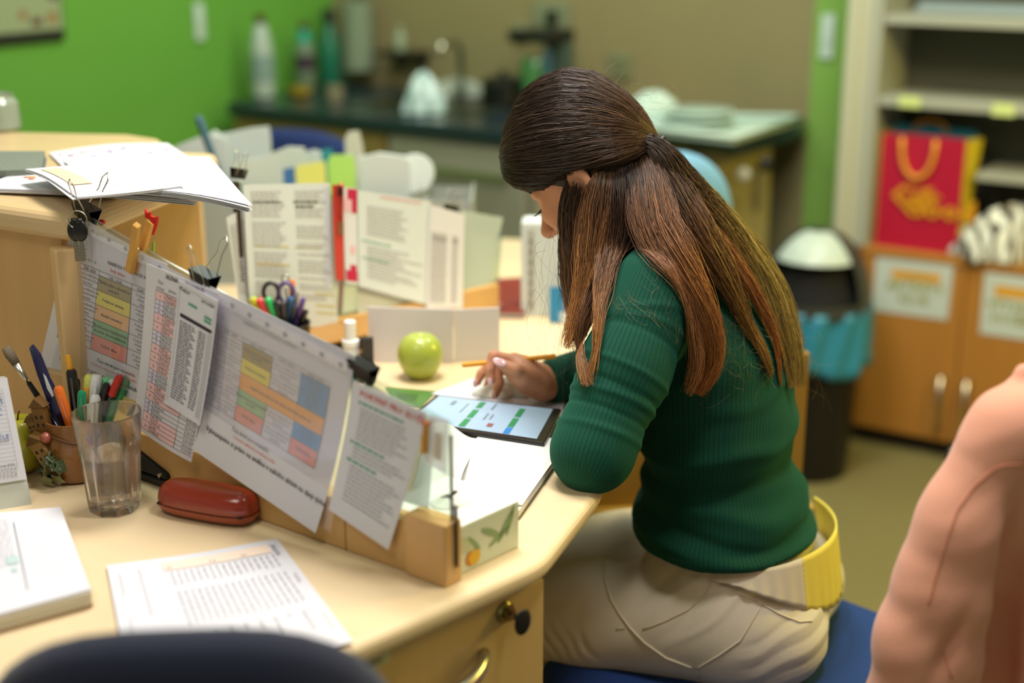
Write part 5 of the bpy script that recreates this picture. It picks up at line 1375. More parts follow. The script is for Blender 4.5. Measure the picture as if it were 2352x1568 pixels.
# ---------------------------------------------------------------- far side of the desk
apple('green apple standing on the desk in front of white papers', Pz(966, 866, DZ), .0365, mat('apple_green', '#a9b84a', .33, noise=.12, nscale=25, coat=.4), 1.05, stem=False)
def upright(name, label, bl, br, hgt, m, cat='papers', th=.003, lean=0.0, ztop=None):
    A = Pz(*bl, DZ); B = Pz(*br, DZ); d = (B - A).normalized(); n = V((-d.y, d.x, 0))
    s = Sheet(A + n * lean + V((0, 0, hgt)), B + n * lean + V((0, 0, ztop or hgt)), B, A, nrm=-n)
    t = thing(name, label, cat, A.lerp(B, .5)); s.paper('card', m, t, 4, 4, th)
    return s, t
s, t = upright('white_card', 'upright plain white card directly behind the green apple', (848, 832), (1042, 834), .095, mat('card_white', '#dcd8dc', .7), 'card', ztop=.092)
obj('foot', MB().prism([Pz(852, 832, DZ).xy, Pz(1038, 834, DZ).xy, (Pz(1038, 834, DZ) + V((0, .035, 0))).xy, (Pz(852, 832, DZ) + V((0, .035, 0))).xy], DZ + .0005, DZ + .003), mat('card_white', '#dcd8dc', .7), t)
s, t = upright('white_card', 'smaller upright white card right of the green apple', (1044, 832), (1148, 826), .090, mat('card_white2', '#dedae0', .7), 'card')
obj('foot', MB().prism([Pz(1046, 832, DZ).xy, Pz(1146, 826, DZ).xy, (Pz(1146, 826, DZ) + V((0, .035, 0))).xy, (Pz(1046, 832, DZ) + V((0, .035, 0))).xy], DZ + .0005, DZ + .003), mat('card_white2', '#dedae0', .7), t)
# red book
P_ = [Pz(1140, 640, DZ + .012), Pz(1215, 636, DZ + .012), Pz(1205, 718, DZ + .012), Pz(1102, 716, DZ + .012)]
t = thing('book', 'dark red book lying flat on the far desk', 'book', P_[0].lerp(P_[2], .5) - V((0, 0, .012)))
RB = mat('red_cover', '#7c2a22', .5)
obj('cover', MB().prism([p.xy for p in P_], DZ + .010, DZ + .0125), RB, t); obj('back_cover', MB().prism([p.xy for p in P_], DZ + .0005, DZ + .002), RB, t)
cc = P_[0].lerp(P_[2], .5); obj('pages', MB().prism([p.lerp(cc, .03).xy for p in P_], DZ + .0021, DZ + .0099), PAPER2, t)
o = obj('coin', MB().lathe([(.009, 0), (.01, .002), (.009, .004)], 18), mat('pebble_pink', '#c58c80', .4), smooth='auto'); o.location = Pz(1142, 702, DZ + .0128); tag(o, 'small round pinkish token on the dark red book', 'token')
# white lever arch folder
def folder_box(label, pts, w, dpt, hgt, m, yaw):
    t = thing('ring_binder', label, 'binder', pts, (0, 0, yaw))
    obj('case', MB().box((0, dpt / 2, hgt / 2), (w, dpt, hgt)), m, t, world=False, bevel=.002)
    obj('spine_strip', MB().box((-w * .33, -.0008, hgt * .5), (.012, .001, hgt * .86)), mat('spine_grey', '#a9aaa0', .6), t, world=False)
    mb = MB()
    for k in range(7): mb.lathe([(.0028, -.001), (.0028, .001)], 10, M=Matrix.Translation((-w * .33, -.0022, hgt * (.15 + .11 * k))) @ Matrix.Rotation(R(90), 4, 'X'))
    obj('punch_marks', mb, mat('mark_dark', '#5c5c54', .6), t, world=False)
    obj('pages', MB().box((.002, dpt / 2, hgt + .001), (w - .012, dpt - .012, .002)), PAPER2, t, world=False)
    return t
p = Pz(1262, 728, DZ); folder_box('white upright binder behind the woman\'s face on the far desk', p, .105, .06, .175, mat('binder_white', '#c8cfca', .5), R(-4))
p = Pz(1300, 742, DZ); 
s = Sheet(p + V((-.030, 0, .068)), p + V((.045, 0, .068)), p + V((.045, -.004, .002)), p + V((-.030, -.004, .002)), nrm=(0, -1, 0))
t = thing('photo_card', 'small blue photo card leaning on the white binder', 'card', p)
s.paper('card', mat('card_blue', '#2f86b4', .5), t, 2, 2, .001)
s.rects('portrait_head', mat('skin_print', '#b98168', .6), t, [(.35, .30, .62, .70)], off=.0006); s.rects('portrait_hair', mat('hair_print', '#2f2530', .6), t, [(.28, .16, .68, .34)], off=.0009); s.rects('portrait_top', mat('top_print', '#c8d2d6', .6), t, [(.24, .70, .78, .98)], off=.0006)
# organiser box with pens (dark/wooden)
A = Pz(600, 858, DZ); 
bx = Pz(742, 868, DZ); yaw = math.atan2(FD.y, FD.x)
t = thing('desk_organizer', 'wooden organizer box with dark slots behind the near partition', 'organizer', bx, (0, 0, yaw))
WO = wood('organizer_wood', '#a5783f', .12, .5, (20, 20, 3))
obj('top_board', MB().box((0, .045, .056), (.17, .10, .005)), WO, t, world=False, bevel=.001)
obj('bottom_board', MB().box((0, .045, .003), (.17, .10, .005)), WO, t, world=False)
obj('shelf_board', MB().box((0, .045, .030), (.166, .098, .004)), WO, t, world=False)
obj('side', MB().box((-.083, .045, .0295), (.004, .1, .048)), WO, t, world=False); obj('side', MB().box((.083, .045, .0295), (.004, .1, .048)), WO, t, world=False)
obj('back', MB().box((0, .094, .0295), (.162, .003, .048)), mat('organizer_dark', '#1d150e', .7), t, world=False)
t2 = thing('paper_pad', 'dark covered pad inside the organizer slot', 'pad', bx + V((0, 0, .034)), (0, 0, yaw)); obj('pad', MB().box((-.005, .046, .006), (.14, .085, .011)), mat('pad_dark', '#3b362a', .6), t2, world=False); obj('binding', MB().box((-.005, .003, .006), (.14, .002, .009)), mat('pad_black', '#14110d', .5), t2, world=False)
t2 = thing('sticky_pad', 'lime green sticky pad in the lower organizer slot', 'pad', bx + V((0, 0, .0062)), (0, 0, yaw)); obj('pad', MB().box((.03, .04, .005), (.075, .075, .009)), mat('lime_pad', '#b9d65a', .7), t2, world=False); obj('top_sheet', MB().box((.03, .04, .0103), (.074, .074, .0012)), mat('lime_pad2', '#c6e06a', .7), t2, world=False)
# pen cup on it
cp = Pz(655, 800, DZ); cp = bx + Matrix.Rotation(yaw, 3, 'Z') @ V((-.035, .045, .0590))
t = thing('pen_cup', 'dark mesh pen cup full of coloured pens on organizer', 'cup', cp)
obj('cup', MB().lathe([(.034, 0), (.036, .002), (.037, .030), (.035, .030), (.033, .005), (.001, .004)], 28), mat('cup_dark', '#2a2320', .4), t, smooth='auto', world=False)
obj('rim', MB().tube([(.037 * math.cos(a), .037 * math.sin(a), .030) for a in [2 * math.pi * i / 28 for i in range(28)]], .0015, 6, closed=True), BLACK, t, smooth=True, world=False)
def cuppen(label, px, py, fx, fy, r, body, cap=None, capf=.4, **kw):
    top = Py(px, py, cp.y + fy * 1.0); f_ = cp + V((fx * .5, fy * .5, .008))
    return pen(label, f_, top, r, body, cap, capf, **kw)
for lb, px, py, fx, fy, r, c_, cf in (('yellow capped highlighter leftmost in the pen cup', 578, 684, -.026, -.004, .0065, '#c9cf3c', .4), ('pink red capped marker in the pen cup', 595, 686, -.018, -.012, .0065, '#e23c52', .4), ('bright green capped marker in the pen cup', 613, 684, -.010, -.012, .0065, '#2ab765', .4),
        ('black pen left of the scissors in the pen cup', 632, 690, -.004, -.012, .005, '#2c2a30', .4), ('dark grey pen under purple scissors', 650, 692, .002, -.014, .005, '#3c3a40', .4), ('blue marker in the pen cup', 668, 682, .010, -.010, .0055, '#1d5a90', .5),
        ('grey silver ballpoint in the pen cup', 682, 670, .014, .0, .0042, '#8c8480', .4), ('purple pen at the right side of the pen cup', 697, 684, .020, -.006, .0045, '#6c4c94', .5), ('dark blue pen between blue and silver ones', 676, 700, .010, -.016, .0045, '#1c2c50', .4), ('black pen rightmost in the pen cup', 704, 712, .024, -.012, .0045, '#201c22', .4)):
    cuppen(lb, px, py, fx, fy, r, MK('c_' + c_[1:], c_), capf=cf)
# scissors handles
f_ = cp + V((-.004, .004, .02)); tp = Py(640, 672, cp.y)
t = thing('scissors', 'purple handled scissors standing in the pen cup', 'scissors', f_)
obj('blades', MB().tube([f_ - V((0, 0, .01)), tp - V((0, 0, .02))], [.002, .006], 8, flat=.4), STEEL, t, smooth=True)
for dx, m_ in ((-.012, MK('scis_black', '#1f1c24')), (.012, MK('scis_purple', '#5f4a86'))):
    c = tp + V((dx, 0, 0))
    obj('handle_loop', MB().tube([c + V((.012 * math.cos(a), 0, .016 * math.sin(a))) for a in [2 * math.pi * i / 20 for i in range(20)]], .0035, 8, closed=True), m_, t, smooth=True)
# orange figure topper pen
cuppen('pen with orange figure topper in the pen cup', 672, 642, .012, .008, .0045, MK('c_white', '#ddd6c8'), MK('c_orange', '#ee8b4c'), .3)
f_ = cp + V((.004, .008, .008)); tp = Py(655, 640, cp.y + .01)
t = thing('compass_rod', 'silver ring topped rod in the pen cup', 'rod', f_)
obj('rod', MB().tube([f_, tp - V((0, 0, .006))], .0022, 8), STEEL, t, smooth=True)
obj('ring', MB().tube([tp + V((.006 * math.cos(a), 0, .006 * math.sin(a))) for a in [2 * math.pi * i / 16 for i in range(16)]], .0014, 6, closed=True), STEEL, t, smooth=True)
# glue stick, tape dispenser, red pen
g = Pz(808, 872, DZ)
t = lathe_thing('glue_stick', 'white glue stick with narrow cap by the black tape holder', 'glue stick', g, [('body', [(.0125, 0), (.013, .002), (.013, .055), (.0125, .058)], mat('glue_white', '#d7d9da', .3)), ('base', [(.0136, 0.0), (.0138, .014)], mat('glue_teal', '#3aa6c8', .3)), ('cap', [(.0138, .058), (.0138, .066), (.009, .068), (.0095, .096), (.008, .098)], mat('glue_cap', '#e8eaee', .3))])
tp_ = Pz(836, 880, DZ)
t = thing('tape_holder', 'black ring shaped tape holder beside the white glue stick', 'tape dispenser', tp_)
obj('ring', MB().tube([(.0, .004 * 0, .020 + .0) if False else (.014 * math.cos(a), 0, .018 + .014 * math.sin(a)) for a in [2 * math.pi * i / 24 for i in range(24)]], .004, 8, closed=True), BLACK, t, smooth=True, world=False)
obj('upright', MB().box((.006, .014, .036), (.018, .012, .072)), mat('holder_dark', '#2c2c2e', .4), t, world=False, bevel=.002)
a = Py(778, 700, 2.36); b = Py(786, 615, 2.37)
A0 = V((a.x - .003, 2.345, DZ + .02))
pen('red pen standing upright below the lanyard', V((a.x - .002, 2.35, DZ + .003)), b, .0042, MK('pen_black2', '#3a3230'), MK('pen_redb', '#c23a34'), .58)

# ---------------------------------------------------------------- tablet, notebook, tissue box, cards
s, t = flat_sheet('open_notebook', 'open notebook with blank white pages under the elbow', [(1095, 1000), (1300, 1020), (1192, 1172), (1035, 1148)], DZ + .012, lambda u, v: .0015 * math.sin(6 * u), nu=10, cat='notebook')
P_ = [V((p.x, p.y, 0)) for p in s.c]; cc = (P_[0] + P_[2]) / 2
dn = MB().prism([p.xy for p in P_], DZ + .003, DZ + .0105); obj('page_block', dn, mat('page_edges', '#d8d6cc', .8), t)
obj('cover', MB().prism([(p + (p - cc) * .02).xy for p in P_], DZ + .0005, DZ + .003), mat('cover_grey_green', '#5b5a44', .6), t)
obj('top_cover', MB().prism([(p + V((.004, .012, 0))).xy for p in P_], DZ + .0137, DZ + .0142), mat('paper_loose', '#e2e2de', .8), t)
# crumpled tissue/cloth left
s, t = flat_sheet('paper_napkin', 'soft white napkin behind the partition end', [(985, 985), (1092, 1003), (1055, 1140), (950, 1130)], DZ + .016, lambda u, v: .010 * math.sin(5 * u) * math.sin(4 * v + 1) + .006, m=mat('napkin', '#dcdfd6', .9), th=.002, nu=20, nv=20, cat='napkin')
# lower papers under tablet
s, t = flat_sheet('document', 'white document lying partly under the tablet', [(1090, 868), (1300, 905), (1290, 960), (990, 905)], DZ + .0015, lambda u, v: .001, cat='papers', th=.0008)
o = obj('paper_tissue', heap((0, 0, 0), .050, .035, .022, 41, .3, 28), mat('napkin', '#dcdfd6', .9), smooth=True); o.location = Pz(1165, 900, DZ + .003); tag(o, 'crumpled white tissue under the writing hand', 'tissue')
# tablet
z = DZ + .020
T_ = [Pz(1003, 905, z), Pz(1290, 938, z), Pz(1250, 1017, z), Pz(925, 968, z)]
t = thing('tablet', 'black framed tablet with pale blue page lying on the notebook', 'tablet', (T_[0] + T_[2]) / 2 - V((0, 0, .007)))
obj('body', MB().prism([p.xy for p in T_], z - .007, z), mat('tablet_black', '#1c1a1e', .2, spec=.6), t, bevel=.002)
sp = Sheet(*T_, nrm=(0, 0, 1))
scr = mat('tablet_screen', '#a3bdd6', .25, emis=.08)
sp.rects('screen', scr, t, [(.035, .05, .94, .93)], off=.0005)
gm = mat('screen_green', '#2c8a58', .3, emis=.10)
sp.rects('green_buttons', gm, t, [(.38, .10, .395 + .03, .30), (.38, .36, .425, .62), (.38, .66, .425, .90), (.70, .16, .745, .42), (.70, .46, .745, .72)], off=.001)
sp.rects('blue_button', mat('screen_blue', '#2f7fc4', .3, emis=.15), t, [(.70, .74, .745, .92)], off=.001)
sp.rects('page_photo', mat('screen_brown', '#8c5a5a', .3, emis=.08), t, [(.56, .70, .60, .80)], off=.001)
sp.rects('page_text', mat('screen_grey', '#7a8898', .3, emis=.08), t, [(.18, .16, .21, .30), (.5, .10, .515, .3), (.5, .42, .515, .62), (.54, .44, .555, .58), (.30, .2, .31, .5)], off=.001)
# green card under the near partition
s, t = flat_sheet('green_card', 'dark green card lying behind the near partition', [(885, 888), (1003, 898), (965, 935), (905, 930)], DZ + .002, lambda u, v: .0, m=mat('card_green', '#4f7a34', .5), cat='card', th=.001)
s.rects('card_print', mat('card_green_dark', '#3c5f28', .5), t, [(.2, .3, .7, .7)])
# keyring / sparkly tag on the panel end
t = thing('plastic_tag', 'clear plastic tag with orange peg clipped to the partition end', 'tag', onP(1000, 965, .004))
s = Sheet(*pq([(985, 950), (1030, 965), (1025, 1090), (975, 1060)], .0045)); s.paper('pocket', POCK, t, 3, 3, .0006)
obj('orange_peg', MB().tube([onP(976, 968, .008), onP(974, 1040, .008)], .0035, 6), mat('peg_orange', '#d69436', .5), t)
s.rects('round_spot', mat('spot_beige', '#cdbfb0', .6), t, [(.4, .3, .75, .8)], off=.001)
# tissue box
A = Pz(1043, 1328, DZ); B = Pz(1192, 1256, DZ); d = (B - A).normalized(); n = V((-d.y, d.x, 0)); W = (B - A).length
HB = .058; DP = .115
yawb = math.atan2(d.y, d.x)
nd = PD.copy()
t = thing('tissue_box', 'pastel tissue box with green leaves and yellow flower by the end post', 'tissue box', (A + B) / 2 + n * DP / 2)
q = [A + V((0, 0, 0)), B, B + n * DP, A + n * DP]
TB = mat('tissue_box_card', '#d5dbc6', .5); 
obj('carton', MB().prism([p.xy for p in q], DZ + .0006, DZ + HB), TB, t, bevel=.001)
obj('top_panel', MB().prism([p.lerp((q[0] + q[2]) / 2, .01).xy for p in q], DZ + HB, DZ + HB + .001), mat('tissue_top', '#e8edea', .5), t)
sf = Sheet(A + V((0, 0, HB)), B + V((0, 0, HB)), B, A, nrm=-n)
def blob(s, name, m, cu, cv, ru, rv_, off, rot=0, n=18):
    vs = []
    for i in range(n):
        a = 2 * math.pi * i / n; x = math.cos(a) * ru; y = math.sin(a) * rv_
        vs.append(s.f(cu + (x * math.cos(rot) - y * math.sin(rot)) / s.W, cv + (x * math.sin(rot) + y * math.cos(rot)) / s.H, off))
    return obj(name, MB().add(vs, [tuple(range(n))]), m, t)
for k, (u, v, ru, rw_, ro) in enumerate(((.78, .40, .026, .0045, -.9), (.86, .30, .024, .0035, -1.2), (.55, .38, .022, .004, .5), (.68, .55, .024, .003, -.4), (.3, .45, .018, .003, .8))):
    blob(sf, 'leaf_print', mat('leaf_print', '#8fa878', .6), u, v, ru * .8, rw_, .0006, ro)
blob(sf, 'flower_print', mat('flower_yellow', '#dfae2c', .6), .30, .74, .0095, .0095, .0009); blob(sf, 'flower_rim', mat('flower_orange', '#cf7f28', .6), .24, .74, .008, .009, .0006)
blob(sf, 'petal_print', mat('petal_grey', '#c4c9a2', .6), .16, .4, .013, .009, .0005, .4)
st = Sheet(A + n * DP, B + n * DP, B, A, nrm=(0, 0, 1)); 
mb = MB(); c = (q[0] + q[2]) / 2 + V((0, 0, DZ * 0 + HB))
def tis(u, v):
    a = 2 * math.pi * u; r_ = .030 * (1 - v) + .012 * v + .006 * math.sin(5 * a) * v
    p = c + d * (math.cos(a) * r_ * .9) + n * (math.sin(a) * r_ * .7); p.z = c.z + .0015 + .007 * v + .002 * math.sin(3 * a) * v
    return p
obj('tissue', MB().surf(tis, 30, 6, .0006), mat('napkin', '#dcdfd6', .9), t, smooth=True)
# ---------------------------------------------------------------- soft-body modelling: distance fields meshed with surface nets
class SDF:
    def __init__(s, lo, hi, res):
        s.lo = np.array(lo, float); s.res = res
        s.n = np.ceil((np.array(hi) - s.lo) / res).astype(int) + 1
        s.f = np.full(tuple(s.n), 0.2, np.float32)
    def _sub(s, lo, hi):
        a = np.clip(np.floor((np.array(lo) - s.lo) / s.res).astype(int), 0, s.n - 1)
        b = np.clip(np.ceil((np.array(hi) - s.lo) / s.res).astype(int) + 1, 1, s.n)
        ax = [(s.lo[i] + np.arange(a[i], b[i]) * s.res).astype(np.float32) for i in range(3)]
        return (slice(a[0], b[0]), slice(a[1], b[1]), slice(a[2], b[2])), np.meshgrid(*ax, indexing='ij')
    def _mix(s, sl, d, k, sub=False):
        f = s.f[sl]
        if sub:
            d = -d; h = np.clip(0.5 - 0.5 * (f - d) / k, 0, 1); s.f[sl] = f * (1 - h) + d * h + k * h * (1 - h); return
        h = np.clip(0.5 + 0.5 * (f - d) / k, 0, 1)
        s.f[sl] = f * (1 - h) + d * h - k * h * (1 - h)
    def cone(s, a, b, ra, rb, k=0.01, sub=False):
        a = np.array(a, float); b = np.array(b, float); m = max(ra, rb) + k + .012
        sl, (X_, Y_, Z_) = s._sub(np.minimum(a, b) - m, np.maximum(a, b) + m)
        if X_.size == 0: return s
        ab = b - a; L2 = ab @ ab + 1e-9
        t = np.clip(((X_ - a[0]) * ab[0] + (Y_ - a[1]) * ab[1] + (Z_ - a[2]) * ab[2]) / L2, 0, 1)
        d = np.sqrt((X_ - a[0] - t * ab[0]) ** 2 + (Y_ - a[1] - t * ab[1]) ** 2 + (Z_ - a[2] - t * ab[2]) ** 2) - (ra + (rb - ra) * t)
        s._mix(sl, d, k, sub); return s
    def chain(s, pts, rs, k=0.01):
        for i in range(len(pts) - 1): s.cone(pts[i], pts[i + 1], rs[i], rs[i + 1], k)
        return s
    def ell(s, c, A, r, k=0.01, sub=False):
        # A: three unit axes, r: three radii
        c = np.array(c, float); A = np.array([list(v) for v in A]); r = np.array(r, float)
        m = np.sqrt(((A * r[:, None]) ** 2).sum(0)) + k + .012
        sl, (X_, Y_, Z_) = s._sub(c - m, c + m)
        if X_.size == 0: return s
        q = [((X_ - c[0]) * A[i][0] + (Y_ - c[1]) * A[i][1] + (Z_ - c[2]) * A[i][2]) / r[i] for i in range(3)]
        k0 = np.sqrt(q[0] ** 2 + q[1] ** 2 + q[2] ** 2)
        k1 = np.sqrt((q[0] / r[0]) ** 2 + (q[1] / r[1]) ** 2 + (q[2] / r[2]) ** 2) + 1e-6
        s._mix(sl, k0 * (k0 - 1) / k1, k, sub); return s
    def cut(s, p, n, k=0.003):      # keep the side opposite to n
        ax = [(s.lo[i] + np.arange(s.n[i]) * s.res).astype(np.float32) for i in range(3)]
        d = (ax[0][:, None, None] - p[0]) * n[0] + (ax[1][None, :, None] - p[1]) * n[1] + (ax[2][None, None, :] - p[2]) * n[2]
        s.f = np.maximum(s.f, d.astype(np.float32)); return s
    def mesh(s):
        f = s.f; ins = f < 0
        nx, ny, nz = f.shape
        c = np.zeros((nx - 1, ny - 1, nz - 1), np.uint8)
        for i in (0, 1):
            for j in (0, 1):
                for k in (0, 1): c += ins[i:nx - 1 + i, j:ny - 1 + j, k:nz - 1 + k]
        act = np.argwhere((c > 0) & (c < 8))
        idx = np.full(c.shape, -1, np.int64); idx[act[:, 0], act[:, 1], act[:, 2]] = np.arange(len(act))
        acc = np.zeros((len(act), 3)); cnt = np.zeros(len(act))
        co = [(i, j, k) for i in (0, 1) for j in (0, 1) for k in (0, 1)]
        for p in co:
            for ax in range(3):
                if p[ax] == 0:
                    q = list(p); q[ax] = 1
                    fa = f[act[:, 0] + p[0], act[:, 1] + p[1], act[:, 2] + p[2]]; fb = f[act[:, 0] + q[0], act[:, 1] + q[1], act[:, 2] + q[2]]
                    m = (fa < 0) != (fb < 0)
                    t = np.where(m, fa / (fa - fb + 1e-12), 0)
                    pt = np.tile(np.array(p, float), (len(act), 1)); pt[:, ax] += t
                    acc += pt * m[:, None]; cnt += m
        v = s.lo + (act + acc / cnt[:, None]) * s.res
        faces = []
        for ax in range(3):
            o1, o2 = [(1, 2), (2, 0), (0, 1)][ax]
            a = ins; sl0 = [slice(None)] * 3; sl1 = [slice(None)] * 3
            sl0[ax] = slice(0, -1); sl1[ax] = slice(1, None)
            ch = a[tuple(sl0)] != a[tuple(sl1)]
            e = np.argwhere(ch)
            e = e[(e[:, o1] > 0) & (e[:, o2] > 0) & (e[:, o1] < f.shape[o1] - 1) & (e[:, o2] < f.shape[o2] - 1)]
            first_in = a[e[:, 0], e[:, 1], e[:, 2]]
            def cell(d1, d2):
                q = e.copy(); q[:, o1] -= d1; q[:, o2] -= d2
                return idx[q[:, 0], q[:, 1], q[:, 2]]
            quad = np.stack([cell(1, 1), cell(0, 1), cell(0, 0), cell(1, 0)], 1)
            quad[~first_in] = quad[~first_in][:, ::-1]
            faces.append(quad)
        fc = np.concatenate(faces)
        return v, fc
    def sample(s, P):
        g = (P - s.lo) / s.res
        g = np.clip(g, 0, s.n - 1.001); i = g.astype(int); t = g - i; f = s.f; o = 0
        for a in (0, 1):
            for b in (0, 1):
                for c in (0, 1):
                    w_ = (t[:, 0] if a else 1 - t[:, 0]) * (t[:, 1] if b else 1 - t[:, 1]) * (t[:, 2] if c else 1 - t[:, 2])
                    o = o + w_ * f[i[:, 0] + a, i[:, 1] + b, i[:, 2] + c]
        return o
    def grad(s, P, h=.006):
        g = np.stack([s.sample(P + np.eye(3)[k] * h) - s.sample(P - np.eye(3)[k] * h) for k in range(3)], 1)
        return g / (np.linalg.norm(g, axis=1, keepdims=True) + 1e-9)
def np_mesh(name, v, f):
    me = bpy.data.meshes.new(name); v = np.asarray(v, np.float32); f = np.asarray(f, np.int32); k = f.shape[1]
    me.vertices.add(len(v)); me.vertices.foreach_set('co', v.ravel())
    me.loops.add(f.size); me.loops.foreach_set('vertex_index', f.ravel())
    me.polygons.add(len(f)); me.polygons.foreach_set('loop_start', np.arange(0, f.size, k, dtype=np.int32))
    me.polygons.foreach_set('use_smooth', np.ones(len(f), bool))
    me.update(calc_edges=True); me.validate()
    return me
def relax(v, f, it=2, lam=.5):
    e = np.concatenate([f[:, [0, 1]], f[:, [1, 2]], f[:, [2, 3]], f[:, [3, 0]]]); n = len(v)
    for _ in range(it):
        acc = np.zeros_like(v); c = np.zeros(n)
        for a, b in ((0, 1), (1, 0)):
            for d in range(3): acc[:, d] += np.bincount(e[:, a], v[e[:, b], d], n)
            c += np.bincount(e[:, a], minlength=n)
        v = v * (1 - lam) + lam * acc / c[:, None]
    return v
def np_obj(name, v, f, m, parent):
    v = np.asarray(v) - np.array(parent.matrix_basis.translation if parent.parent is None else rootM(parent).translation)
    me = np_mesh(name, v, f); me.materials.append(m)
    o = bpy.data.objects.new(name, me); sc.collection.objects.link(o); o.parent = parent
    return o
NPV = lambda p: np.array([p.x, p.y, p.z])

# ---------------------------------------------------------------- the woman
Fd = V((-.94, .34, 0)).normalized(); Ld = V((-.34, -.94, 0)).normalized(); Ud = V((0, 0, 1))
AX = (Fd, Ld, Ud)
Hc = Py(1712, 1375, 1.985); Wc = Py(1652, 1150, 1.98); Rc = Py(1648, 960, 1.975); Cc = Py(1632, 800, 1.97); Sc = Py(1585, 690, 1.97); Nc = Py(1500, 580, 1.975)
pit = R(32)
Fh = (Fd * math.cos(pit) - Ud * math.sin(pit)).normalized(); Uh = (Fd * math.sin(pit) + Ud * math.cos(pit)).normalized()
HC0 = Py(1330, 375, 1.985); HS = HC0 - Uh * .011 - Fh * .012
hp = lambda a, l, b: HS + Fh * a + Ld * l + Uh * b
shL = Py(1492, 668, 1.835); elL = Py(1362, 1035, 1.728); wrL = V((.140, 1.905, .787))
shR = Sc - Ld * .165 + V((0, 0, -.01)); elR = V((.30, 2.19, .80)); wrR = Py(1246, 880, 2.03)
# body: one continuous surface
body = SDF((-.28, 1.55, .02), (.62, 2.42, 1.33), .0032)
for c, r, up in ((Hc, (.105, .160, .095), 0), (Wc, (.088, .128, .11), 0), (Rc, (.090, .140, .11), 0), (Cc, (.088, .150, .10), 0), (Sc, (.075, .150, .07), 0)):
    body.ell(c, AX, r, .05)
neck_top = HS - Fh * .03 - Uh * .06
body.cone(Nc + V((.01, 0, -.01)), neck_top, .052, .047, .03)
# head
HAX = (Fh, Ld, Uh)
body.ell(hp(.003, 0, .022), HAX, (.088, .073, .080), .02)
body.ell(hp(.035, 0, -.045), HAX, (.052, .058, .062), .03)
body.cone(hp(.068, 0, -.098), hp(.072, 0, -.100), .020, .018, .025)
for sg in (1, -1):
    body.cone(hp(-.005, sg * .055, -.055), hp(.060, sg * .022, -.098), .014, .014, .025)        # jaw
    body.cone(hp(.066, sg * .040, -.030), hp(.060, sg * .045, -.040), .016, .015, .02)           # cheek
    body.cone(hp(.083, sg * .018, .004), hp(.072, sg * .045, .003), .007, .006, .012)            # brow
    body.cone(hp(.094, sg * .0085, -.056), hp(.088, sg * .012, -.056), .0055, .005, .006)        # nostril wing
    body.ell(hp(.080, sg * .031, -.014), HAX, (.008, .015, .009), .010, sub=True)                # eye socket
    body.ell(hp(.071, sg * .031, -.013), HAX, (.0125, .0135, .0120), .004)                      # lid over the eyeball
    body.ell(hp(-.004, sg * .078, -.014), (Fh, Ld, Uh), (.017, .006, .029), .006)              # ear
    body.ell(hp(.000, sg * .084, -.012), (Fh, Ld, Uh), (.009, .004, .017), .004, sub=True)
body.cone(hp(.084, 0, -.012), hp(.104, 0, -.050), .0075, .0088, .010)                           # nose
body.cone(hp(.104, 0, -.050), hp(.103, 0, -.053), .0092, .0088, .006)
body.cone(hp(.086, -.014, -.078), hp(.086, .014, -.078), .0055, .0055, .008)                    # lips
body.cone(hp(.083, -.012, -.086), hp(.083, .012, -.086), .0060, .0060, .008)
# arms
body.chain([shL, elL, wrL], [.046, .036, .026], .02)
body.chain([shR, elR, wrR], [.046, .036, .025], .02)
# right hand (pixel traced joints at their own depths)
J = lambda px, py, y: Py(px, py, y)
def finger(pts, rs): body.chain([J(*p) for p in pts], rs, .0035)
palm = [((1246, 880, 2.03), .024), ((1222, 868, 2.02), .0235), ((1196, 850, 2.015), .021), ((1174, 838, 2.02), .017)]
body.chain([J(*p) for p, r in palm], [r for p, r in palm], .012)
body.cone(J(1228, 858, 2.045), J(1182, 830, 2.055), .018, .014, .012)
body.cone(J(1236, 884, 2.01), J(1205, 868, 1.995), .019, .015, .012)
finger([(1182, 830, 2.015), (1134, 817, 2.010), (1124, 848, 2.002), (1129, 872, 1.996)], [.0105, .0085, .0078, .0068])     # index
finger([(1180, 836, 2.035), (1142, 838, 2.035), (1146, 880, 2.022), (1138, 905, 2.014)], [.0105, .0085, .0078, .0066])     # middle
finger([(1178, 836, 2.052), (1126, 836, 2.058), (1106, 858, 2.052), (1096, 878, 2.046)], [.0100, .0080, .0072, .0062])     # ring
finger([(1186, 846, 2.066), (1144, 850, 2.074), (1124, 872, 2.070), (1116, 890, 2.066)], [.0090, .0072, .0066, .0056])     # little
finger([(1222, 866, 2.000), (1186, 850, 1.985), (1148, 834, 1.990)], [.0130, .0100, .0078])                               # thumb
# left hand resting behind the elbow
pl = V((.150, 1.945, .782)); body.chain([wrL, pl], [.025, .024], .012)
for k, (dx, ln) in enumerate(((-.026, .052), (-.010, .060), (.006, .056), (.021, .044))):
    b0 = pl + V((dx * .8, .016, .002)); b1 = b0 + V((dx * .25, ln * .5, .010)); b2 = b1 + V((dx * .1, ln * .38, -.010)); b3 = b2 + V((0, .004, -.010))
    body.chain([b0, b1, b2, b3], [.0095, .0083, .0074, .0064], .0035)
body.chain([pl + V((-.016, -.012, 0)), pl + V((-.040, .008, -.002)), pl + V((-.046, .030, -.004))], [.012, .0095, .0078], .004)
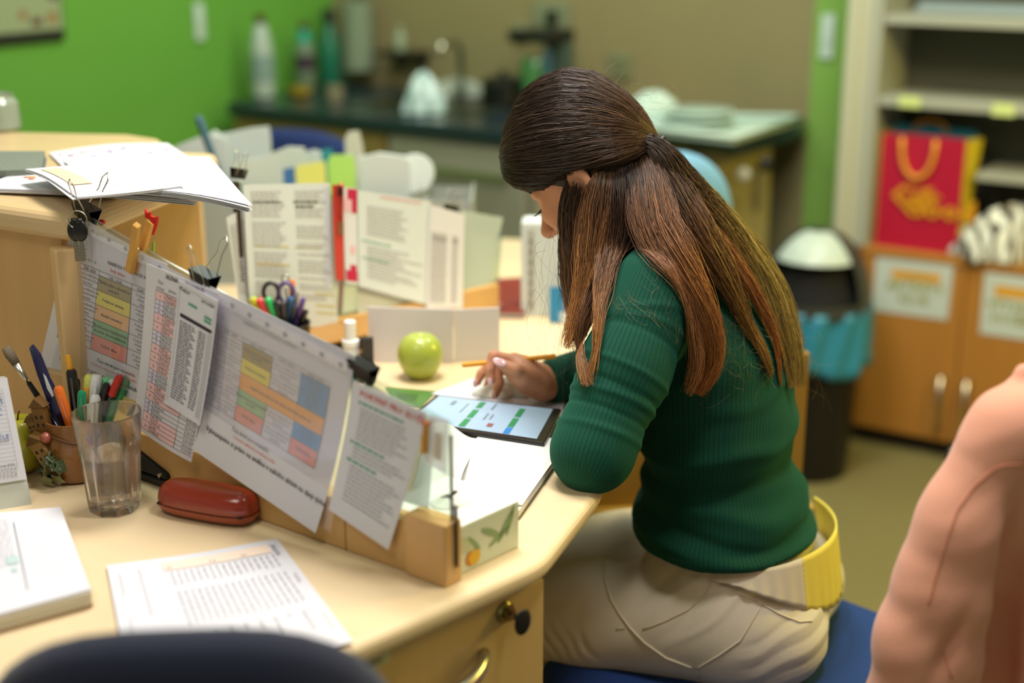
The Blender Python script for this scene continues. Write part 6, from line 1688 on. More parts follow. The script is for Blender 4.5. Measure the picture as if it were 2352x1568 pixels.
# legs
kneeL = V((-.085, 2.02, .395)); hipL = Py(1665, 1442, 1.885)
hipR = hipL - Ld * .19; kneeR = kneeL - Ld * .20
ankL = V((-.06, 2.05, .09)); ankR = ankL - Ld * .18
for a, b, c in ((hipL, kneeL, ankL), (hipR, kneeR, ankR)):
    body.chain([a, b], [.072, .050], .03); body.chain([b, b.lerp(c, .35), c], [.050, .048, .032], .02)
    body.cone(c + V((0, 0, -.035)), c + V((-.12, .05, -.045)), .028, .022, .02)
bv, bf = body.mesh(); bv = relax(bv, bf, 1, .4)
SKIN = mat('skin', '#c98d6c', .45, sss=.12, spec=.4, noise=.05, nscale=40)
wt = thing('person', 'woman with long brown hair in a green ribbed sweater writing at the desk', 'person', (Hc.x, Hc.y, 0))
bo = np_obj('body', bv, bf, SKIN, wt)
# face details
def hmesh(name, mb, m, **kw): return obj(name, mb, m, wt, smooth=True, **kw)
for sg in (1, -1):
    pts = []
    for i in range(9):
        u = i / 8 * 2 - 1
        pts.append(hp(.0835 - .004 * u * u, sg * (.031 + .0125 * u), -.0185 - .0015 * (1 - u * u)))
    hmesh('eyelid_line', MB().tube(pts, [.0006 + .0010 * math.sin(math.pi * i / 8) for i in range(9)], 6), mat('lash_dark', '#140c0a', .5))
    mb = MB()
    for i in range(12):
        u = i / 11 * 2 - 1; b0 = hp(.0838 - .004 * u * u, sg * (.031 + .0125 * u), -.0192); b1 = b0 + Fh * .0105 + Ld * sg * u * .003 - Uh * .0035; b2 = b1 + Fh * .002 + Uh * .001
        mb.tube([b0, b1, b2], [.0008, .0005, .0002], 4)
    hmesh('eyelashes', mb, mat('lash_dark', '#140c0a', .5))
    pts = [hp(.0905 - .013 * u * u, sg * (.012 + .036 * u), .007 + .004 * math.sin(math.pi * u)) for u in [i / 7 for i in range(8)]]
    hmesh('eyebrow', MB().tube(pts, [.0009, .0022, .0026, .0026, .0024, .002, .0015, .0006], 6, flat=.6), mat('brow_brown', '#3a2317', .8))
LIP = mat('lip', '#b05a50', .4)
hmesh('upper_lip', MB().tube([hp(.087 + .0045 * (1 - u * u), .019 * u, -.0785) for u in [i / 6 - 1 for i in range(13)]], [.0008 + .0030 * (1 - (i / 6 - 1) ** 2) for i in range(13)], 8), LIP)
hmesh('lower_lip', MB().tube([hp(.084 + .0055 * (1 - u * u), .017 * u, -.0865) for u in [i / 6 - 1 for i in range(13)]], [.0008 + .0036 * (1 - (i / 6 - 1) ** 2) for i in range(13)], 8), LIP)
# nails on the right hand
NAIL = mat('nail_polish', '#e6b9bf', .15, coat=.6)
def nail(p, d, up, w_=.0052, l_=.0095):
    M = axes(d, z=up); hmesh('fingernail', MB().sphere(p, 1.0, 12, 8, (l_, w_, .0016), M), NAIL)
tt = J(1148, 834, 1.990); nail(tt + (CAM - tt).normalized() * .0068 + V((0, 0, .002)), J(1140, 830, 1.99) - J(1186, 850, 1.985), (CAM - tt).normalized() + V((0, 0, .5)), .0062, .0115)
for p, q in (((1138, 905, 2.014), (1146, 880, 2.022)), ((1129, 872, 1.996), (1124, 848, 2.002)), ((1096, 878, 2.046), (1106, 858, 2.052))):
    a = J(*p); d = a - J(*q); nail(a + V((-.55, -.83, 0)) * .0052, d, V((-.6, -.8, .1)), .0042, .0072)

# sweater
sw = SDF((-.05, 1.60, .45), (.56, 2.36, 1.12), .004)
for c, r in ((Wc + V((.012, 0, -.05)), (.128, .166, .11)), (Wc, (.114, .152, .11)), (Rc, (.112, .160, .12)), (Cc, (.108, .168, .11)), (Sc + V((.004, 0, -.006)), (.086, .165, .072)), (Nc.lerp(Sc, .45), (.068, .085, .05))):
    sw.ell(c, AX, r, .05)
sw.chain([shL + V((.012, .010, .002)), shL.lerp(elL, .5) + V((.004, 0, 0)), elL], [.060, .058, .053], .022)
sw.chain([elL, wrL], [.050, .036], .02)
sw.chain([shR, elR, wrR + (elR - wrR).normalized() * .022], [.060, .050, .034], .022)
nc_ = (NPV(HS) - NPV(Nc)); nc_ /= np.linalg.norm(nc_)
hem_n = np.array([0, .0, -1.0]); hem_p = np.array([.46, 2.0, .574])
sw.cut(hem_p, hem_n)
cutn = np.array(NPV((wrR - elR).normalized())); 
# cuff cut at the right wrist only: carve a slab beyond it
csl, (X_, Y_, Z_) = sw._sub(NPV(wrR) - .09, NPV(wrR) + .06)
cp_ = NPV(wrR + (elR - wrR).normalized() * .008)
dcut = (X_ - cp_[0]) * cutn[0] + (Y_ - cp_[1]) * cutn[1] + (Z_ - cp_[2]) * cutn[2]
sw.f[csl] = np.maximum(sw.f[csl], np.where(np.abs(X_ - wrR.x) < .085, dcut, sw.f[csl]))
sv, sf_ = sw.mesh(); sv = relax(sv, sf_, 2, .5)
def vnormals(v, f):
    n = np.cross(v[f[:, 2]] - v[f[:, 0]], v[f[:, 3]] - v[f[:, 1]]); o = np.zeros_like(v)
    for k in range(4):
        for d in range(3): o[:, d] += np.bincount(f[:, k], n[:, d], len(v))
    return o / (np.linalg.norm(o, axis=1, keepdims=True) + 1e-12)
def segdist(P, a, b):
    a = NPV(a); b = NPV(b); ab = b - a; t = np.clip(((P - a) @ ab) / (ab @ ab), 0, 1)
    return np.linalg.norm(P - a - t[:, None] * ab, axis=1), t
dU, tU = segdist(sv, shL, elL); dF, tF = segdist(sv, elL, wrL); dR, tR = segdist(sv, elR, wrR); dR2, _ = segdist(sv, shR, elR)
arm = np.minimum(np.minimum(dU - .06, dF - .045), np.minimum(dR - .045, dR2 - .06))
tq = sv - NPV(Rc); tor = np.sqrt(((tq @ NPV(Fd)) / .115) ** 2 + ((tq @ NPV(Ld)) / .165) ** 2) * .14 - .14
wa = 1 / (1 + np.exp(-(tor - arm) / .006))       # 1 = arm
nrm_ = vnormals(sv, sf_)
ft = sv @ NPV(Fd); lt = sv @ NPV(Ld); z_ = sv[:, 2]
ss = lambda x, a, b: np.clip((x - a) / (b - a), 0, 1) ** 2 * (3 - 2 * np.clip((x - a) / (b - a), 0, 1))
# folds around the waist
def fold(z0, slope_, w_, amp, ph=0, wav=.008):
    q = z_ - z0 - slope_ * (ft - ft.mean()) - wav * np.sin(lt * 28 + ft * 14 + ph); return amp * np.exp(-(q / w_) ** 2)
tors = (1 - wa)
dsp = tors * (fold(.600, .10, .010, .005, 1, .004) - fold(.622, .14, .012, .006, 2) + fold(.655, .10, .016, .006, 3) - fold(.690, .02, .012, .005, 0) + fold(.725, -.12, .014, .005, 4) + fold(.582, .0, .007, .003, 0, .001) + fold(.79, -.25, .014, .003, 2))
dsp += tors * .0012 * np.sin(ft * 60 + z_ * 40) * np.sin(lt * 45 - z_ * 30)
# sleeve creases near elbow and armpit
ang = np.arctan2((sv - NPV(shL)) @ NPV(Ld), (sv - NPV(shL)) @ NPV(Fd))
for t0, w_, amp, tl in ((.52, .018, .004, .20), (.60, .015, -.0035, .22), (.72, .020, .005, -.12), (.80, .016, -.004, -.10), (.90, .02, .004, .1), (.28, .02, .003, .3), (.36, .02, -.003, .3), (.14, .02, .003, .4)):
    q = tU - t0 - tl * np.sin(ang * 1.0 + t0 * 9) * .25; dsp += .55 * wa * (dU < .09) * amp * np.exp(-(q / w_) ** 2)
sv = sv + nrm_ * dsp[:, None]
# rib coordinate
d_up = NPV((elL - shL).normalized()); e1 = np.cross(d_up, [0, 0, 1]); e1 /= np.linalg.norm(e1); e2 = np.cross(d_up, e1)
qa = sv - NPV(shL); aa = np.arctan2(qa @ e2, qa @ e1)
rib_arm = aa * .056
rib_tor = np.arctan2(tq @ NPV(Ld), tq @ NPV(Fd)) * .145
rib = np.where(wa > .5, rib_arm, rib_tor)
GS = bpy.data.materials.new('green_sweater'); GS.use_nodes = True; MC['green_sweater'] = GS
nt = GS.node_tree; pb = nt.nodes['Principled BSDF']; pb.inputs['Roughness'].default_value = .85; pb.inputs['Specular IOR Level'].default_value = .25
pb.inputs['Sheen Weight'].default_value = .25; pb.inputs['Sheen Tint'].default_value = lin('#3fa080'); pb.inputs['Sheen Roughness'].default_value = .5
at = nt.nodes.new('ShaderNodeAttribute'); at.attribute_name = 'rib'
mu = nt.nodes.new('ShaderNodeMath'); mu.operation = 'MULTIPLY'; mu.inputs[1].default_value = 2 * math.pi / .0062
sn = nt.nodes.new('ShaderNodeMath'); sn.operation = 'SINE'; pw_ = nt.nodes.new('ShaderNodeMapRange')
pw_.inputs[1].default_value = -1; pw_.inputs[2].default_value = -.55
nt.links.new(at.outputs['Fac'], mu.inputs[0]); nt.links.new(mu.outputs[0], sn.inputs[0]); nt.links.new(sn.outputs[0], pw_.inputs[0])
mx = nt.nodes.new('ShaderNodeMix'); mx.data_type = 'RGBA'; mx.inputs[6].default_value = lin('#053a2c'); mx.inputs[7].default_value = lin('#084636')
nt.links.new(pw_.outputs[0], mx.inputs[0]); nt.links.new(mx.outputs[2], pb.inputs['Base Color'])
nz = nt.nodes.new('ShaderNodeTexNoise'); nz.inputs['Scale'].default_value = 700; tcn = nt.nodes.new('ShaderNodeTexCoord'); nt.links.new(tcn.outputs['Object'], nz.inputs['Vector'])
ad = nt.nodes.new('ShaderNodeMath'); ad.operation = 'MULTIPLY_ADD'; ad.inputs[1].default_value = .5; nt.links.new(nz.outputs['Fac'], ad.inputs[0]); nt.links.new(pw_.outputs[0], ad.inputs[2])
bp = nt.nodes.new('ShaderNodeBump'); bp.inputs['Strength'].default_value = .5; bp.inputs['Distance'].default_value = .0016; nt.links.new(ad.outputs[0], bp.inputs['Height']); nt.links.new(bp.outputs[0], pb.inputs['Normal'])
so = np_obj('sweater', sv, sf_, GS, wt)
atr = so.data.attributes.new('rib', 'FLOAT', 'POINT'); atr.data.foreach_set('value', rib.astype(np.float32))
# hem band
def ring(name, c, ra, rb, z0, z1, m, tilt=0, th=.003, n=72, wob=0, parent=wt, flare=0):
    def f(u, v):
        a = 2 * math.pi * u
        p = V(c) + Fd * (math.cos(a) * (ra + flare * v)) + Ld * (math.sin(a) * (rb + flare * v))
        w_ = wob * math.sin(9 * a) * (1 - v)
        p = p + Fd * math.cos(a) * w_ + Ld * math.sin(a) * w_
        p.z = z0 + (z1 - z0) * v + tilt * math.cos(a)
        return p
    return obj(name, MB().surf(f, n, 6, th), m, parent, smooth=True)

# trousers
tr = SDF((-.24, 1.66, .08), (.60, 2.36, .68), .004)
tr.ell(Hc + V((.004, 0, .012)), AX, (.128, .178, .105), .05)
tr.ell(Hc + V((-.03, .0, .07)), AX, (.118, .160, .09), .05)
tr.ell(hipL + V((.045, 0, -.005)), AX, (.105, .092, .088), .03); tr.ell(hipR + V((.045, 0, -.005)), AX, (.105, .092, .088), .03)
for a, b, c in ((hipL, kneeL, ankL), (hipR, kneeR, ankR)):
    tr.chain([a + V((0, 0, .01)), a.lerp(b, .5) + V((0, 0, .012)), b], [.092, .080, .064], .03); tr.chain([b, b.lerp(c, .4), c + V((0, 0, .02))], [.064, .062, .050], .02)
tr.ell(Wc + V((.02, 0, -.06)), AX, (.112, .148, .09), .03); tr.cut([0, 0, .600], [0, 0, 1.0]); 
tv, tf = tr.mesh(); tv = relax(tv, tf, 2, .5)
nrm_ = vnormals(tv, tf); z_ = tv[:, 2]; ft = tv @ NPV(Fd) - Hc.dot(Fd); lt = tv @ NPV(Ld) - Hc.dot(Ld)
# creases radiating from the hip crease, and small ones on the thigh
dsp = np.zeros(len(tv))
side = ss(lt, .02, .10)
for k in range(7):
    f0_ = .02 + .034 * k; q = (ft - f0_) - (z_ - .50) * (-1.1 + .12 * k) - .006 * np.sin(z_ * 60 + k)
    dsp += (1 if k % 2 == 0 else -.9) * .0030 * np.exp(-(q / (.008 + .001 * k)) ** 2) * ss(z_, .43 + .008 * (k % 3), .53)
for k in range(9):
    q = (ft - .20 - .022 * k) - .6 * (z_ - .44) - .003 * np.sin(z_ * 120 + k * 2); dsp -= .0048 * np.exp(-(q / .0055) ** 2) * np.exp(-((z_ - .435 + .004 * k) / .022) ** 2) * side
for k in range(0):
    q = (z_ - .40 - .022 * k) - .7 * (ft + .02) ; dsp += (-1) ** k * .003 * np.exp(-(q / .006) ** 2) * ss(ft, -.10, 0.0) * (1 - ss(ft, .10, .2)) * side
for k in range(6):
    q = (z_ - .39 - .018 * k) + .5 * (ft + .05) + .003 * np.sin(ft * 90); dsp += .0016 * (-1) ** k * np.exp(-(q / .005) ** 2) * (1 - ss(ft, -.06, -.01)) * side
tv = tv + nrm_ * dsp[:, None]
TRM = mat('trousers_cream', '#d6cdb8', .8, bump=.25, bscale=900, sheen=.15)
to = np_obj('trousers', tv, tf, TRM, wt)
# seams and pockets: thin raised cords laid on the trousers surface
from mathutils.bvhtree import BVHTree
TB_ = BVHTree.FromPolygons([tuple(p) for p in tv], [tuple(q) for q in tf.tolist()])
def onTr(px, py, lift=.0012):
    r = ray(px, py); r.normalize(); hit = TB_.ray_cast(CAM, r)
    if hit[0] is None: return None
    return hit[0] + hit[1] * (lift if hit[1].dot(r) < 0 else -lift)
SEAM = mat('seam_cream', '#ded4bd', .7)
def seam(pts, r=.0011, name='seam', m=SEAM):
    P_ = []
    for (a, b), (c, d) in zip(pts[:-1], pts[1:]):
        k = max(2, int(math.hypot(c - a, d - b) / 9))
        for i in range(k):
            h_ = onTr(a + (c - a) * i / k, b + (d - b) * i / k)
            if h_ is not None: P_.append(h_)
    if len(P_) > 2: obj(name, MB().tube(P_, r, 5), m, wt, smooth=True)
seam([(1392, 1290), (1388, 1330), (1405, 1380), (1425, 1412), (1446, 1440), (1480, 1475), (1530, 1510), (1598, 1535)], .0016)
seam([(1636, 1332), (1620, 1365), (1580, 1400), (1530, 1425), (1468, 1447)], .0009)
seam([(1598, 1535), (1650, 1505), (1700, 1470), (1730, 1420), (1748, 1388)], .0013, 'pocket_edge')
seam([(1748, 1386), (1790, 1410), (1835, 1428), (1874, 1425)], .0013, 'pocket_edge')
seam([(1636, 1332), (1690, 1360), (1746, 1384)], .0009)
seam([(1415, 1444), (1446, 1440)], .0007)
seam([(1598, 1535), (1612, 1566)], .0008)
# pale gathered waistband and its back standing away, yellow light put into the colour
YLIT = mat('waistband_yellow_light', '#e6d45c', .8, bump=.2, bscale=500)
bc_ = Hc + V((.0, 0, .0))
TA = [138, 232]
def waist_arc(u, v):
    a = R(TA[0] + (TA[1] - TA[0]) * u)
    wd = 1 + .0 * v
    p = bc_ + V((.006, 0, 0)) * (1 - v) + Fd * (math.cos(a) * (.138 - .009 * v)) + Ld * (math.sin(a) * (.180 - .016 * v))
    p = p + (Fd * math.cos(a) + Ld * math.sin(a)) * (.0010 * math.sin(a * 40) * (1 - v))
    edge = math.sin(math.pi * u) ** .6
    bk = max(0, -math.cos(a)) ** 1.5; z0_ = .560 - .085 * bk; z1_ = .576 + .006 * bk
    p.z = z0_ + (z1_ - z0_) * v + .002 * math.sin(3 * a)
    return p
obj('waistband_back_lit', MB().surf(waist_arc, 60, 10, .003), YLIT, wt, smooth=True, label='back of the trouser waistband with yellow light painted in')
TA[:] = [72, 139]
obj('waistband', MB().surf(waist_arc, 40, 8, .003), TRM, wt, smooth=True)
# shoes
for nm, c in (('shoe', ankL), ('shoe', ankR)):
    s_ = SDF((c.x - .2, c.y - .1, 0.0), (c.x + .08, c.y + .16, .12), .005)
    s_.cone(V((c.x + .01, c.y, .045)), V((c.x - .12, c.y + .05, .036)), .042, .034, .02); s_.cut([0, 0, .004], [0, 0, -1])
    v_, f_ = s_.mesh(); np_obj(nm, relax(v_, f_, 1), f_, mat('shoe_grey', '#3a3a3c', .6), wt)
# pencil in the hand
a = Py(1062, 838, 2.004); b = Py(1274, 818, 2.012); ax = (b - a).normalized()
t = thing('pencil', 'yellow pencil held in the woman\'s right hand above tablet', 'pencil', a)
obj('barrel', MB().tube([a, b], .0040, 6), mat('pencil_yellow', '#f0a020', .65), t)
obj('end_plug', MB().tube([b, b + ax * .0015], .0038, 6), mat('pencil_end', '#d99320', .5), t)
obj('lead', MB().tube([a - ax * .001, a], [.0008, .0012], 6), BLACK, t)

# her seat
t = thing('stool_seat', 'blue upholstered office seat under the sitting woman', 'chair', (.39, 1.88, 0), (0, 0, R(-45)))
BF = mat('blue_upholstery', '#183a78', .9, bump=.5, bscale=700, noise=.1, nscale=300)
def rrect(hx, hy, r, n=8):
    o_ = []
    for cx, cy, a0 in ((hx - r, hy - r, 0), (-hx + r, hy - r, 90), (-hx + r, -hy + r, 180), (hx - r, -hy + r, 270)):
        for i in range(n + 1):
            a = R(a0 + 90 * i / n); o_.append((cx + r * math.cos(a), cy + r * math.sin(a)))
    return o_
obj('seat_cushion', MB().prism(rrect(.265, .27, .07), .315, .392), BF, t, world=False, bevel=.022, seg=4, smooth='auto', ang=60)
obj('seat_shell', MB().prism(rrect(.245, .25, .07), .295, .316), BLACK, t, world=False, bevel=.006)
obj('column', MB().lathe([(.03, .06), (.03, .20), (.02, .2), (.02, .296)], 16), BLACK, t, smooth='auto', world=False)
for k in range(5):
    a = R(72 * k + 20); e_ = V((.27 * math.cos(a), .27 * math.sin(a), .055))
    l = obj('leg', MB().tube([(0, 0, .09), e_], [.024, .015], 8), BLACK, t, smooth=True, world=False)
    obj('caster', MB().lathe([(.025, -.012), (.027, 0), (.025, .012)], 14, M=Matrix.Translation(e_ - V((0, 0, .028))) @ Matrix.Rotation(R(90), 4, 'X')), BLACK, l, smooth='auto', world=False)

# ---------------------------------------------------------------- hair
hair_parts = []
def strands(name, P_, r0, r1, C0, C1, C2, parent, label=None, cj=.25):
    # P_: (n, m, 3) strands -> three-sided tapering tubes with per-point colour
    n, m, _ = P_.shape
    T_ = np.empty_like(P_); T_[:, 1:-1] = P_[:, 2:] - P_[:, :-2]; T_[:, 0] = P_[:, 1] - P_[:, 0]; T_[:, -1] = P_[:, -1] - P_[:, -2]
    T_ /= np.linalg.norm(T_, axis=2, keepdims=True) + 1e-9
    ref = rng.normal(size=(n, 1, 3)); A_ = ref - (ref * T_).sum(2, keepdims=True) * T_; A_ /= np.linalg.norm(A_, axis=2, keepdims=True) + 1e-9
    B_ = np.cross(T_, A_)
    tt_ = np.linspace(0, 1, m)[None, :, None]
    rad = (r0 * (1 - tt_ ** 3) + r1 * tt_ ** 3) * rng.uniform(.7, 1.2, (n, 1, 1))
    ring_ = [P_ + (A_ * math.cos(a) + B_ * math.sin(a)) * rad for a in (0, 2.0944, 4.18879)]
    vs = np.stack(ring_, 2).reshape(-1, 3)
    i = np.arange(n)[:, None, None] * m * 3 + np.arange(m - 1)[None, :, None] * 3; k = np.arange(3)[None, None, :]; k2 = (k + 1) % 3
    fs = np.stack([i + k, i + k2, i + 3 + k2, i + 3 + k], -1).reshape(-1, 4)
    o = np_obj(name, vs, fs, HAIRM, parent)
    c0, c1, c2 = [np.array(lin(x)[:3]) for x in (C0, C1, C2)]
    t1 = np.clip(tt_ * 2, 0, 1); t2 = np.clip(tt_ * 2 - 1, 0, 1)
    shift = rng.normal(0, .12, (n, 1, 1)); t1 = np.clip(t1 + shift, 0, 1); t2 = np.clip(t2 + shift, 0, 1)
    col = c0 * (1 - t1) + c1 * t1; col = col * (1 - t2) + c2 * t2
    col = col * np.exp(rng.normal(0, cj * 1.3, (n, 1, 1)))
    col4 = np.concatenate([np.repeat(col[:, :, None, :], 3, 2).reshape(-1, 3), np.ones((n * m * 3, 1))], 1)
    at_ = o.data.attributes.new('hair_colour', 'FLOAT_COLOR', 'POINT'); at_.data.foreach_set('color', col4.astype(np.float32).ravel())
    o['kind'] = 'stuff'
    if label: o['label'] = label
    return o
HAIRM = mat('hair', '#3a2418', .38, spec=.55, attr='hair_colour')
ht = obj('hair', MB().sphere(hp(.000, 0, .026), 1.0, 40, 26, (.086, .077, .083), Matrix((Fh, Ld, Uh)).transposed()), mat('hair_base', '#1c110b', .6), wt, smooth=True)
hf = SDF((-.05, 1.60, .60), (.56, 2.36, 1.34), .006)
hf.f[:] = .2
# combined obstacle field: sweater + body resampled
gx = [hf.lo[i] + np.arange(hf.n[i]) * hf.res for i in range(3)]
GX = np.stack(np.meshgrid(*gx, indexing='ij'), -1).reshape(-1, 3)
hf.f = np.minimum(np.where((GX[:, 2] < 1.11), sw.sample(GX), .2), body.sample(GX)).reshape(hf.f.shape).astype(np.float32)
def push(P_, off, it=3):
    sh = P_.shape; Q = P_.reshape(-1, 3)
    for _ in range(it):
        d = hf.sample(Q); m = d < off
        if not m.any(): break
        Q[m] += hf.grad(Q[m]) * (off - d[m])[:, None]
    return Q.reshape(sh)
A3 = Py(1158, 382, 2.02); T3 = Py(1512, 328, 1.955); Wv = (T3 - A3); Wl = Wv.length; Wn = Wv.normalized()
S3 = (Ld - Wn * Ld.dot(Wn)).normalized(); U3 = S3.cross(Wn) ; 
if U3.z < 0: U3 = -U3
kx = 1 / 1590.
tt0 = np.array([0, .02, .05, .1, .2, .34, .51, .68, .82, .93, 1.0])
Rup = np.array([4, 42, 70, 104, 156, 182, 192, 172, 130, 78, 14]) * kx
Rdn = np.array([3, 20, 36, 52, 66, 66, 48, 40, 34, 22, 6]) * kx
Rsd = np.array([4, 44, 72, 100, 132, 148, 152, 142, 112, 66, 13]) * kx
n = 7500; m = 20
th = rng.uniform(-R(152), R(152), n); th = th * 1.0
t_ = np.linspace(0, 1, m)[None, :] ** 1.0
t0_ = rng.uniform(0.0, .06, n)[:, None]; t1_ = rng.uniform(.90, 1.0, n)[:, None]; q_ = t0_ + (t1_ - t0_) * t_
lay = rng.uniform(.92, 1.0, n)[:, None] + .012 * np.sin(th[:, None] * 60)
sag = (rng.normal(0, .05, n)[:, None]) * np.sin(math.pi * q_)
th2 = th[:, None] + sag + .10 * np.sin(q_ * math.pi) * np.sin(th)[:, None] + rng.normal(0, .02, (n, 1)) * np.sin(q_ * 9 + rng.uniform(0, 6, (n, 1)))
cu_, sn_ = np.cos(th2), np.sin(th2)
ru = np.where(cu_ > 0, np.interp(q_, tt0, Rup), np.interp(q_, tt0, Rdn)); rs_ = np.interp(q_, tt0, Rsd)
rad_ = 1 / np.sqrt((cu_ / ru) ** 2 + (sn_ / rs_) ** 2) * lay
P_ = NPV(A3)[None, None, :] + NPV(Wn) * (q_ * Wl)[..., None] + NPV(U3) * (cu_ * rad_)[..., None] + NPV(S3) * (sn_ * rad_)[..., None]
P_ += rng.normal(0, .0006, (n, 1, 3)) + .0012 * np.sin(q_[..., None] * rng.uniform(4, 14, (n, 1, 3)) + rng.uniform(0, 6, (n, 1, 3)))
strands('hair_strands', P_, .00040, .0003, '#2b1d15', '#37261b', '#553c28', ht, 'dark hair combed back over the crown')
# solid under layer just below the combed hair
def shell(u, v):
    q = v * .985 + .006; a = R(-152 + 304 * u); c_, s_ = math.cos(a), math.sin(a)
    ru_ = float(np.interp(q, tt0, Rup if c_ > 0 else Rdn)); rs2 = float(np.interp(q, tt0, Rsd)); r_ = .90 / math.sqrt((c_ / ru_) ** 2 + (s_ / rs2) ** 2)
    return A3 + Wn * (q * Wl) + U3 * (c_ * r_) + S3 * (s_ * r_)
obj('under_layer', MB().surf(shell, 64, 40, .0), mat('hair_base', '#1c110b', .6), ht, smooth=True)
def lock(pts, n, C0_, *a, **k): return lock_(pts, int(n * 1.6), C0_, *a, **k)
def lock_(pts, n, C, m=26, r=(.00042, .0002), ry=.02, wave=.004, name='hair_strands', tip=.22, pushoff=.004, label=None, spread_end=1.0, cj=.25):
    # pts: (px, py, y, radius_px) ; strands follow with fixed offsets in the cross section
    C3 = np.array([NPV(Py(a, b, y)) for a, b, y, r_ in pts]); rr_ = np.array([p[3] for p in pts]) * .00063
    L_ = np.concatenate([[0], np.cumsum(np.linalg.norm(np.diff(C3, axis=0), axis=1))]); L_ /= L_[-1]
    tq_ = np.linspace(0, 1, m)
    # smooth interpolation
    def ip(vals):
        o = np.interp(tq_, L_, vals)
        for _ in range(3): o[1:-1] = (o[:-2] + 2 * o[1:-1] + o[2:]) / 4
        return o
    G = np.stack([ip(C3[:, k]) for k in range(3)], 1); rad = ip(rr_)
    Tn = np.gradient(G, axis=0); Tn /= np.linalg.norm(Tn, axis=1, keepdims=True)
    view = G - NPV(CAM); view /= np.linalg.norm(view, axis=1, keepdims=True)
    Sd = np.cross(Tn, view); Sd /= np.linalg.norm(Sd, axis=1, keepdims=True)
    a = rng.uniform(0, 2 * math.pi, n); rho = np.sqrt(rng.uniform(0, 1, n))
    ox = (rho * np.cos(a))[:, None] * rad[None, :]; oy = (rho * np.sin(a))[:, None] * (ry * (rad / rad.max()) ** .5)[None, :]
    n_c = max(3, n // 22); ci = rng.integers(0, n_c, n); ca_ = rng.uniform(0, 2 * math.pi, n_c); cr_ = np.sqrt(rng.uniform(0, 1, n_c))
    cx_ = (cr_ * np.cos(ca_))[ci][:, None] * rad[None, :]; cy_ = (cr_ * np.sin(ca_))[ci][:, None] * (ry * (rad / rad.max()) ** .5)[None, :]
    kq = np.clip(tq_ * 1.2 - .15, 0, 1)[None, :] ** 1.2 * .72
    ox = ox * (1 - kq) + cx_ * kq; oy = oy * (1 - kq) + cy_ * kq
    ph = rng.uniform(0, 6.28, (n, 1)); cl = ci[:, None] * 1.9
    amp = wave * (.25 + .75 * tq_)[None, :]
    ox = ox + amp * (.8 * np.sin(tq_[None, :] * 8 + cl * 1.7) + .25 * np.sin(tq_[None, :] * 15 + ph)) + .0009 * np.sin(tq_[None, :] * 31 + ph * 3) + rng.normal(0, .0025, (n, 1)) * tq_[None, :] ** 2
    oy = oy + amp * .5 * np.cos(tq_[None, :] * 8 + cl * 2.1)
    # individual lengths: some strands stop early
    ln = 1 - tip * rng.uniform(0, 1, n) ** 1.5 * 2
    P_ = G[None] + Sd[None] * ox[..., None] + view[None] * oy[..., None]
    st_ = rng.uniform(0, .07, (n, 1)); ti = (st_ + tq_[None, :] * (ln[:, None] - st_)) * (m - 1); i0 = np.clip(ti.astype(int), 0, m - 2); fr = (ti - i0)[..., None]
    rows = np.arange(n)[:, None]
    P_ = P_[rows, i0] * (1 - fr) + P_[rows, i0 + 1] * fr
    P_ = push(P_, pushoff + 0.0)
    P_ += (rng.uniform(0, .006, (n, 1, 1)) * -view[None].mean(1, keepdims=True))
    return strands(name, P_, r[0], r[1], *C, ht, label, cj)
BR = ('#241810', '#4d321f', '#9a6a3c'); BR2 = ('#241810', '#6a4426', '#b07840'); OL = ('#3a2b1c', '#84703a', '#a28c4c'); DK = ('#1e140e', '#382418', '#70492a'); ROSE = ('#33231b', '#85604a', '#a8713f')
# nape and temple base (dark)
lock([(1425, 350, 1.97, 50), (1432, 400, 1.925, 64), (1435, 460, 1.90, 75), (1430, 530, 1.89, 72), (1405, 600, 1.87, 52), (1375, 665, 1.84, 40), (1345, 730, 1.81, 28), (1325, 775, 1.80, 20), (1340, 815, 1.79, 10)], 900, DK, ry=.03)
lock([(1330, 415, 1.915, 30), (1312, 470, 1.91, 26), (1310, 540, 1.90, 28), (1315, 610, 1.88, 30), (1320, 690, 1.86, 26), (1330, 750, 1.83, 20), (1350, 810, 1.78, 16), (1366, 860, 1.745, 9), (1370, 900, 1.74, 3)], 420, BR, ry=.02)
lock([(1385, 365, 1.95, 24), (1382, 405, 1.905, 30), (1372, 470, 1.89, 40), (1360, 550, 1.87, 42), (1350, 620, 1.85, 38), (1335, 700, 1.83, 28), (1310, 760, 1.81, 14), (1300, 800, 1.80, 7)], 420, BR2, ry=.02)
lock([(1300, 500, 1.93, 8), (1288, 570, 1.925, 8), (1296, 650, 1.91, 12), (1318, 710, 1.89, 10), (1300, 770, 1.87, 6)], 60, BR, ry=.02, tip=.3)
lock([(1432, 440, 1.945, 30), (1412, 520, 1.90, 36), (1400, 580, 1.85, 34), (1390, 630, 1.825, 30), (1378, 690, 1.79, 18), (1372, 760, 1.755, 12), (1370, 830, 1.74, 7), (1368, 895, 1.74, 3)], 110, BR2, ry=.01)
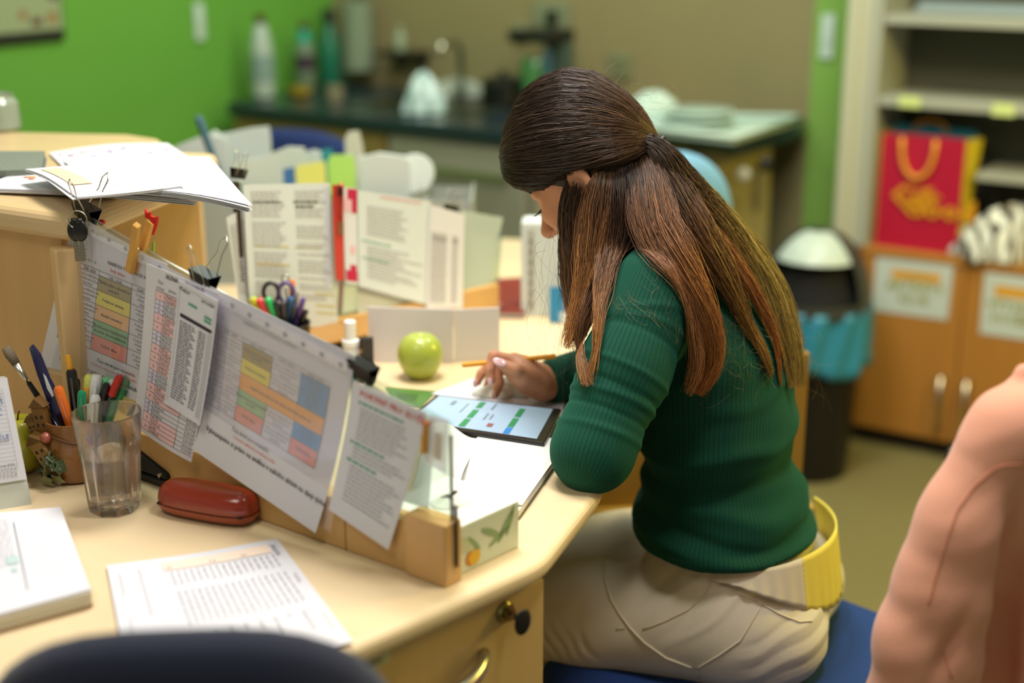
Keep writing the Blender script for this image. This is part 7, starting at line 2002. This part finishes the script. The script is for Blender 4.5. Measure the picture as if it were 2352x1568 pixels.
# middle lock over shoulder and back
lock([(1468, 335, 1.965, 26), (1482, 385, 1.925, 40), (1490, 450, 1.885, 54), (1500, 520, 1.85, 62), (1535, 580, 1.82, 58), (1580, 640, 1.80, 46), (1612, 710, 1.79, 40), (1636, 780, 1.79, 38), (1636, 850, 1.80, 26), (1600, 905, 1.80, 7)], 800, ('#241810', '#7a4e2c', '#b8783e'), ry=.02, wave=.006)
lock([(1462, 340, 1.96, 24), (1476, 390, 1.92, 32), (1475, 450, 1.89, 40), (1480, 520, 1.85, 34), (1510, 580, 1.825, 26), (1560, 630, 1.80, 22), (1590, 700, 1.785, 20), (1600, 770, 1.785, 18), (1612, 850, 1.785, 14), (1580, 908, 1.79, 4)], 260, ROSE, ry=.01, wave=.006, label='copper brown middle lock')
# back locks, olive side light put into the strand colours
lock([(1512, 335, 1.95, 12), (1555, 400, 1.94, 34), (1620, 490, 1.935, 52), (1690, 580, 1.93, 58), (1745, 670, 1.925, 54), (1780, 750, 1.92, 44), (1800, 820, 1.92, 32), (1812, 890, 1.92, 12)], 800, OL, ry=.03, wave=.006)
lock([(1512, 335, 1.96, 8), (1575, 398, 1.96, 18), (1660, 490, 1.965, 22), (1740, 580, 1.97, 24), (1800, 680, 1.97, 20), (1826, 760, 1.965, 16), (1838, 830, 1.96, 12), (1842, 890, 1.96, 5)], 360, OL, ry=.03, wave=.004)
lock([(1505, 350, 1.94, 14), (1545, 430, 1.91, 40), (1600, 530, 1.87, 46), (1660, 630, 1.85, 40), (1700, 720, 1.85, 26), (1730, 800, 1.86, 16), (1760, 860, 1.87, 6)], 300, ('#2a1c14', '#6a4526', '#8d6a30'), ry=.02, wave=.007, tip=.25)
lock([(1512, 360, 1.93, 16), (1560, 440, 1.90, 20), (1640, 540, 1.88, 22), (1720, 650, 1.88, 22), (1768, 740, 1.88, 20), (1782, 820, 1.885, 12), (1775, 885, 1.89, 5)], 200, ('#2a1c14', '#8a5a34', '#a86a34'), ry=.01, wave=.006)
lock([(1470, 322, 1.945, 16), (1505, 330, 1.935, 20), (1530, 368, 1.925, 36), (1568, 440, 1.915, 54), (1630, 530, 1.905, 66), (1695, 630, 1.90, 60)], 560, ('#2b1d15', '#4a3420', '#7a5a30'), ry=.02, wave=.004, tip=.3)
# far side curtain
lock([(1330, 380, 2.06, 40), (1350, 470, 2.07, 45), (1370, 560, 2.08, 45), (1390, 640, 2.08, 40), (1400, 740, 2.08, 30), (1400, 820, 2.07, 14)], 300, BR, ry=.03, pushoff=.003)
# under side above the ear and flyaways

P0 = []
for k in range(150):
    q = rng.uniform(0, 1); b = [(1500 + 320 * q, 340 + 460 * q), (1290 + 60 * rng.uniform(-1, 1), 480 + 300 * q), (1200 + 300 * q, 250 - 60 * math.sin(3 * q))][k % 3]
    y0 = [1.95, 1.86, 1.99][k % 3] + rng.uniform(-.02, .02); p = NPV(Py(b[0] + rng.uniform(-20, 20), b[1] + rng.uniform(-20, 20), y0)); d = np.array([[.05, 0, -.07], [.0, 0, -.09], [.03, 0, -.01]][k % 3]) + rng.normal(0, .02, 3)
    cv = rng.normal(0, .02, 3); s_ = np.linspace(0, 1, 14)[:, None]; P0.append(p + d * s_ + cv * np.sin(s_ * 3.1) * .8)
P_ = push(np.array(P0), .006); strands('flyaway_hairs', P_, .00013, .00007, '#4a321f', '#6a4a2a', '#8a6a3a', ht)
# frizz of fine hairs over the sweater
for (x0, x1, y0, y1, yy, nn_) in ((1400, 1560, 600, 740, 1.79, 45), (1600, 1800, 700, 880, 1.84, 70)):
    P0 = []
    for k in range(nn_):
        p = NPV(Py(rng.uniform(x0, x1), rng.uniform(y0, y1), yy)); d = np.array([rng.uniform(-.015, .03), 0, -rng.uniform(.01, .035)]); s_ = np.linspace(0, 1, 12)[:, None]
        P0.append(p + d * s_ + rng.normal(0, .006, 3) * np.sin(s_ * rng.uniform(2, 6)))
    P_ = push(np.array(P0), .003, 6); strands('flyaway_hairs', P_, .00013, .00008, '#5a4a2c', '#7a6a42', '#a08a58', ht)
# hair clip at the tie
cl = obj('hair_clip', MB().sphere(T3 + V((.004, -.012, -.004)), 1.0, 16, 10, (.009, .014, .017)), mat('clip_dark', '#0f0b0a', .3), ht, smooth=True, label='small black hair clip')

# ---------------------------------------------------------------- pink hoodie over a chair at the right
YH = 1.45
hd = SDF((.28, 1.22, .02 + .2), (.78, 1.72, 1.06), .0042)
g = lambda px, py, y=YH: Py(px, py, y)
hd.cone(g(2330, 985), g(2480, 930, 1.50), .050, .060, .03)
hd.chain([g(2300, 1060), g(2235, 1200), g(2185, 1340), g(2140, 1480), g(2115, 1640), g(2100, 1820)], [.052, .058, .060, .062, .062, .058], .02)     # sleeve
hd.chain([g(2380, 1080, 1.50), g(2370, 1300, 1.50), g(2365, 1560, 1.50), g(2360, 1850, 1.50)], [.075, .080, .085, .085], .02)
hd.chain([g(2520, 1040, 1.52), g(2520, 1300, 1.52), g(2520, 1800, 1.52)], [.09, .10, .10], .05)
hd.cone(g(2372, 905, 1.50), g(2480, 820, 1.52), .026, .045, .02)            # hood edge
hd.cone(g(2348, 890, 1.47), g(2353, 858, 1.47), .012, .012, .012)
hd.cone(g(2238, 1030, 1.49), g(2222, 1110, 1.49), .020, .022, .02)
hd.cone(g(2150, 1218, 1.50), g(2142, 1240, 1.50), .016, .012, .012)
hv, hf_ = hd.mesh(); hv = relax(hv, hf_, 2, .5)
nm = vnormals(hv, hf_); z_ = hv[:, 2]; x_ = hv[:, 0]
dsp = np.zeros(len(hv))
for k in range(9):
    q = z_ - .62 - .045 * k - .5 * (x_ - .45) - .01 * np.sin(x_ * 40 + k); dsp += .0010 * (-1) ** k * np.exp(-(q / .012) ** 2) * ss(z_, .45, .6)
q = x_ - g(2305, 1300).x + .02 * (z_ - .7) * 2; dsp -= .030 * np.exp(-(q / .018) ** 2) * (1 - ss(z_, .80, .92))
q = (x_ - g(2120, 1470).x) - .35 * (z_ - g(2120, 1470).z); dsp -= .012 * np.exp(-(q / .010) ** 2) * np.exp(-((z_ - g(2120, 1430).z) / .04) ** 2)
hv = hv + nm * dsp[:, None]
t = thing('hoodie', 'salmon pink hooded sweatshirt draped over a chair at right', 'clothing', g(2330, 1500))
HD = mat('salmon_cotton', '#e3a084', .85, bump=.3, bscale=600, sheen=.25, noise=.05, nscale=12)
np_obj('garment', hv, hf_, HD, t)
HB_ = BVHTree.FromPolygons([tuple(p) for p in hv], [tuple(q) for q in hf_.tolist()])
def onH(px, py):
    r = ray(px, py); r.normalize(); h_ = HB_.ray_cast(CAM, r)
    return None if h_[0] is None else h_[0] - r * .0008
def hseam(pts, r=.0009):
    P_ = []
    for (a, b), (c, d) in zip(pts[:-1], pts[1:]):
        k = max(2, int(math.hypot(c - a, d - b) / 10))
        P_ += [onH(a + (c - a) * i / k, b + (d - b) * i / k) for i in range(k)]
    P_ = [p for p in P_ if p is not None]
    if len(P_) > 2: obj('seam', MB().tube(P_, r, 5), mat('salmon_seam', '#d0876a', .8), t, smooth=True)
hseam([(2350, 1066), (2310, 1068), (2285, 1076), (2240, 1115), (2200, 1170), (2178, 1230), (2160, 1290), (2145, 1340), (2130, 1400)])
hseam([(2168, 1500), (2190, 1568)])
# the chair below it
cx = g(2420, 1500, 1.50)
t = thing('office_chair', 'dark chair mostly hidden under the salmon hoodie', 'chair', (cx.x, cx.y, 0))
obj('backrest', MB().box((0, .0, .72), (.30, .03, .34)), mat('chair_dark', '#171516', .7), t, world=False, bevel=.014, seg=3)
obj('arm_edge', MB().tube([(g(2118, 1262, 1.53) - V((cx.x, cx.y, 0))), (g(2124, 1215, 1.53) - V((cx.x, cx.y, 0))), (-.05, .03, .80)], .009, 8), mat('chair_dark', '#171516', .7), t, world=False, smooth=True)
obj('back_support', MB().tube([(0, .02, .60), (0, .0, .42), (0, .02, .36)], .018, 8), BLACK, t, world=False, smooth=True)
obj('seat', MB().lathe([(.001, .36), (.17, .36), (.20, .38), (.20, .41), (.17, .43), (.001, .43)], 32, (0, .12, 0)), mat('chair_dark', '#171516', .7), t, world=False, smooth=True)
obj('column', MB().lathe([(.025, .06), (.025, .36)], 14, (0, .12, 0)), BLACK, t, world=False, smooth='auto')
for k in range(5):
    a = R(72 * k + 10); e_ = V((.24 * math.cos(a), .12 + .24 * math.sin(a), .055))
    l = obj('leg', MB().tube([(0, .12, .09), e_], [.022, .014], 8), BLACK, t, smooth=True, world=False)
    obj('caster', MB().lathe([(.025, -.012), (.027, 0), (.025, .012)], 14, M=Matrix.Translation(e_ - V((0, 0, .028))) @ Matrix.Rotation(R(90), 4, 'X')), BLACK, l, smooth='auto', world=False)
# ---------------------------------------------------------------- groups of alike things
for o in list(sc.objects):
    if o.parent is not None or 'label' not in o or 'group' in o: continue
    l = o['label']; n_ = o.name.split('.')[0]; g_ = None
    if n_ in ('pen', 'pencil') and 'pen cup' in l: g_ = 'pens in the pen cup'
    elif n_ == 'pen' and o['category'] in ('pen', 'pencil') and (o.location - pc0).length < .05: g_ = 'pens and markers in the ceramic pot'
    elif n_ == 'binder_clip': g_ = 'black binder clips on the partitions'
    elif n_ == 'plate': g_ = 'stack of plates on the tray'
    elif n_ in ('document', 'index_card'): g_ = 'papers and cards upright in the organizer'
    elif n_ == 'wall_socket': g_ = 'sockets on the beige wall'
    elif n_ == 'light_switch': g_ = 'light switches'
    elif n_ in ('schedule_sheet', 'list_sheet') or (n_ == 'text_sheet' and 'right partition end' in l): g_ = 'printed sheets on the near partition'
    elif n_ == 'text_sheet': g_ = 'printed sheets on the far partition'
    elif n_ == 'punched_pocket': g_ = 'plastic pockets on the partitions'
    elif n_ == 'door_sign': g_ = 'signs on the low cabinet doors'
    elif n_ == 'sticky_note': g_ = 'sticky labels on the shelf edge'
    elif n_ == 'paper_stack': g_ = 'paper piles on the counter'
    elif n_ == 'base_cabinet': g_ = 'base units of the kitchen line'
    elif n_ == 'white_card': g_ = 'white cards behind the apple'
    elif n_ == 'apple': g_ = 'apples on the desk'
    elif n_ == 'office_chair': g_ = 'office chairs'
    elif n_ == 'bottle': g_ = 'bottles in the kitchen'
    if g_: o['group'] = g_
